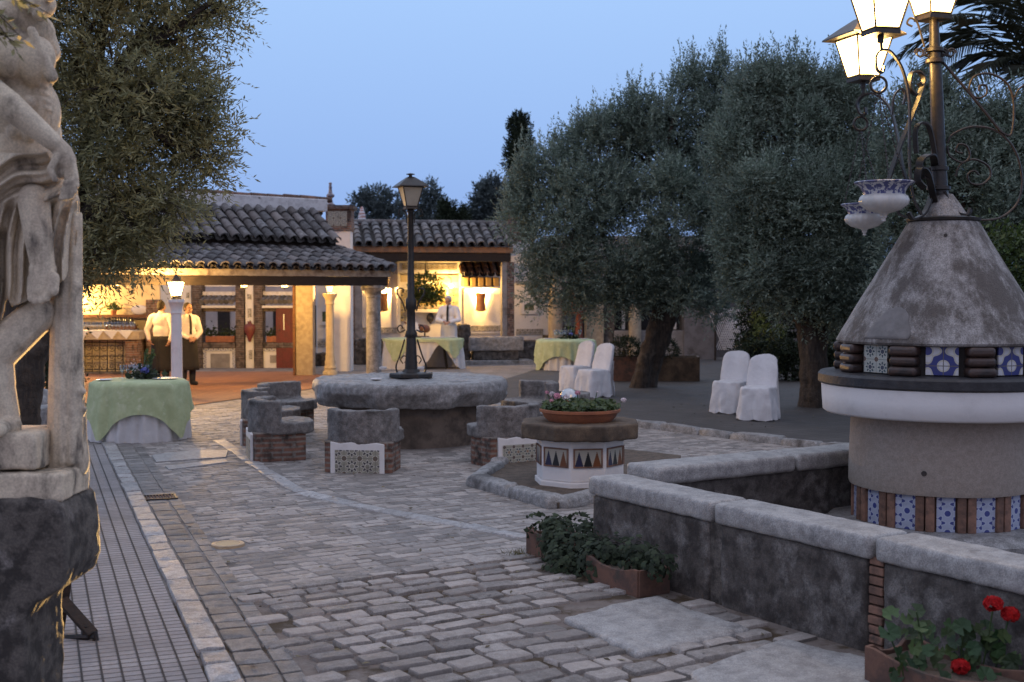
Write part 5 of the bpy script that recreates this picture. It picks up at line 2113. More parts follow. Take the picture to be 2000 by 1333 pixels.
# pale yard wall seen through the openings
yw = thing('yard_wall', 'pale lit wall seen through the window openings of the brick wall', 'wall', (-6, 36.5, 0), 0)
mb = MB()
mb.box(-3.4, -.1, 0, 2.2, .1, 2.75)
mb.build('wall', M('pale_pink_plaster', (0.55, 0.44, 0.38), (0.47, 0.37, 0.32), 3, bmp=.2), yw)
mb = MB()
for x in (-2.5, -1.7, -.9, .2, 1.0):
    mb.box(x, -.13, .3, x + .35, -.102, 1.5)
mb.build('shutter', dark_wood, yw)
for (u, w, lab) in ((431, .36, 'long clay window box of dark greenery in the left window of the brick wall'), (534, .16, 'small clay window box in the right window beside the red door')):
    c = at(u, 668.5, WYB)
    fb = thing('window_box', lab, 'window box', (c.x, WYB + .02, c.z + .0), 0)
    mb = MB()
    mb.box(-w, -.10, 0, w, .10, .15)
    mb.build('box', terracotta, fb, bevel=.012)
    mb = MB()
    rg = random.Random(int(u))
    ivy_leaves(mb, [((rg.uniform(-w, w) * 1.1, rg.gauss(0, .07), .16 + abs(rg.gauss(0, .10))), (rg.gauss(0, 1), -1, rg.gauss(0, 1))) for _ in range(int(620 * w))], rg, .02, .045)
    mb.build('foliage', leaf_dark, fb)
c = at(489.5, 628, WYB)
am = thing('amphora', 'dark red clay amphora hung on white panel between the windows', 'amphora', (c.x, WYB - .13, at(489, 668, WYB).z), 0)
mb = MB()
mb.lathe([(.0, 0), (.03, .01), (.06, .10), (.125, .25), (.145, .34), (.12, .42), (.05, .455), (.045, .50), (.06, .51), (.0, .505)], 24)
mb.v = [(x, y * .55, z) for x, y, z in mb.v]
mb.build('jar', M('dark_red_clay', (0.17, 0.035, 0.028), (0.11, 0.028, 0.024), 8, rough=.5), am, smooth=50)
mb = MB()
mb.tube([(0, 0.02, .50), (0, .06, .54), (0, .075, .50)], .008, 6)
mb.build('hook', iron, am)

# ================================================================ BACK RANGE WITH PORCH, NICHE AND SCONCES
BA = radians(11)
BOO = Vector((at(690, 600, 33.8).x, 33.8, 0))
rgx = Vector((cos(BA), sin(BA), 0))
rgy = Vector((-sin(BA), cos(BA), 0))
rng_ = thing('porch_building', 'white building range with tiled porch roof, tile panels and brick piers behind buffet', 'building', BOO, BA)


def rl(u, v, dy=0.0):
    """Photo pixel -> local (s, dy, z) on the range's wall plane pushed back by dy."""
    r = ray(u, v)
    o0 = BOO + rgy * dy
    t = (o0.dot(rgy)) / (r.dot(rgy))
    p = Vector((0, 0, HC)) + r * t
    return Vector(((p - BOO).dot(rgx), dy, p.z))


def rbox(name, mat, rects, y0, y1, bevel=0, parent=None):
    for u0, v0, u1, v1 in rects:
        mb = MB()
        a, b = rl(u0, v0, y0), rl(u1, v1, y0)
        mb.box(a.x, y0, max(b.z, -.05), b.x, y1, a.z)
        o = mb.build(name, mat, parent or rng_, bevel=bevel)
    return o


rbox('wall', plaster, [(618, 470, 1085, 712)], 0, .4)
# panels, bands and frames
rbox('white_panel', plaster, [(705, 536, 765, 652), (906, 546, 982, 652)], -.05, .002, .008)
rbox('dado_tiles', tile_band, [(708, 640, 790, 650), (912, 636.5, 979, 647)], -.065, -.048)
rbox('dado_tiles', tile_band, [(620, 667, 676, 678), (1008, 643, 1061, 654)], -.015, .002)
rbox('tile_strip', tile_band, [(1007, 549, 1040, 558), (1046, 549, 1062, 558)], -.015, .002)
rbox('panel_moulding', plaster, [(622, 570, 625, 660), (676, 570, 679, 660), (622, 660, 679, 663)], -.03, .002)
portal = rbox('portal', plaster, [(776, 508, 902, 534)], -.40, .002, .01)
rbox('frieze_tiles', tile_frieze, [(785, 516, 893, 528)], -.412, -.395)
rbox('portal_side', plaster, [(776, 534.5, 782, 650), (896, 534.5, 902, 650)], -.12, .002, .01)
rbox('niche_surround', cream, [(783, 538, 895, 551)], -.10, .002)
rbox('star_panel', tile_amber, [(782.5, 566, 798, 628)], -.10, -.06)
rbox('star_panel', tile_amber, [(877, 563, 895.5, 610)], -.10, -.06)
nb = rbox('niche_back', M('niche_glow_tile', (0.40, 0.30, 0.12), (0.22, 0.17, 0.07), 30, (0.42, 0.58), (0.14, 0.12, 0.06), 6, rough=.4, bmp=.2), [(803, 556, 872, 604)], -.04, -.01)  # yellow lamp glow of the recess worked into the mottled back colour
rbox('niche_sill', plaster, [(800, 604.5, 876, 611)], -.20, .0, .01)
rbox('niche_basin', sandstone, [(806, 596, 868, 604)], -.18, -.041, .02)
# porch roof
ev, rd = rl(660, 478, -1.25), rl(660, 437, .3)
ev1, rd1 = rl(1003, 478, -1.25), rl(1003, 437, .3)
upr = Vector((0, 1.55, rd.z - ev.z))
PW = ev1.x - ev.x
tile_roof(Vector((ev.x, -1.25, ev.z)), Vector((1, 0, 0)), upr, PW, lambda x: upr.length, pitch=.268, r=.092, name='roof_tiles', parent=rng_, seed=9)
mb = MB()
mb.add([(ev.x, -1.25, ev.z - .03), (ev1.x, -1.25, ev.z - .03), (ev1.x, .3, rd.z - .03), (ev.x, .3, rd.z - .03)], [(0, 1, 2, 3)])
mb.build('roof_deck', roof_under, rng_)
mb = MB()
k = 0
x = ev.x
while x < ev1.x:
    mb.tube([(x, .32, rd.z + .05), (x + .37, .32, rd.z + .055)], [.085, .075], 8)
    x += .36
mb.build('ridge_tiles', roof_m, rng_, smooth=50)
mb = MB()
mb.box(ev.x, -1.20, ev.z - .19, ev1.x, -1.02, ev.z - .035)
mb.build('cornice', M('cornice_brick', (0.34, 0.17, 0.085), (0.20, 0.12, 0.075), 8, c3=(0.36, 0.30, 0.22), s3=5, bmp=.5), rng_, bevel=.012)
mb = MB()
mb.box(ev.x + .05, -1.16, ev.z - .42, ev1.x - .05, -.98, ev.z - .195)
mb.build('beam', dark_wood, rng_, bevel=.01)
mb = MB()
mb.box(ev.x + .05, -.97, ev.z - .24, ev1.x - .05, -.01, ev.z - .20)
mb.build('soffit', dark_wood, rng_)
for (u0, u1, u2) in ((980, 991, 1004), (692, 707, 680)):
    a, b, c = rl(u0, 500, -1.1), rl(u1, 500, -1.1), rl(u2, 500, -1.1)
    mb = MB()
    mb.box(a.x, -1.12, 0, b.x, -.90, ev.z - .425)
    mb.build('pier', render_grey, rng_, bevel=.015)
    mb = MB()
    lo, hi = sorted((c.x, b.x if u2 > u1 else a.x))
    mb.box(lo, -1.14, 0, hi, -.90, ev.z - .425)
    mb.build('brick_pier', brick, rng_, bevel=.006)
# little tiled awnings over the sconces
for (u0, u1) in ((906, 983), (700, 776)):
    a, b = rl(u0, 537, -.75), rl(u1, 537, -.75)
    w = b.x - a.x
    upa = Vector((0, .75, .42))
    tile_roof(Vector((a.x, -.75, a.z)), Vector((1, 0, 0)), upa, w, lambda x: upa.length, pitch=.21, r=.075, name='awning_tiles', parent=rng_, mat=roof_red, seed=int(u0))
    mb = MB()
    z1 = a.z - .03
    n = int(w / .21)
    for k in range(n):
        mb.box(a.x + .21 * k + .02, -.42, z1 - .28, a.x + .21 * k + .19, -.10, z1 - .03)
    mb.build('awning_corbel', M('lamplit_plaster', (0.50, 0.34, 0.14), (0.42, 0.28, 0.12), 6, bmp=.2), rng_, bevel=.03)  # yellow-orange lamplight under the awnings is put into this colour
    mb = MB()
    mb.box(a.x, -.45, z1 - .33, a.x + w, .0, z1 - .285)
    mb.build('awning_shelf', plaster, rng_, bevel=.008)
# sconces
for (u, lab) in ((939, 'brown clay uplight sconce on white wall right of the waiter at the buffet'), (748, 'brown clay uplight sconce half hidden by the granite pavilion column')):
    top, bot = rl(u, 572, -.10), rl(u, 609, -.10)
    loc = BOO + rgx * top.x + rgy * -.06
    s = thing('wall_sconce', lab, 'wall lamp', (loc.x, loc.y, bot.z), BA, 'clay uplight sconces on the white wall')
    hgt = top.z - bot.z
    mb = MB()
    prof_ = [(.155, hgt), (.135, hgt * .8), (.125, hgt * .5), (.135, hgt * .15), (.15, .03), (.06, 0)]
    mb.lathe(prof_, 14, (0, -.03), pi, 2 * pi)
    mb.lathe([(r - .02, z) for r, z in prof_[:-1]], 14, (0, -.03), pi, 2 * pi)
    mb.build('shade', M('sconce_clay', (0.17, 0.075, 0.035), (0.12, 0.05, 0.025), 7, rough=.6) if u > 900 else sc_m, s, smooth=50)
    sc_m = s.children[0].data.materials[0]
    mb = MB()
    mb.tube([(0, -.09, hgt * .55), (0, -.09, hgt * .9)], [.025, .03], 8)
    mb.build('bulb', M_emit('bulb_glow', (1.0, .72, .34), 10, .5) if u > 900 else bulb_m, s)
    bulb_m = s.children[1].data.materials[0]
    lamp('sconce_light', (0, -.08, hgt * .95), 420, s, (1.0, .55, .15), .05)
# niche lamp hidden behind the hanging plant
nl = rl(882, 559, -.7)
npz = BOO + rgx * nl.x + rgy * -.62
g = thing('globe_lamp', 'small lit globe lamp glowing through the hanging plant', 'lamp', (npz.x, npz.y, nl.z), BA)
mb = MB()
mb.ell((0, 0, 0), .055)
mb.build('globe', M_emit('lit_globe', (1.0, .66, .26), 22, .5), g, smooth=180)
mb = MB()
mb.tube([(0, 0, .05), (0, .02, .20), (0, .25, .25), (0, .5, .22)], .009, 5)
mb.build('bracket', iron, g)
lamp('globe_light', (0, 0, 0), 260, g, (1.0, .55, .14), .05)
# pictures
for (u0, v0, u1, v1, lab) in ((622, 602, 664, 636, 'framed landscape picture on the white wall behind the slim lamp column'), (1017, 588, 1050, 614, 'framed dark green picture on the white wall right of the brick pier')):
    a, b = rl(u0, v0, -.03), rl(u1, v1, -.03)
    loc = BOO + rgx * ((a.x + b.x) / 2) + rgy * -.015
    p = thing('picture', lab, 'picture', (loc.x, loc.y, (a.z + b.z) / 2), BA)
    w, h = (b.x - a.x) / 2, (a.z - b.z) / 2
    f = MB()
    fw = .10
    for q in ((-w, -h, w, -h + fw), (-w, h - fw, w, h), (-w, -h + fw, -w + fw, h - fw), (w - fw, -h + fw, w, h - fw)):
        f.box(q[0], -.03, q[1], q[2], .0, q[3])
    f.build('frame', plaster, p, bevel=.006)
    mb = MB()
    mb.box(-w + fw, -.012, -h + fw, w - fw, -.002, h - fw)
    mb.build('canvas', M('painted_canvas', (0.10, 0.14, 0.06), (0.04, 0.05, 0.03), 9, (.4, .6), (0.36, 0.30, 0.20), 5, (.52, .62), rough=.5, bmp=0), p)
# stone trough, rocks and steps at the wall
o = rl(905, 700, -1.25)
tg = thing('stone_trough', 'long grey stone trough on a stepped base below the right sconce', 'trough', BOO + rgx * rl(962, 700, -1.2).x + rgy * -1.55, BA)
mb = MB()
mb.box(-.72, -.28, .36, .72, .28, .72)
tro = mb.build('basin', granite, tg)
stone_mods(tro, .03, .05, .25, 3)
mb = MB()
mb.box(-.60, -.24, .12, .60, .24, .37)
mb.build('base', granite_dark, tg, bevel=.02)
mb = MB()
mb.box(-.85, -.42, 0, .95, .4, .12)
mb.build('step', granite, tg, bevel=.02)
for (u, v0, v1, w, dy, lab) in ((905, 634, 706, .17, -1.5, 'upright dark boulder beside the stone trough'), (720, 662, 712, .36, -1.2, 'rough dark stone block between the two left columns'), (634, 690, 716, .26, -1.6, 'low stone block at the foot of slim lamp column'), (662, 696, 714, .2, -1.5, 'small rough stone right of the slim lamp column')):
    a, b = rl(u, v0, dy), rl(u, v1, dy)
    loc = BOO + rgx * a.x + rgy * dy
    rk = thing('stone_block', lab, 'stone', (loc.x, loc.y, 0), BA)
    mb = MB()
    mb.box(-w, -.16, 0, w, .16, max(a.z, .2))
    stone_mods(mb.build('block', granite_dark, rk), .03, .12, .35, 4)
pd = thing('stone_bench', 'low dark stone ledge along the white wall below the picture', 'bench', BOO + rgx * rl(1040, 690, -.6).x + rgy * -.5, BA)
mb = MB()
mb.box(-.45, -.25, 0, .75, .25, .58)
mb.build('ledge', granite_dark, pd, bevel=.03)

# tiled pier with finial, and the far tower finial
TPY = 29.8
a, b = at(634, 404, TPY), at(690, 700, TPY)
pr_ = thing('tiled_pier', 'tall brick pier with star tile panel and ceramic finial above the roofs', 'pier', ((a.x + b.x) / 2, TPY, 0), 0)
z = lambda v: HC + (YH - v) * TPY / FPX
mb = MB()
mb.box(-.27, .0, 0, .27, .5, z(452))
mb.build('lower_pier', plaster, pr_)
mb = MB()
mb.box(-.30, -.04, z(451), .30, .54, z(410))
mb.build('brick_block', brick, pr_)
mb = MB()
mb.box(-.36, -.10, z(410) + .003, .36, .60, z(402))
mb.build('cornice', brick_dark, pr_, bevel=.01)
mb = MB()
mb.box(-.25, -.052, z(443), .20, -.043, z(414))
mb.build('tile_panel', tile_grey, pr_)
mb = MB()
fz = z(402)
mb.lathe([(.10, fz), (.12, fz + .03), (.07, fz + .06), (.05, fz + .14), (.045, fz + .18), (.10, fz + .22), (.095, fz + .26), (.05, fz + .30), (.035, fz + .42), (.045, fz + .44), (.03, fz + .47), (.04, fz + .54), (.0, fz + .56)], 16, (-.22, .2))
mb.build('finial', M('glazed_finial', (0.35, 0.30, 0.30), (0.10, 0.09, 0.13), 14, rough=.35), pr_, smooth=40)
ff = at(707, 440, 40)
fn = thing('ceramic_finial', 'white and rust striped ceramic finial beyond the porch roof ridge', 'finial', (ff.x, 40, 3.4), 0)
mb = MB()
mb.box(-.3, -.3, -3.4, .3, .3, .55)
mb.build('post', plaster_old, fn)
mb = MB()
mb.lathe([(.24, .552), (.18, .62), (.14, .70), (.15, .75), (.11, .85), (.12, .9), (.07, 1.05), (.05, 1.15), (.0, 1.2)], 16)
mb.build('finial', M('striped_glaze', (0.62, 0.60, 0.62), (0.35, 0.13, 0.09), 14, (.48, .55), rough=.35, stretch=(.1, .1, 1)), fn, smooth=40)
bp2 = at(994, 440, 35.5)
cp = thing('brick_chimney', 'brick chimney pier at the right end of the porch roof', 'chimney', (bp2.x, 35.5, 0), 0)
mb = MB()
mb.box(-.15, -.2, 0, .35, .2, HC + (YH - 415) * 35.5 / FPX)
mb.build('stack', brick, cp)
mb = MB()
mb.box(-.22, -.26, HC + (YH - 415) * 35.5 / FPX + .002, .42, .26, HC + (YH - 407) * 35.5 / FPX)
mb.build('cap', brick_dark, cp)

# ================================================================ GALLERY ON THE RIGHT, UNDER THE TREES
GY = 34.6
gal = thing('gallery', 'shaded grey gallery with stone columns and dark openings behind the olive trees', 'building', (at(1240, 700, GY).x, GY, 0), 0)
GO = (at(1240, 700, GY).x, GY, 0)


def gbox(name, mat, rects, y0, y1, bevel=0):
    for r in rects:
        mb = MB()
        bbox(mb, *r, y0, y1, Y=GY)
        mb.build(name, mat, gal, off=GO, bevel=bevel)


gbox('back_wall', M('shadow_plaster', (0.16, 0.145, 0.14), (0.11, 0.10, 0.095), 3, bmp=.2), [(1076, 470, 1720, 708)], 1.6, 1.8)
gbox('white_wall', plaster, [(1096, 560, 1142, 640)], 1.4, 1.59)
gbox('shelf', terracotta, [(1097, 609, 1130, 617)], .8, 1.38)
gbox('roof_band', render_grey, [(1060, 462, 1420, 552)], -.3, 1.7)
gbox('low_wall', render_grey, [(1196, 646, 1342, 704)], -.1, .2, .02)
gbox('low_wall', granite_dark, [(1060, 655, 1200, 704)], .1, .4, .02)
gbox('pier', sandstone, [(1142, 594, 1178, 704)], -.25, .2, .03)
gbox('pier', granite_dark, [(1178.5, 550, 1200, 704)], -.1, .3, .02)
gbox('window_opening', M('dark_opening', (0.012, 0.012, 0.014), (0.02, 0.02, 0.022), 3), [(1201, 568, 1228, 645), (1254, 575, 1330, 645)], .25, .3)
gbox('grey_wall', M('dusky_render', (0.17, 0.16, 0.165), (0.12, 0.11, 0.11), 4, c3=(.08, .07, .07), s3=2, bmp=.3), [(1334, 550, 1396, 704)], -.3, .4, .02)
gbox('pale_reveal', plaster, [(1216, 575, 1222, 644), (1316, 590, 1323, 644)], .22, .248)
for u, r, v in ((1085, .20, 700), (1240, .17, 664)):
    c = at(u, v, GY - .2)
    column(gal, (c.x, c.y), 2.5, r, sandstone, GO, False, False)
gbox('tile_panel', M_tile('blue_lattice', .16, (.06, .07, .10), (.30, .33, .42), (.06, .07, .1), (.3, .33, .42), 4), [(1416, 606, 1442, 660)], -.12, -.1)
tp_ = at(1131, 655, GY - .6)
tfig = thing('terracotta_urn', 'tall red terracotta urn on a stand between gallery column and stone pier', 'urn', (tp_.x, GY - .6, 0), 0)
mb = MB()
mb.lathe([(.16, 0), (.14, .5), (.10, .75), (.09, 1.25), (.15, 1.32), (.20, 1.5), (.26, 1.75), (.22, 1.95), (.12, 2.05), (.16, 2.1), (.0, 2.1)], 20)
mb.build('urn', M('red_clay', (0.22, 0.06, 0.035), (0.14, 0.04, 0.028), 8), tfig, smooth=50)
lat = thing('lattice_screen', 'pale lattice screen leaning in the dark behind the right olive trunk', 'screen', (at(1428, 700, 33.5).x, 33.5, 0), 0)
mb = MB()
for k in range(12):
    for s in (-1, 1):
        x0 = -.30 + k * .055
        mb.tube([(x0 - s * .12, s * .012, .35 + .0), (x0 + s * .35, s * .012, 1.45)], .012, 4)
mb.build('slats', plaster_old, lat)
mb = MB()
for x in (-.45, .70):
    mb.box(x, -.03, 0, x + .05, .03, 1.55)
mb.build('posts', dark_wood, lat)


# ================================================================ TREES
def unit(a):
    return a / np.maximum(np.linalg.norm(a, axis=1, keepdims=True), 1e-9)


def spray_leaves(A, T, rs, twig, nleaf, L, Wd, droop=0.0, spread=0.85):
    """Leaves in two ranks along twigs that start at A and run along T. Returns vertices and quads."""
    m = len(A)
    T = unit(T)
    up = np.tile(np.array([[0, 0, 1.0]]), (m, 1)) + rs.normal(0, .5, (m, 3))
    S_ = unit(np.cross(T, up))
    S_ = np.where(np.isfinite(S_), S_, 0)
    tl = twig * rs.uniform(.6, 1.25, (m, 1))
    V, n = [], 0
    for k in range(nleaf):
        f = .12 + .88 * (k + rs.uniform(-.3, .3, (m, 1))) / nleaf
        sd = 1 if k % 2 else -1
        p = A + T * (tl * f) + np.array([[0, 0, -1.0]]) * (droop * tl * f * f)
        if k == nleaf - 1:
            dr = T + rs.normal(0, .15, (m, 3))
        else:
            dr = T * .65 + S_ * (sd * spread) + rs.normal(0, .32, (m, 3))
        dr = unit(dr)
        nn = unit(np.cross(dr, rs.normal(0, 1, (m, 3)) + np.array([[0, 0, 1.2]])))
        l = L * rs.uniform(.7, 1.2, (m, 1))
        w = Wd * rs.uniform(.8, 1.2, (m, 1))
        V.append(np.stack([p, p + dr * l * .45 + nn * w, p + dr * l, p + dr * l * .45 - nn * w], axis=1))
    V = np.concatenate(V, 0)
    return V.reshape(-1, 3), np.arange(V.shape[0] * 4).reshape(-1, 4)


def clump_anchors(clumps, n, rs, fill=.45, up=.35, center=None):
    w = np.array([c[3] ** 2 for c in clumps])
    w = w / w.sum()
    idx = rs.choice(len(clumps), n, p=w)
    C_ = np.array([c[:3] for c in clumps])[idx]
    Rr = np.array([c[3] for c in clumps])[idx][:, None]
    d = unit(rs.normal(0, 1, (n, 3)))
    f = fill + (1.0 - fill) * rs.random((n, 1)) ** .55
    lump = 1 + .22 * np.sin(C_[:, :1] * 7 + d[:, :1] * 5 + d[:, 2:] * 4) * np.cos(d[:, 1:2] * 6 + C_[:, 2:] * 5)
    A = C_ + d * Rr * f * lump
    T = d * .8 + np.array([[0, 0, up]]) + np.array([[0, 0, 1.1]]) * np.maximum(d[:, 2:] - .35, 0) + rs.normal(0, .30, (n, 3))
    return A, T


def px_clumps(lst, Y, k=1.0, shift=0):
    out = []
    for u, v, r, dy in lst:
        r = r * k
        v = v + shift
        p = at(u, v, Y + dy)
        out.append((p.x, p.y, p.z, r * (Y + dy) / FPX))
    return out


def limb(mb, pts, radii, seed=0, n=9):
    P = smooth_path([Vector(p) for p in pts], 5)
    rr = []
    for i in range(len(P)):
        f = i / (len(P) - 1) * (len(radii) - 1)
        k = min(int(f), len(radii) - 2)
        rr.append((radii[k] + (radii[k + 1] - radii[k]) * (f - k)) * (1 + .12 * noise.noise(Vector((i * .7, seed, 0)))))
    mb.tube(P, rr, n)


def lumps(clumps, rs, k, f=.36, out=.78):
    """Break each big clump into smaller leafy lumps set about its surface."""
    res = []
    for x, y, z, r in clumps:
        for _ in range(k):
            d = rs.normal(0, 1, 3)
            d /= np.linalg.norm(d)
            q = r * out * rs.uniform(.75, 1.12)
            res.append((x + d[0] * q, y + d[1] * q, z + d[2] * q, r * f * rs.uniform(.7, 1.3)))
    return res


def tree(name, label, base, clumps, trunk_parts, mat, ntw, nleaf, twig, L, Wd, seed, fill=.45, up=.35, droop=0.1, branches=14, bark_m=None, group=None, cat='tree', voxel=.03, lump=0, shoots=0):
    rs = np.random.default_rng(seed)
    t = thing(name, label, cat, base, 0, group)
    if lump:
        sub = lumps(clumps, rs, lump)
        A, T = clump_anchors(sub, int(ntw * .8), rs, .25, up)
        A2, T2 = clump_anchors(clumps, int(ntw * .2), rs, .1, up)
        A, T = np.concatenate([A, A2]), np.concatenate([T, T2])
    else:
        sub = clumps
        A, T = clump_anchors(clumps, ntw, rs, fill, up)
    V, F = spray_leaves(A, T, rs, twig, nleaf, L, Wd, droop)
    if shoots:
        # upright shoots standing out of the top of the crown
        tops = [c for c in sub if not any((c[0] - o[0]) ** 2 + (c[1] - o[1]) ** 2 < (.7 * o[3]) ** 2 and o[2] > c[2] + .2 for o in clumps)]
        P = np.array([tops[i] for i in rs.integers(0, len(tops), shoots)])
        A3 = P[:, :3] + rs.normal(0, 1, (shoots, 3)) * P[:, 3:] * .55
        T3 = rs.normal(0, .22, (shoots, 3)) + np.array([[0, 0, 1.0]])
        V3, _ = spray_leaves(A3, T3, rs, .62, 24, L * .95, Wd, 0, .55)
        V = np.concatenate([V, V3])
        F = np.arange(len(V)).reshape(-1, 4)
    V = V - np.array(base)[None, :]
    np_mesh('crown', V, F, mat, t)
    mb = MB()
    for pts, rad in trunk_parts:
        limb(mb, [Vector(p) - Vector(base) for p in pts], rad, seed)
    if trunk_parts:
        o = mb.build('trunk', bark_m or bark, t, smooth=60)
        if voxel:
            r = o.modifiers.new('remesh', 'REMESH')
            r.mode = 'VOXEL'
            r.voxel_size = voxel
            r.use_smooth_shade = True
            s = o.modifiers.new('soften', 'SMOOTH')
            s.iterations = 2
            tx = bpy.data.textures.get('gnarl') or bpy.data.textures.new('gnarl', 'CLOUDS')
            tx.noise_scale = .18
            dsp = o.modifiers.new('displace', 'DISPLACE')
            dsp.texture = tx
            dsp.texture_coords = 'LOCAL'
            dsp.strength = .07
    if branches and trunk_parts:
        rr = random.Random(seed)
        mb = MB()
        ends = [Vector(p[0][-1]) for p in trunk_parts] + [Vector(p[0][-2]) for p in trunk_parts]
        for c in clumps[:branches]:
            q = Vector(c[:3])
            e = min(ends, key=lambda s: (s - q).length)
            mid = e.lerp(q, .5) + Vector((rr.uniform(-.2, .2), rr.uniform(-.2, .2), .12))
            limb(mb, [x - Vector(base) for x in (e, mid, q)], [.06, .035, .012], seed, 6)
            for _ in range(3):
                dq = q + Vector((rr.gauss(0, 1), rr.gauss(0, 1), rr.gauss(.2, 1))).normalized() * c[3] * .8
                limb(mb, [x - Vector(base) for x in (mid, mid.lerp(dq, .5), dq)], [.025, .016, .006], seed, 5)
        mb.build('branches', bark_m or bark, t, smooth=60)
    return t


# olive on the left, close to the camera
TL = 11.2
lb = at(30, 730, TL)
lbase = (lb.x, TL, 0)
cl_ = px_clumps([(60, 60, 190, .2), (190, 40, 130, 0), (300, 20, 110, .3), (400, -5, 80, .2), (440, 15, 40, .1), (230, 160, 150, -.3), (330, 150, 100, .2), (360, 75, 60, 0), (140, 260, 170, .3), (270, 270, 140, 0), (370, 215, 72, .1),
                 (395, 190, 45, -.1), (400, 262, 50, .1), (350, 310, 90, 0), (400, 310, 42, 0), (150, 400, 150, .2), (250, 390, 120, -.2), (330, 395, 50, .1), (200, 470, 90, 0), (285, 455, 66, -.1), (150, 515, 55, .2), (205, 505, 40, 0), (20, -150, 220, .2), (250, -140, 200, 0), (-80, 100, 220, .3), (-60, 350, 180, .4), (165, 560, 14, -.1)], TL, .90, 0)
t0 = [(lb.x, TL, -.1), (lb.x + .05, TL, .8), (lb.x + .2, TL, 1.6), (lb.x + .5, TL, 2.5), (lb.x + .7, TL, 3.4)]
t1 = [(lb.x + .1, TL, 1.2), (lb.x - .1, TL + .1, 2.2), (lb.x - .4, TL + .2, 3.4)]
lt = tree('olive_tree', 'nearest olive tree with drooping warm-lit sprays, behind the marble statue', lbase, cl_, [(t0, [.2, .17, .15, .10, .05]), (t1, [.13, .11, .05])], leaf_warm, 10500, 14, .28, .066, .0075, 12, .25, .15, .28, 26, lump=8)
rs = np.random.default_rng(77)
mb = MB()
for c in cl_:
    for _ in range(16):
        d_ = Vector(rs.normal(0, 1, 3)).normalized()
        p = Vector(c[:3]) + d_ * c[3] * .35
        q = Vector(c[:3]) + d_ * c[3] * 1.05 + Vector((.03, 0, -.04))
        mb.tube([p - lb + Vector((0, 0, lb.z)), p.lerp(q, .5) + Vector((0, 0, .05)) - lb + Vector((0, 0, lb.z)), q - lb + Vector((0, 0, lb.z))], [.006, .004, .002], 4)
mb.build('twigs', bark, lt)

# young olive left of the frame whose sprigs hang before the statue's head
YS = 4.75
sb = Vector((-3.4, 4.3, 0))
cs = px_clumps([(-330, -120, 170, -.2), (-200, -150, 120, 0), (-120, -80, 70, .1)], YS)
sp_ = tree('young_olive', 'sprigs of a young olive hanging in front of the statue head at the top left', tuple(sb), cs, [([sb, sb + Vector((.1, 0, 1.2)), sb + Vector((.35, .2, 2.4)), sb + Vector((.7, .3, 3.0))], [.08, .07, .05, .03])], leaf_warm, 260, 12, .26, .066, .0080, 15, .3, .1, .3, 3, voxel=0)
rs = np.random.default_rng(16)
tips = [((-110, -60), (60, 10)), ((-100, -50), (38, 70)), ((-60, -40), (100, 30)), ((-110, -20), (20, 40)), ((-60, -10), (34, 100)), ((-120, 10), (40, 90))]
tw = MB()
VV = []
for a, b in tips:
    p, q = np.array(at(*a, YS)), np.array(at(*b, YS + .05))
    tw.tube([Vector(p - np.array(sb)), Vector((p * .5 + q * .5 + np.array([0, 0, .02])) - np.array(sb)), Vector(q - np.array(sb))], [.004, .003, .0015], 4)
    V, F = spray_leaves(p[None, :] * .6 + q[None, :] * .4, (q - p)[None, :], rs, float(np.linalg.norm(q - p)) * .62, 13, .062, .0075, .05)
    VV.append(V)
V = np.concatenate(VV, 0) - np.array(sb)[None, :]
np_mesh('sprig_leaves', V, np.arange(len(V)).reshape(-1, 4), leaf_warm, sp_)
tw.build('twigs', bark, sp_)

# two great olives on the right
Y1 = 24.0
b1 = gnd(1252, 767, .07)
cl1 = px_clumps([(1435, 150, 62, .4), (1420, 230, 70, .2), (1450, 300, 70, .3), (1225, 190, 45, .3), (1130, 270, 75, .5), (1070, 330, 70, .3), (1040, 400, 62, 0), (1100, 420, 85, -.3), (1170, 350, 95, -.3), (1160, 230, 50, .2), (1215, 250, 80, .6), (1290, 260, 95, .4), (1335, 170, 60, .3), (1345, 125, 30, .2), (1250, 190, 45, .3), (1395, 180, 80, .6), (1405, 110, 32, .3), (1230, 420, 100, -.6), (1320, 380, 110, -.6), (1400, 310, 110, 0), (1180, 500, 80, -.3), (1100, 500, 62, -.1), (1055, 490, 50, .2), (1050, 545, 28, .1), (1260, 520, 70, -.3), (1130, 560, 36, 0), (1330, 500, 90, -.5), (1410, 430, 90, -.3), (1395, 540, 60, 0), (1030, 300, 36, .1), (1015, 350, 36, .2)], Y1, .84, 40)
tk = [([at(1246, 775, Y1), at(1254, 735, Y1), at(1268, 680, Y1), at(1286, 620, Y1), at(1290, 590, Y1)], [.22, .18, .16, .15, .13]),
      ([at(1264, 775, Y1 + .1), at(1275, 720, Y1 + .1), at(1300, 650, Y1), at(1318, 600, Y1), at(1345, 565, Y1), at(1390, 520, Y1), at(1420, 440, Y1)], [.18, .15, .14, .12, .10, .07, .03]),
      ([at(1290, 610, Y1), at(1265, 575, Y1), at(1225, 550, Y1), at(1190, 500, Y1), at(1170, 430, Y1)], [.14, .11, .09, .07, .03]),
      ([at(1292, 600, Y1), at(1290, 560, Y1 + .2), at(1280, 480, Y1 + .2), at(1300, 380, Y1)], [.13, .10, .07, .03])]
tree('olive_tree', 'broad grey-green olive tree with leaning forked trunk, left of the right-hand pair', tuple(b1), cl1, tk, leaf_grey, 21000, 10, .30, .080, .0130, 21, .55, .45, .05, lump=9, shoots=420)
Y2 = 20.0
b2 = gnd(1590, 806, .07)
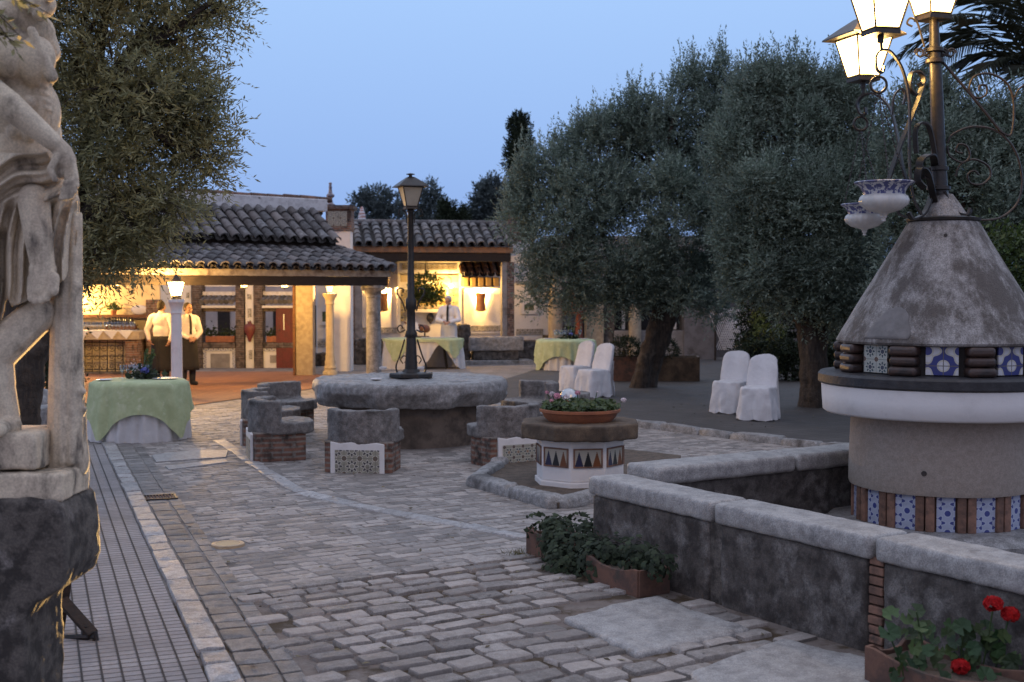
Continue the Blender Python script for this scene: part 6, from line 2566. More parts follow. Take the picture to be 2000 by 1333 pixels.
cl2 = px_clumps([(1480, 150, 70, .4), (1530, 130, 55, .3), (1555, 125, 40, .2), (1595, 150, 60, .4), (1490, 120, 34, .3), (1640, 140, 48, .4), (1460, 230, 85, .3), (1560, 240, 100, 0), (1640, 220, 70, .3), (1665, 170, 40, .5), (1660, 300, 90, 0), (1500, 330, 100, -.3), (1600, 350, 110, -.6), (1450, 410, 75, .2), (1520, 440, 90, -.4), (1620, 460, 100, -.5), (1690, 400, 80, .2), (1460, 500, 60, .2), (1550, 540, 60, -.2), (1650, 550, 70, -.1), (1700, 500, 60, .2), (1430, 320, 60, .4), (1710, 270, 60, .5)], Y2, .84, 50)
tk = [([at(1578, 815, Y2), at(1580, 760, Y2), at(1578, 700, Y2), at(1570, 640, Y2), at(1560, 600, Y2)], [.20, .16, .14, .13, .11]),
      ([at(1604, 815, Y2), at(1598, 750, Y2), at(1600, 690, Y2), at(1610, 630, Y2), at(1640, 570, Y2), at(1650, 480, Y2)], [.18, .15, .13, .10, .07, .03]),
      ([at(1590, 812, Y2 - .12), at(1592, 740, Y2 - .12), at(1585, 670, Y2 - .1), at(1590, 600, Y2)], [.16, .13, .11, .07]),
      ([at(1565, 625, Y2), at(1535, 590, Y2), at(1500, 560, Y2), at(1470, 500, Y2)], [.12, .09, .06, .03]),
      ([at(1562, 610, Y2), at(1565, 540, Y2), at(1540, 420, Y2)], [.13, .08, .03])]
tree('olive_tree', 'olive tree with thick gnarled upright trunk behind the two covered chairs on the right', tuple(b2), cl2, tk, leaf_grey, 21000, 10, .27, .075, .0120, 22, .55, .45, .05, lump=9, shoots=420)
Y3 = 17.5
b3 = at(1905, 760, Y3)
b3.z = .07
cl3 = px_clumps([(1800, 260, 90, .3), (1880, 230, 90, .5), (1960, 260, 100, .3), (1850, 350, 110, 0), (1950, 380, 110, 0), (1760, 370, 70, .5), (1780, 470, 80, .4), (1980, 500, 100, -.2), (1900, 480, 100, .3), (1760, 580, 70, .6), (1990, 610, 80, .1), (2050, 300, 120, 0), (1900, 600, 90, .6), (1810, 180, 50, .5)], Y3, .85, 10)
tree('olive_tree', 'olive tree filling the space directly behind the conical well house', tuple(b3), cl3, [([b3, b3 + Vector((.1, 0, 1.0)), b3 + Vector((0, 0, 2.2)), b3 + Vector((-.3, 0, 3.2))], [.2, .17, .13, .06])], leaf_grey, 14000, 10, .28, .075, .0125, 23, .5, .4, .1, lump=9, shoots=160)

# palm top right
PY = 19.0
pb = at(2030, 150, PY)
pm = thing('palm_tree', 'date palm with arching fronds above the trees at the top right', 'palm', (pb.x, PY, 0), 0)
mb = MB()
limb(mb, [(0, 0, -.1), (.05, 0, 2), (0, 0, pb.z - .1)], [.26, .22, .24], 3, 12)
mb.build('trunk', bark, pm, smooth=60)
rgp = random.Random(14)
fr = [(1740, 118, .3), (1850, 10, .0), (1905, -90, .3), (1800, 60, -.5), (1960, -130, -.3), (1770, 210, .2), (1830, 250, -.4), (2060, -150, .2), (2150, -60, .3), (2250, 80, 0), (2240, 220, -.3), (1875, -40, .8), (1795, 150, .9), (1980, 300, -.8), (1930, -20, -.9)]
for u, v, dy in fr:
    tip = at(u, v, PY + dy * 2) - Vector((pb.x, PY, 0))
    s = Vector((0, 0, pb.z))
    mid = s.lerp(tip, .5) + Vector((0, 0, .55))
    P = smooth_path([s, s.lerp(mid, .55) + Vector((0, 0, .15)), mid, mid.lerp(tip, .6) + Vector((0, 0, .12)), tip], 9)
    fm = MB()
    n = len(P)
    for i in range(2, n - 1):
        for sub in (0, .5):
            p = P[i].lerp(P[i + 1], sub) if i + 1 < n else P[i]
            td = (P[min(i + 1, n - 1)] - P[i - 1]).normalized()
            side = td.cross(Vector((0, 0, 1))).normalized()
            f = i / n
            ll = .62 * (sin(pi * min(1, f * .8 + .2)) ** .6) * rgp.uniform(.85, 1.1)
            for sg in (-1, 1):
                dv = (side * sg * .75 + td * .65 + Vector((0, 0, -.15 + rgp.uniform(-.2, .15)))).normalized()
                w = td * .014
                e = p + dv * ll + Vector((0, 0, -.10 * ll))
                fm.add([p - w, p + w, p + dv * ll * .6 + w, e, p + dv * ll * .6 - w], [(0, 1, 2, 3, 4)])
    o = fm.build('frond', palm_m, pm)
    sm_ = MB()
    sm_.tube(P, [.03 - .024 * i / n for i in range(n)], 5)
    sm_.build('rachis', palm_m, o)


# trees far behind the roofs
def far_tree(name, label, u, vtop, w, Y, mat, seed, clumps=None, vbot=600, n=900, leaf=.16, up=.3, group=None, tw=.32):
    b = at(u, 700, Y)
    base = (b.x, Y, 0)
    if clumps is None:
        h = vbot - vtop
        clumps = []
        k = max(4, int(h / (w * .8)))
        for j in range(k):
            f = j / (k - 1)
            ww = w * (1 - .78 * f)
            clumps.append((u, vbot - h * f + ww * .6, ww, 0))
    cl = px_clumps(clumps, Y)
    tree(name, label, base, cl, [([(b.x, Y, -.1), (b.x, Y, 1.5), (b.x, Y, at(u, vtop + 25, Y).z)], [.22, .18, .05])], mat, n, 8, tw, leaf, leaf * .22, seed, .3, up, 0, 0, None, group, voxel=0)


far_tree('cypress_tree', 'tall narrow dark cypress rising above the porch roof', 1016, 222, 24, 44, leaf_dark, 31, [(1014, 238, 15, 0), (1014, 255, 21, 0), (1014, 282, 25, 0), (1014, 306, 27, 0), (1017, 334, 25, 0), (1017, 365, 27, 0), (1017, 400, 28, 0), (1017, 450, 30, 0), (1017, 520, 30, 0)], n=3600, leaf=.10, up=.9, tw=.18)
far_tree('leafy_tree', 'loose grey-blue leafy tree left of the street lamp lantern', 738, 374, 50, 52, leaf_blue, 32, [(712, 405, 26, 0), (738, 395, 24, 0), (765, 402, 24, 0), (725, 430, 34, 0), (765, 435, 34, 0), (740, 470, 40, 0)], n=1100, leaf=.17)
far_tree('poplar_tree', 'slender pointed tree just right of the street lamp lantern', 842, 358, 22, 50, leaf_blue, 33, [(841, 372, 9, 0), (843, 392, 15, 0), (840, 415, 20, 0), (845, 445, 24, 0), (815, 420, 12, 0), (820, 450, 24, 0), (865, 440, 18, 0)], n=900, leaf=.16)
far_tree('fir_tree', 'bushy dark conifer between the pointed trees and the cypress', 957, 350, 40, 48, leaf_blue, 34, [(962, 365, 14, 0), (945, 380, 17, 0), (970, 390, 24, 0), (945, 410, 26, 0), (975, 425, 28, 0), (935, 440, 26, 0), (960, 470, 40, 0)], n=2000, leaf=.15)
for k, (u, vt) in enumerate(((868, 392), (883, 398), (905, 404))):
    far_tree('young_conifer', ('first and tallest of three small pointed conifers over the porch roof', 'middle one of three small pointed conifers over the porch roof', 'lowest one of three small pointed conifers, nearest the bushy dark conifer')[k], u, vt, 12, 47, leaf_dark, 40 + k, [(u, vt + 8, 6, 0), (u, vt + 22, 9, 0), (u, vt + 40, 12, 0), (u, vt + 65, 15, 0)], n=520, leaf=.11, tw=.2, group='small pointed conifers over the porch roof', up=.8)

# planters with clipped box balls, and the dark hedge under the trees
pbx = gnd(1280, 757, .07)
for k, (u0, u1, lab) in enumerate(((1180, 1262, 'rust-red planter box left of the leaning olive trunk'), (1262, 1370, 'darker planter box running right behind the leaning olive trunk'))):
    Yp = 25.6
    a, b = at(u0, 750, Yp), at(u1, 750, Yp)
    p = thing('planter_box', lab, 'planter', ((a.x + b.x) / 2, Yp + .35, .07), radians(-4))
    w = (b.x - a.x) / 2 - .01
    mb = MB()
    for q in ((-w, -.3, w, -.26), (-w, .26, w, .3), (-w, -.26, -w + .04, .26), (w - .04, -.26, w, .26)):
        mb.box(q[0], q[1], 0, q[2], q[3], .50)
    mb.build('box', terracotta_old if k == 0 else brown_stone, p, bevel=.008)
    mb = MB()
    mb.box(-w + .041, -.259, .0, w - .041, .259, .42)
    mb.build('earth', soil, p)
for k, (u, v, r, lab) in enumerate(((1220, 690, 30, 'clipped round box bush in the planter left of the olive trunk'), (1292, 690, 32, 'clipped round box bush half behind the leaning olive trunk'))):
    Yp = 25.95
    c = at(u, v, Yp)
    t = thing('box_ball', lab, 'bush', (c.x, Yp, .5), 0)
    rs = np.random.default_rng(60 + k)
    rr = r * Yp / FPX
    A, T = clump_anchors([(c.x, Yp, c.z, rr)], 1500, rs, .75, .1)
    V, F = spray_leaves(A, T, rs, .06, 4, .035, .010)
    np_mesh('foliage', V - np.array([[c.x, Yp, .5]]), F, leaf_dark, t)
    mb = MB()
    mb.tube([(0, 0, -.03), (0, 0, .2)], .03, 6)
    mb.build('stem', bark, t)


def hedge(label, u0, v0, u1, v1, Y, mat, seed, n, leaf=.07, thick=.5, name='hedge'):
    a, b = at(u0, v0, Y), at(u1, v1, Y)
    rs = np.random.default_rng(seed)
    t = thing(name, label, 'hedge' if name == 'hedge' else 'bush', ((a.x + b.x) / 2, Y, 0.07), 0)
    A = np.stack([rs.uniform(a.x, b.x, n), Y + rs.uniform(-thick, thick, n), rs.uniform(.1, a.z, n)], 1)
    A[:, 2] += .12 * np.sin(A[:, 0] * 5) + .08 * np.sin(A[:, 0] * 13 + 1)
    T = rs.normal(0, .6, (n, 3)) + np.array([[0, -.6, .4]])
    V, F = spray_leaves(A, T, rs, .22, 6, leaf, leaf * .25)
    np_mesh('foliage', V - np.array([[(a.x + b.x) / 2, Y, .07]]), F, mat, t)
    mb = MB()
    k = max(2, int((b.x - a.x) / .6))
    for i in range(k):
        x = a.x + (b.x - a.x) * (i + .5) / k - (a.x + b.x) / 2
        mb.tube([(x, 0, 0), (x + R(-.1, .1), 0, a.z * .7)], .03, 5)
    mb.build('stems', bark, t)
    return t


hedge('tall dark hedge closing the yard behind the olive trunks on the right', 1440, 560, 1800, 700, 29.5, leaf_dark, 71, 3600, .10, .4)
hedge('low dark shrubs at the foot of the gallery behind the covered chairs', 1436, 668, 1700, 760, 26.0, leaf_dark, 72, 1500, .08, .3)
hedge('yellow-green clipped shrub catching light under the right olive', 1466, 634, 1532, 655, 27.5, leaf_lime, 73, 260, .06, .25, 'shrub')
hedge('tall yellow-green shrub at the right edge behind the well house', 1935, 440, 2050, 700, 15.0, leaf_green, 74, 1300, .08, .3, 'shrub')
hedge('dark bushes behind the right side of the well house', 1690, 560, 2060, 760, 21.5, leaf_dark, 75, 2200, .09, .4)
hedge('dark garden hedge beyond the sidewalk at the left edge', -60, 610, 150, 760, 17.0, leaf_dark, 76, 1500, .06, .4)
th_ = hedge('long clipped hedge bounding the yard far to the right of the well house', 2060, 500, 3300, 700, 24.0, leaf_dark, 77, 5200, .10, .4)
# pale rock and low rim between statue leg and trunk support
rk = gnd(62, 790)
r_ = thing('pale_boulder', 'pale boulder in the garden edge seen through the statue legs', 'boulder', (at(60, 740, 13.5).x, 13.5, 0), .3)
mb = MB()
mb.ell((0, 0, .35), (.30, .25, .55))
stone_mods(mb.build('rock', granite_pale, r_), .03, .18, .4, 1)
rm = thing('garden_rim', 'low rounded stone rim of the garden bed behind the statue', 'kerb', (at(40, 770, 12.6).x, 12.6, 0), .1)
mb = MB()
mb.box(-1.2, -.14, 0, .55, .14, .75)
stone_mods(mb.build('rim', granite, rm), .03, .06, .3, 4)

# ivory hanging basket in front of the niche
hb = rl(832, 560, -1.0)
hw = BOO + rgx * hb.x + rgy * -1.05
hk = thing('hanging_basket', 'round hanging basket of trailing green plants before the lit niche', 'hanging plant', (hw.x, hw.y, hb.z - .2), BA)
rs = np.random.default_rng(90)
A, T = clump_anchors([(0, 0, .20, .34), (-.2, 0, .12, .24), (.2, 0, .15, .24), (0, 0, .0, .2), (.30, 0, -.05, .11), (-.32, 0, .0, .12)], 430, rs, .55, -.15)
V, F = spray_leaves(A, T, rs, .14, 5, .075, .028, .3)
np_mesh('foliage', V, F, leaf_green, hk)
mb = MB()
mb.lathe([(.0, -.22), (.13, -.18), (.17, .0), (.16, .02), (.0, .02)], 16)
mb.build('basket', dark_wood, hk, smooth=50)
mb = MB()
for k in range(3):
    a = k * 2.1
    mb.tube([(.16 * cos(a), .16 * sin(a), 0), (0, 0, .95)], .006, 4)
mb.build('chain', iron, hk)

# fallen leaves on the platform and between the cobbles
rs = np.random.default_rng(5)
n = 900
lx = np.concatenate([rs.uniform(-1, 8, 600), rs.uniform(-2.6, 2.0, 300)])
ly = np.concatenate([rs.uniform(14.5, 26, 600), rs.uniform(6.2, 14, 300)])
zz = []
keep = []
pp = [(q.x, q.y) for q in plat_poly]
for i in range(n):
    c = Vector((lx[i], ly[i], 0))
    rp = c - PC
    onp = inside((lx[i], ly[i]), pp)
    keep.append(not (rp.dot(E1) > -.05 and rp.dot(E2) < .08) and (c - TBL).length > 1.0 and (onp or (c - K0).dot(KN) > .1) and not inside((lx[i], ly[i]), holes[2]))
    zz.append(.076 if onp else .024)
keep = np.array(keep)
A = np.stack([lx, ly, np.array(zz)], 1)[keep]
d = rs.normal(0, 1, A.shape) * np.array([[1, 1, .12]])
d = unit(d)
sd_ = np.stack([-d[:, 1], d[:, 0], rs.normal(0, .15, len(A))], 1)
l = rs.uniform(.03, .065, (len(A), 1))
V = np.stack([A, A + d * l * .5 + sd_ * l * .17 + np.array([[0, 0, .004]]), A + d * l, A + d * l * .5 - sd_ * l * .17], 1).reshape(-1, 3)
o = np_mesh('fallen_leaves', V, np.arange(len(V)).reshape(-1, 4), M('dry_leaf', (0.13, 0.095, 0.05), (0.08, 0.06, 0.035), 3, island=.7, icol=(.16, .15, .09), bmp=0))
o['kind'] = 'stuff'
o['label'] = 'small dry olive leaves scattered over the paving'


def crumple(o, strength=.02, size=.12, lv=1):
    ss = o.modifiers.new('subdivide', 'SUBSURF')
    ss.subdivision_type = 'SIMPLE'
    ss.levels = ss.render_levels = lv
    tx = bpy.data.textures.new('creases', 'CLOUDS')
    tx.noise_scale = size
    tx.noise_depth = 2
    dm = o.modifiers.new('crumple', 'DISPLACE')
    dm.texture = tx
    dm.texture_coords = 'GLOBAL'
    dm.strength = strength
    return o


# ================================================================ COVERED CHAIRS
def chair_blob(root, sd):
    rg = random.Random(sd)
    # skirt: seat top to floor, flaring with soft pleats; back: leaning rounded slab, both closed surfaces
    mb = MB()
    ring = []
    pts = []
    n = 56
    levels = [(0.0, .262, .275), (.10, .258, .270), (.22, .246, .256), (.34, .232, .242), (.43, .222, .230), (.465, .215, .222), (.475, .20, .205)]
    vs = []
    ph = [rg.uniform(0, 6.28) for _ in range(4)]
    for z, hx, hy in levels:
        f = max(0, 1 - z / .45)
        for k in range(n):
            a = 2 * pi * k / n
            ca, sa = cos(a), sin(a)
            p = 6.0
            rr = (abs(ca) ** p + abs(sa) ** p) ** (-1 / p)
            w = 1 + f * (.045 * sin(5 * a + ph[0]) + .050 * sin(9 * a + ph[1]) + .028 * sin(17 * a + ph[2]))
            sag = -.02 * f * (1 - abs(sin(2 * a)))
            vs.append((hx * rr * ca * w, hy * rr * sa * w, z + (.012 * sin(7 * a + ph[3]) + .012 if z == 0 else 0)))
    fs = []
    for j in range(len(levels) - 1):
        for k in range(n):
            k2 = (k + 1) % n
            fs.append((j * n + k, j * n + k2, (j + 1) * n + k2, (j + 1) * n + k))
    m = len(vs)
    vs.append((0, 0, .478))
    vs.append((0, 0, .01))
    for k in range(n):
        k2 = (k + 1) % n
        fs.append(((len(levels) - 1) * n + k, (len(levels) - 1) * n + k2, m))
        fs.append((k2, k, m + 1))
    mb.add(vs, fs)
    o = crumple(mb.build('skirt', linen, root, smooth=60), .045, .10)
    mb = MB()
    out = []
    for k in range(25):
        a = pi * k / 24
        out.append((.205 * cos(a) * (1 if abs(cos(a)) < .9 else .99), .80 + .125 * sin(a) ** .8))
    out = [(.222, .44), (.218, .62)] + out + [(-.218, .62), (-.222, .44)]
    lean = lambda z: .175 + (z - .44) * .24
    vs, fs = [], []
    nn = len(out)
    for s, ins in ((-.030, .93), (-.022, 1.0), (.022, 1.0), (.032, .93)):
        for x, z in out:
            zz = .66 + (z - .66) * (ins if z > .5 else 1)
            vs.append((x * ins, lean(zz) + s + .035 * (1 - (x / .22) ** 2) * (1 if z > .5 else .3), zz))
    for j in range(3):
        for k in range(nn):
            k2 = (k + 1) % nn
            fs.append((j * nn + k, j * nn + k2, (j + 1) * nn + k2, (j + 1) * nn + k))
    fs.append(tuple(range(nn))[::-1])
    fs.append(tuple(3 * nn + k for k in range(nn)))
    mb.add(vs, fs)
    crumple(mb.build('back_cover', linen, root, smooth=60), .028, .13, 2)
    mb = MB()
    # drape of the cover behind the back down to the floor
    vs = []
    for j, z in enumerate((.62, .45, .25, .012)):
        for k in range(15):
            x = -.21 + .42 * k / 14
            vs.append((x * (1 + .16 * j / 3), lean(max(z, .44)) + .034 + (.03 + .05 * j / 3) + (.012 * j) * sin(k * 1.7 + sd), z))
    mb.add(vs, [(j * 15 + k, j * 15 + k + 1, (j + 1) * 15 + k + 1, (j + 1) * 15 + k) for j in range(3) for k in range(14)])
    crumple(mb.build('rear_drape', linen, root, smooth=60), .04, .10, 2)


CH = [((1427, 810), -28, 'left chair of the white covered pair under the right olive'),
      ((1481, 824), -26, 'right chair of the white covered pair under the right olive'),
      ((1124, 770), -52, 'left chair of the white covered pair behind the millstone table'),
      ((1160, 779), -50, 'right chair of the white covered pair nearer the leaning olive')]
for i, ((u, v), rz, lab) in enumerate(CH):
    p = gnd(u, v - 4, .07)
    c = thing('covered_chair', lab, 'chair', (p.x, p.y, .072), radians(rz), 'chairs in white covers')
    chair_blob(c, 40 + i)


# ================================================================ DRESSED TABLES
def round_cloth(name, Rx, Ry, ztop, drop, folds, mat, loc, sd, square=None, rot=0.0, floor=.012, gap=0.0, arch=None, flare=.10):
    """Cloth over a round/oval top. drop(a) = hang length by angle."""
    rg = random.Random(sd)
    ph = [rg.uniform(0, 6.28) for _ in range(5)]
    n, m = 128, 14
    vs, fs = [], []
    vs.append((0, 0, ztop + .006))
    for j in range(1, 5):
        f = j / 4
        for k in range(n):
            a = 2 * pi * k / n
            vs.append((Rx * f * cos(a), Ry * f * sin(a), ztop + .006 - (.004 if j == 4 else 0)))
    for k in range(n):
        a = 2 * pi * k / n
    for j in range(1, m + 1):
        for k in range(n):
            a = 2 * pi * k / n
            dl = min(drop(a), ztop - floor)
            s = dl * j / m
            g = min(1, s / .35)
            w = sin(folds * a + ph[0]) * .55 + sin((folds * 1.63) // 1 * a + ph[1]) * .3 + sin((folds * .45) // 1 * a + ph[2]) * .35
            rr = .012 + gap + s * flare + g * .030 * w
            vs.append(((Rx + rr) * cos(a), (Ry + rr) * sin(a), ztop - s - .004))
    fs = [(0, 1 + k, 1 + (k + 1) % n) for k in range(n)]
    for j in range(3 + m):
        for k in range(n):
            fs.append((1 + j * n + k, 1 + (j + 1) * n + k, 1 + (j + 1) * n + (k + 1) % n, 1 + j * n + (k + 1) % n))
    mb = MB()
    mb.add(vs, fs)
    o = crumple(mb.build(name, mat, None, smooth=180), .016, .14, 0)
    o.location = loc
    o.rotation_euler = (0, 0, rot)
    return o


def sq_drop(L, Rr, rot):
    def f(a):
        b = a - rot
        return L / max(abs(cos(b)), abs(sin(b))) - Rr
    return f


def table_frame(name, label, p, Rx, Ry, ztop, z0=0.0):
    t = thing(name, label, 'table', (p.x, p.y, z0), 0)
    mb = MB()
    nn = 40
    mb.prism([(Rx * cos(2 * pi * k / nn), Ry * sin(2 * pi * k / nn)) for k in range(nn)], ztop - .03, ztop)
    mb.build('tabletop', wood, t)
    for sx in (-1, 1):
        for sy in (-1, 1):
            mb = MB()
            mb.tube([(sx * Rx * .62, sy * Ry * .62, 0), (sx * Rx * .52, sy * Ry * .52, ztop - .03)], .017, 6)
            mb.build('leg', iron, t)
    return t


def on(t, x, y, ztop):
    return Vector((t.location.x + x, t.location.y + y, t.location.z + ztop))


ZT1 = .75
# front left table
p1 = gnd(276, 868)
p1 = Vector((at(274, 868, p1.y + .62).x, p1.y + .62, 0))
t1 = table_frame('round_table', 'round dining table under green and white cloths at the front left', p1, .555, .555, ZT1)
tag(round_cloth('tablecloth', .56, .56, ZT1 + .003, lambda a: .8, 26, linen, p1, 3, flare=.09, gap=.0), 'floor-length white under-cloth on the front left table', 'tablecloth', 'white under-cloths')
tag(round_cloth('table_overlay', .565, .565, ZT1 + .010, sq_drop(.95, .565, radians(16)), 16, green_cloth, p1, 5, gap=.04, flare=.12, floor=.05), 'pistachio green overlay hanging in points on the front left table', 'tablecloth', 'green table overlays')
# buffet table: oval, with the sides of the under-cloth drawn up in front
p2 = gnd(827, 723)
p2 = Vector((at(827, 723, p2.y + .42).x, p2.y + .42, 0))
t2 = table_frame('buffet_table', 'oval buffet table with yellow-green overlay where the old waiter stands', p2, .93, .48, ZT1)


def drop2(a):
    # front right side gathered up in an arch
    b = (a - radians(-62) + pi) % (2 * pi) - pi
    return .74 - .62 * math.exp(-(b / .33) ** 2)


tag(round_cloth('tablecloth', .935, .485, ZT1 + .003, drop2, 30, linen, p2, 6, flare=.10), 'white pleated under-cloth on the buffet table, drawn up in an arch in front', 'tablecloth', 'white under-cloths')


def drop2g(a):
    s = 0
    for c, w, h in ((-128, .34, .50), (-40, .36, .42), (120, .5, .4), (40, .4, .4)):
        b = (a - radians(c) + pi) % (2 * pi) - pi
        s = max(s, h * max(0, 1 - abs(b) / (w * 1.5)))
    return .07 + s


tag(round_cloth('table_overlay', .94, .49, ZT1 + .010, drop2g, 22, green_cloth, p2, 7, gap=.045, flare=.11), 'yellow-green overlay with two hanging points on the buffet table', 'tablecloth', 'green table overlays')
# table on the terrace at the right
p3 = gnd(1105, 729, .014)
p3 = Vector((at(1105, 729, p3.y + .6).x, p3.y + .6, .014))
t3_ = table_frame('round_table', 'round table under yellow-green cloth left of the covered chairs', p3, .64, .64, ZT1, .014)
tag(round_cloth('tablecloth', .645, .645, ZT1 + .003, lambda a: .8, 26, linen, p3, 8, flare=.05), 'white under-cloth on the table behind the covered chairs', 'tablecloth', 'white under-cloths')
tag(round_cloth('table_overlay', .65, .65, ZT1 + .010, sq_drop(1.02, .65, radians(75)), 22, green_cloth, p3, 9, gap=.04, flare=.11, floor=.04), 'yellow-green overlay on the table behind the covered chairs', 'tablecloth', 'green table overlays')


def put_glasses(t, lst, group, labs, s=1.0):
    src = None
    for k, (x, y) in enumerate(lst):
        if src is None:
            src = o = glass_mesh(s).build('wine_glass', glass, None, smooth=60)
        else:
            o = copy_tree(src)
        tag(o, labs, 'wine glass', group)
        o.location = on(t, x, y, ZT1 + .024)


put_glasses(t1, [(-.26 + .055 * k + R(-.008, .008), .10 + .07 * (k % 3)) for k in range(7)], 'upturned glasses on the front left table', 'wine glass in the cluster on the front left green table', .95)
put_glasses(t3_, [(-.25 + .06 * k, .0 + .08 * (k % 2)) for k in range(5)] + [(.10, .05), (.33, .0)], 'glasses on the right terrace table', 'wine glass standing on the yellow-green table behind the covered chairs', 1.15)


def plate(t, x, y, r, lab, stack=1):
    for k in range(stack):
        q = thing('plate', lab, 'plate', on(t, x, y, ZT1 + .018 + .012 * k), 0)
        mb = MB()
        mb.lathe([(.0, .0), (r * .6, .0), (r, .012), (r * .98, .016), (r * .58, .005), (.0, .005)], 26)
        mb.build('dish', porcelain, q, smooth=50)


plate(t1, .31, .06, .16, 'large white plate on the right side of the front left table')
plate(t1, -.38, -.22, .10, 'small white saucer at the left front edge of the green table')
plate(t2, .10, -.12, .15, 'white plate in the middle of the buffet table')
plate(t2, .42, -.05, .17, 'white plate in front of the old waiter on the buffet table')
plate(t2, .72, .05, .13, 'white plate at the right end of the buffet table')
plate(t2, -.33, -.1, .15, 'white plate at the left of the buffet table behind the lamp post')
plate(t3_, -.42, -.05, .12, 'white plate on the left edge of the right terrace table')
plate(t3_, .42, -.12, .09, 'small white saucer at the right edge of the right terrace table')


def bouquet(loc, label, sd, s=1.0, spikes=6):
    b = thing('bouquet', label, 'flowers', loc, 0)
    rg = random.Random(sd)
    mb = MB()
    ivy_leaves(mb, [((rg.gauss(0, .10) * s, rg.gauss(0, .08) * s, abs(rg.gauss(0, .05)) * s + .01), (rg.gauss(0, 1), rg.gauss(-.5, 1), rg.gauss(.8, 1))) for _ in range(120)], rg, .022 * s, .05 * s)
    mb.build('foliage', leaf_dark, b)
    mb = MB()
    for k in range(spikes):
        x0, tx = rg.uniform(-.03, .07) * s, rg.uniform(-.06, .12) * s
        h = rg.uniform(.22, .34) * s
        for j in range(16):
            f = j / 15
            p = (x0 + tx * f, rg.uniform(-.01, .01), .04 + h * f)
            ivy_leaves(mb, [(p, (rg.choice((-1, 1)) * .7, -1, rg.gauss(.2, .5)))], rg, .016 * s, .026 * s)
    mb.build('green_spikes', leaf_green, b)
    mb = MB()
    petals(mb, (.02 * s, -.06 * s, .10 * s), .045 * s, 40, .022 * s, rg)
    mb.build('blue_flower', blue_petal, b)
    mb = MB()
    for k in range(60):
        p = (rg.gauss(-.09, .04) * s, rg.gauss(-.02, .04) * s, abs(rg.gauss(.12, .05)) * s)
        petals(mb, p, .004 * s, 2, .008 * s, rg)
    mb.build('white_sprig', white_petal, b)


bouquet(on(t1, .03, .12, ZT1 + .02), 'table bouquet with green spikes and a blue flower on the front left table', 51, 1.05)
bouquet(on(t3_, .10, .10, ZT1 + .02), 'green table bouquet on the yellow-green table at the right', 52, 1.05, 4)
# ham on its stand, with napkin
hs = thing('ham_stand', 'cured ham on wooden carving stand draped with napkin on the buffet table', 'ham stand', on(t2, -.18, .25, ZT1 + .018), radians(8))
mb = MB()
mb.box(-.30, -.09, 0, .30, .09, .03)
mb.tube([(-.20, 0, .03), (-.21, 0, .30)], .014, 6)
mb.tube([(.2, 0, .03), (.2, 0, .12)], .02, 6)
mb.build('stand', dark_wood, hs)
mb = MB()
for a, b, ra, rb in (((.24, 0, .21), (.05, 0, .24), .10, .095), ((.05, 0, .24), (-.17, 0, .31), .09, .035), ((-.17, 0, .31), (-.30, 0, .37), .03, .022)):
    mb.cap(a, b, ra, rb)
blob('ham', mb, M('cured_ham', (0.20, 0.075, 0.03), (0.11, 0.04, 0.02), 8, rough=.4), hs, .012, 2)
mb = MB()
vs = []
for j, z in enumerate((.37, .36, .30, .22, .15)):
    for k in range(6):
        vs.append((-.10 + .02 * k + .03 * j * .5, -.06 - .02 * j + .006 * (k % 2), z))
mb.add(vs, [(j * 6 + k, j * 6 + k + 1, (j + 1) * 6 + k + 1, (j + 1) * 6 + k) for j in range(4) for k in range(5)])
mb.build('napkin', linen, hs, smooth=60)
hm = BOO + rgx * rl(840, 620, -.02).x + rgy * -.06
msk = thing('wall_mask', 'dark rounded wall mask spout on the white wall left of the old waiter', 'ornament', (hm.x, hm.y, rl(840, 631, -.02).z), BA)
mb = MB()
mb.ell((0, 0, .14), (.105, .055, .13))
mb.ell((0, -.04, .12), (.03, .04, .05))
mb.cap((0, -.01, .03), (0, -.02, .0), .05, .03)
blob('mask', mb, M('dark_glaze', (0.03, 0.032, 0.045), (0.05, 0.045, 0.05), 9, rough=.4), msk, .01, 2)


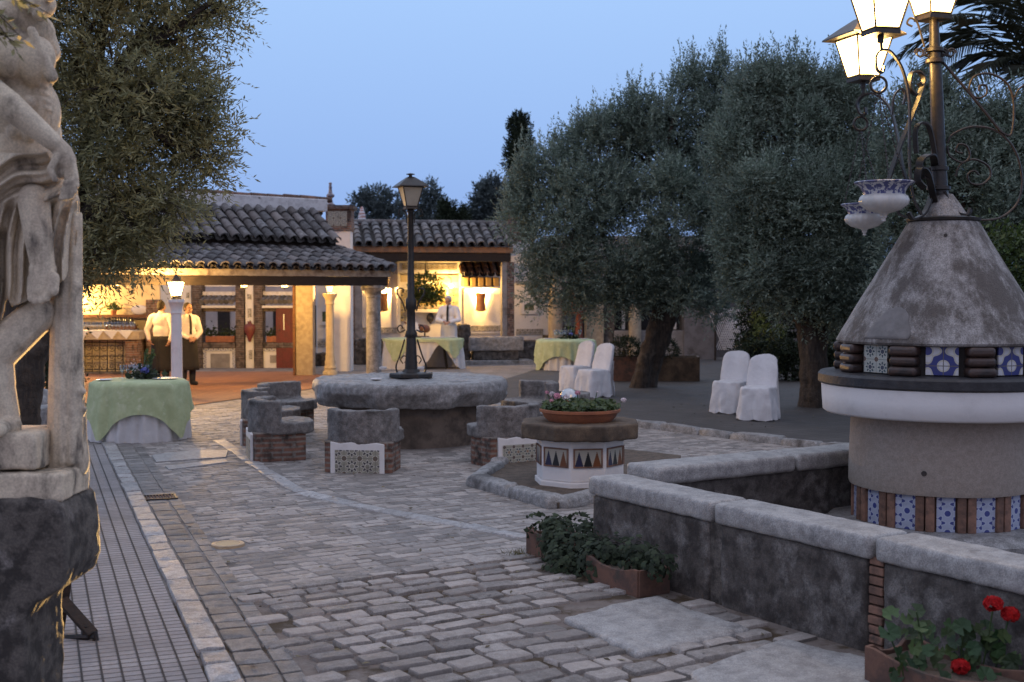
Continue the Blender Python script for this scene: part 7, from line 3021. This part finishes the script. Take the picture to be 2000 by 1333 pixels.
# ================================================================ PEOPLE
def person(label, loc, rot, H, hair_mat, shirt_mat, pose, apron=None, trousers=black_cloth, tie=True, hairline='short'):
    """A figure facing local -y. pose gives elbows, wrists (metres at 1.75 m) and head tilt."""
    s = H / 1.75
    r = thing('person', label, 'person', loc, rot)
    V3 = lambda p: Vector(p) * s
    tilt = pose.get('tilt', 0.0)
    turn = pose.get('turn', 0.0)
    Hc = Vector((0, -.02 - .05 * tilt, 1.625 - .02 * tilt))
    Rm = Matrix.Rotation(turn, 3, 'Z') @ Matrix.Rotation(tilt * .55, 3, 'X')

    def hp(x, y, z):
        return (Hc + Rm @ Vector((x, y, z))) * s
    body = MB()
    cap = lambda m, a, b, ra, rb: m.cap(V3(a), V3(b), ra * s, rb * s, 12)
    # head and face
    body.ell(hp(0, .008, .02), (.074 * s, .094 * s, .098 * s), Rm, 18, 12)
    body.ell(hp(0, -.022, -.045), (.056 * s, .066 * s, .068 * s), Rm, 16, 10)
    body.cap(hp(0, -.088, .022), hp(0, -.106, -.014), .009 * s, .014 * s)
    body.ell(hp(0, -.086, -.050), (.022 * s, .010 * s, .007 * s), Rm)
    body.ell(hp(0, -.083, -.062), (.019 * s, .010 * s, .007 * s), Rm)
    body.ell(hp(0, -.074, -.092), (.022 * s, .018 * s, .016 * s), Rm)
    body.ell(hp(0, -.084, .036), (.052 * s, .012 * s, .008 * s), Rm)
    for sx in (-1, 1):
        body.ell(hp(sx * .077, .012, -.008), (.009 * s, .018 * s, .030 * s), Rm)
        body.ell(hp(sx * .040, -.066, -.022), (.022 * s, .02 * s, .018 * s), Rm)
    body.cap(V3((0, .02, 1.46)), hp(0, .022, -.05), .056 * s, .050 * s)
    # trunk, legs
    body.ell(V3((0, 0, 1.33)), (.165 * s, .11 * s, .17 * s))
    body.ell(V3((0, 0, 1.12)), (.155 * s, .115 * s, .17 * s))
    body.ell(V3((0, .01, .97)), (.165 * s, .115 * s, .11 * s))
    cap(body, (-.15, .01, 1.42), (.15, .01, 1.42), .06, .06)
    for sx in (-1, 1):
        cap(body, (sx * .09, .0, .92), (sx * .095, -.01, .50), .085, .058)
        cap(body, (sx * .095, -.01, .50), (sx * .10, .02, .09), .055, .038)
        cap(body, (sx * .10, .03, .045), (sx * .115, -.14, .035), .04, .032)
    shirt = MB()
    shirt.ell(V3((0, .0, 1.32)), (.185 * s, .130 * s, .175 * s))
    shirt.ell(V3((0, .0, 1.12)), (.178 * s, .135 * s, .19 * s))
    shirt.ell(V3((0, .0, 1.02)), (.172 * s, .130 * s, .10 * s))
    cap(shirt, (-.155, .01, 1.42), (.155, .01, 1.42), .072, .072)
    cap(shirt, (0, .015, 1.42), (0, .01, 1.49), .075, .064)
    for sx, side in ((-1, 'r'), (1, 'l')):
        sh = (sx * .195, .01, 1.40)
        el, wr = pose['elbow_' + side], pose['wrist_' + side]
        cap(body, sh, el, .050, .040)
        cap(body, el, wr, .040, .028)
        w = Vector(wr)
        d = (w - Vector(el)).normalized()
        hd = Vector(pose.get('hand_' + side, d)).normalized()
        # palm and five fingers, curled inwards
        inw = Vector(pose.get('palm_' + side, (-sx, -.2, -.3))).normalized()
        wide = hd.cross(inw).normalized()
        pc = w + hd * .05
        body.cap(V3(w + hd * .01), V3(w + hd * .03), .026 * s, .028 * s)
        for q in (-1, 0, 1):
            body.cap(V3(w + hd * .025 + wide * q * .016), V3(w + hd * .085 + wide * q * .024), .017 * s, .014 * s)
        for q, ln in ((-1.5, .058), (-.5, .070), (.5, .074), (1.5, .066)):
            k0 = w + hd * .085 + wide * q * .019
            k1 = k0 + (hd * .85 + inw * .5).normalized() * ln * .5
            k2 = k1 + (hd * .45 + inw * .9).normalized() * ln * .5
            body.cap(V3(k0), V3(k1), .0095 * s, .009 * s, 8)
            body.cap(V3(k1), V3(k2), .009 * s, .0075 * s, 8)
        tb0 = w + hd * .03 + wide * (.026) + inw * .006
        tb1 = tb0 + (hd * .7 + wide * .7 + inw * .3).normalized() * .034
        tb2 = tb1 + (hd * .9 + inw * .5).normalized() * .028
        body.cap(V3(tb0), V3(tb1), .013 * s, .011 * s, 8)
        body.cap(V3(tb1), V3(tb2), .011 * s, .008 * s, 8)
        cap(shirt, sh, el, .072, .060)
        cap(shirt, el, tuple(Vector(el).lerp(w, .90)), .060, .042)
    blob('body', body, skin, r, .0075, 2, .4)
    blob('shirt', shirt, shirt_mat, r, .011, 3, .5)
    tr = MB()
    if trousers is not None:
        tr.ell(V3((0, .005, .965)), (.180 * s, .138 * s, .10 * s))
        for sx in (-1, 1):
            cap(tr, (sx * .09, .0, .93), (sx * .095, -.01, .50), .102, .080)
            cap(tr, (sx * .095, -.01, .50), (sx * .10, .02, .10), .080, .066)
        blob('trousers', tr, trousers, r, .012, 3, .5)
    for sx in (-1, 1):
        sh_ = MB()
        cap(sh_, (sx * .10, .035, .05), (sx * .115, -.15, .04), .050, .042)
        sh_.ell(V3((sx * .1, .03, .07)), (.052 * s, .06 * s, .06 * s))
        blob('shoe', sh_, black_cloth, r, .010, 2)
    if apron is not None:
        mat_, z0, z1, back = apron
        mb = MB()
        vs = []
        n = 26
        for j in range(9):
            f = j / 8
            z = z1 + (z0 - z1) * f
            for k in range(n):
                a = (2 * pi * k / (n - 1) + pi / 2) if back else (pi + pi * k / (n - 1))
                w = .19 + .045 * f + .008 * sin(a * 7) * f
                vs.append(V3((w * cos(a), (.150 + .03 * f + .008 * sin(a * 9) * f) * sin(a), z)))
        mb.add(vs, [(j * n + k, j * n + k + 1, (j + 1) * n + k + 1, (j + 1) * n + k) for j in range(8) for k in range(n - 1)])
        a_ = mb.build('apron', mat_, r, smooth=180)
        so_ = a_.modifiers.new('solid', 'SOLIDIFY')
        so_.thickness = .006
    # hair as a fitted cap
    hm_ = MB()
    hm_.ell(hp(0, .022, .036), (.080 * s, .092 * s, .094 * s), Rm, 18, 12)
    hm_.ell(hp(0, .055, -.01), (.070 * s, .058 * s, .075 * s), Rm, 16, 10)
    for sx in (-1, 1):
        hm_.ell(hp(sx * .068, .02, .01), (.014 * s, .045 * s, .045 * s), Rm)
    blob('hair', hm_, hair_mat, r, .008, 2)
    eyes = MB()
    for sx in (-1, 1):
        eyes.ell(hp(sx * .030, -.080, .012), (.011 * s, .006 * s, .006 * s), Rm)
    for i_, sx in enumerate((-1, 1)):
        e = MB()
        e.ell(hp(sx * .030, -.081, .012), (.011 * s, .006 * s, .006 * s), Rm)
        e.build('eye', hair_dark, r, smooth=180)
    if tie:
        tm = MB()
        P = [(0, -.095, 1.475), (0, -.128, 1.44), (0, -.150, 1.33), (0, -.152, 1.18), (0, -.148, 1.08)]
        tm.tube([V3(p) for p in P], .02, 4, flat=(.024 * s, .008 * s), up=(1, 0, 0))
        tm.cap(V3((0, -.092, 1.485)), V3((0, -.105, 1.455)), .02 * s, .014 * s)
        tm.build('tie', black_cloth, r, smooth=40)
    cl = MB()
    for sx in (-1, 1):
        cl.add([V3((sx * .008, -.094, 1.49)), V3((sx * .062, -.055, 1.52)), V3((sx * .085, -.07, 1.47)), V3((sx * .04, -.118, 1.44))], [(0, 1, 2, 3)])
    for sx in (-1, 1):
        c = MB()
        c.add([V3((sx * .008, -.094, 1.49)), V3((sx * .062, -.055, 1.52)), V3((sx * .085, -.070, 1.47)), V3((sx * .04, -.120, 1.44))], [(0, 1, 2, 3)])
        cc = c.build('collar', shirt_mat, r)
        sd_ = cc.modifiers.new('solid', 'SOLIDIFY')
        sd_.thickness = .006
    return r


# waiter with his back to us, arms behind, by the lamp column
w1 = at(316, 750, 25.2)
person('waiter seen from behind in pale shirt and black apron beside the lamp column', (w1.x, w1.y, .022), radians(172), 1.70, hair_dark, shirt_m,
       dict(elbow_r=(-.285, .055, 1.14), wrist_r=(-.225, .10, .93), hand_r=(.35, .15, -1), palm_r=(1, -.2, 0), elbow_l=(.285, .055, 1.14), wrist_l=(.20, .15, .94), hand_l=(-.6, .2, -.8), palm_l=(-1, -.2, 0), tilt=.1, turn=-.2), apron=(black_cloth, .30, 1.02, True), tie=False)
w2 = at(368, 756, 25.3)
person('waiter in pale shirt, dark tie and long black apron, half behind the lamp column', (w2.x, w2.y, .022), radians(38), 1.66, hair_dark, shirt_m,
       dict(elbow_r=(-.26, -.04, 1.13), wrist_r=(-.07, -.20, 1.00), hand_r=(.9, -.25, -.2), palm_r=(.2, .8, -.3), elbow_l=(.26, -.04, 1.13), wrist_l=(.08, -.21, .99), hand_l=(-.9, -.2, -.25), palm_l=(-.2, .8, -.3), tilt=.05, turn=.3), apron=(black_cloth, .32, 1.02, True))
w3 = at(877, 715, 31.85)
person('white-haired waiter in white shirt, dark tie and white apron carving at the buffet', (w3.x, w3.y, .014), radians(-12), 1.80, hair_white, white_shirt_m,
       dict(elbow_r=(-.27, -.06, 1.14), wrist_r=(-.06, -.27, 1.10), hand_r=(.75, -.6, -.2), palm_r=(.2, .2, -.9), elbow_l=(.27, -.06, 1.14), wrist_l=(.09, -.27, 1.09), hand_l=(-.8, -.55, -.15), palm_l=(-.2, .2, -.9), tilt=.75), apron=(linen, .30, 1.06, False))
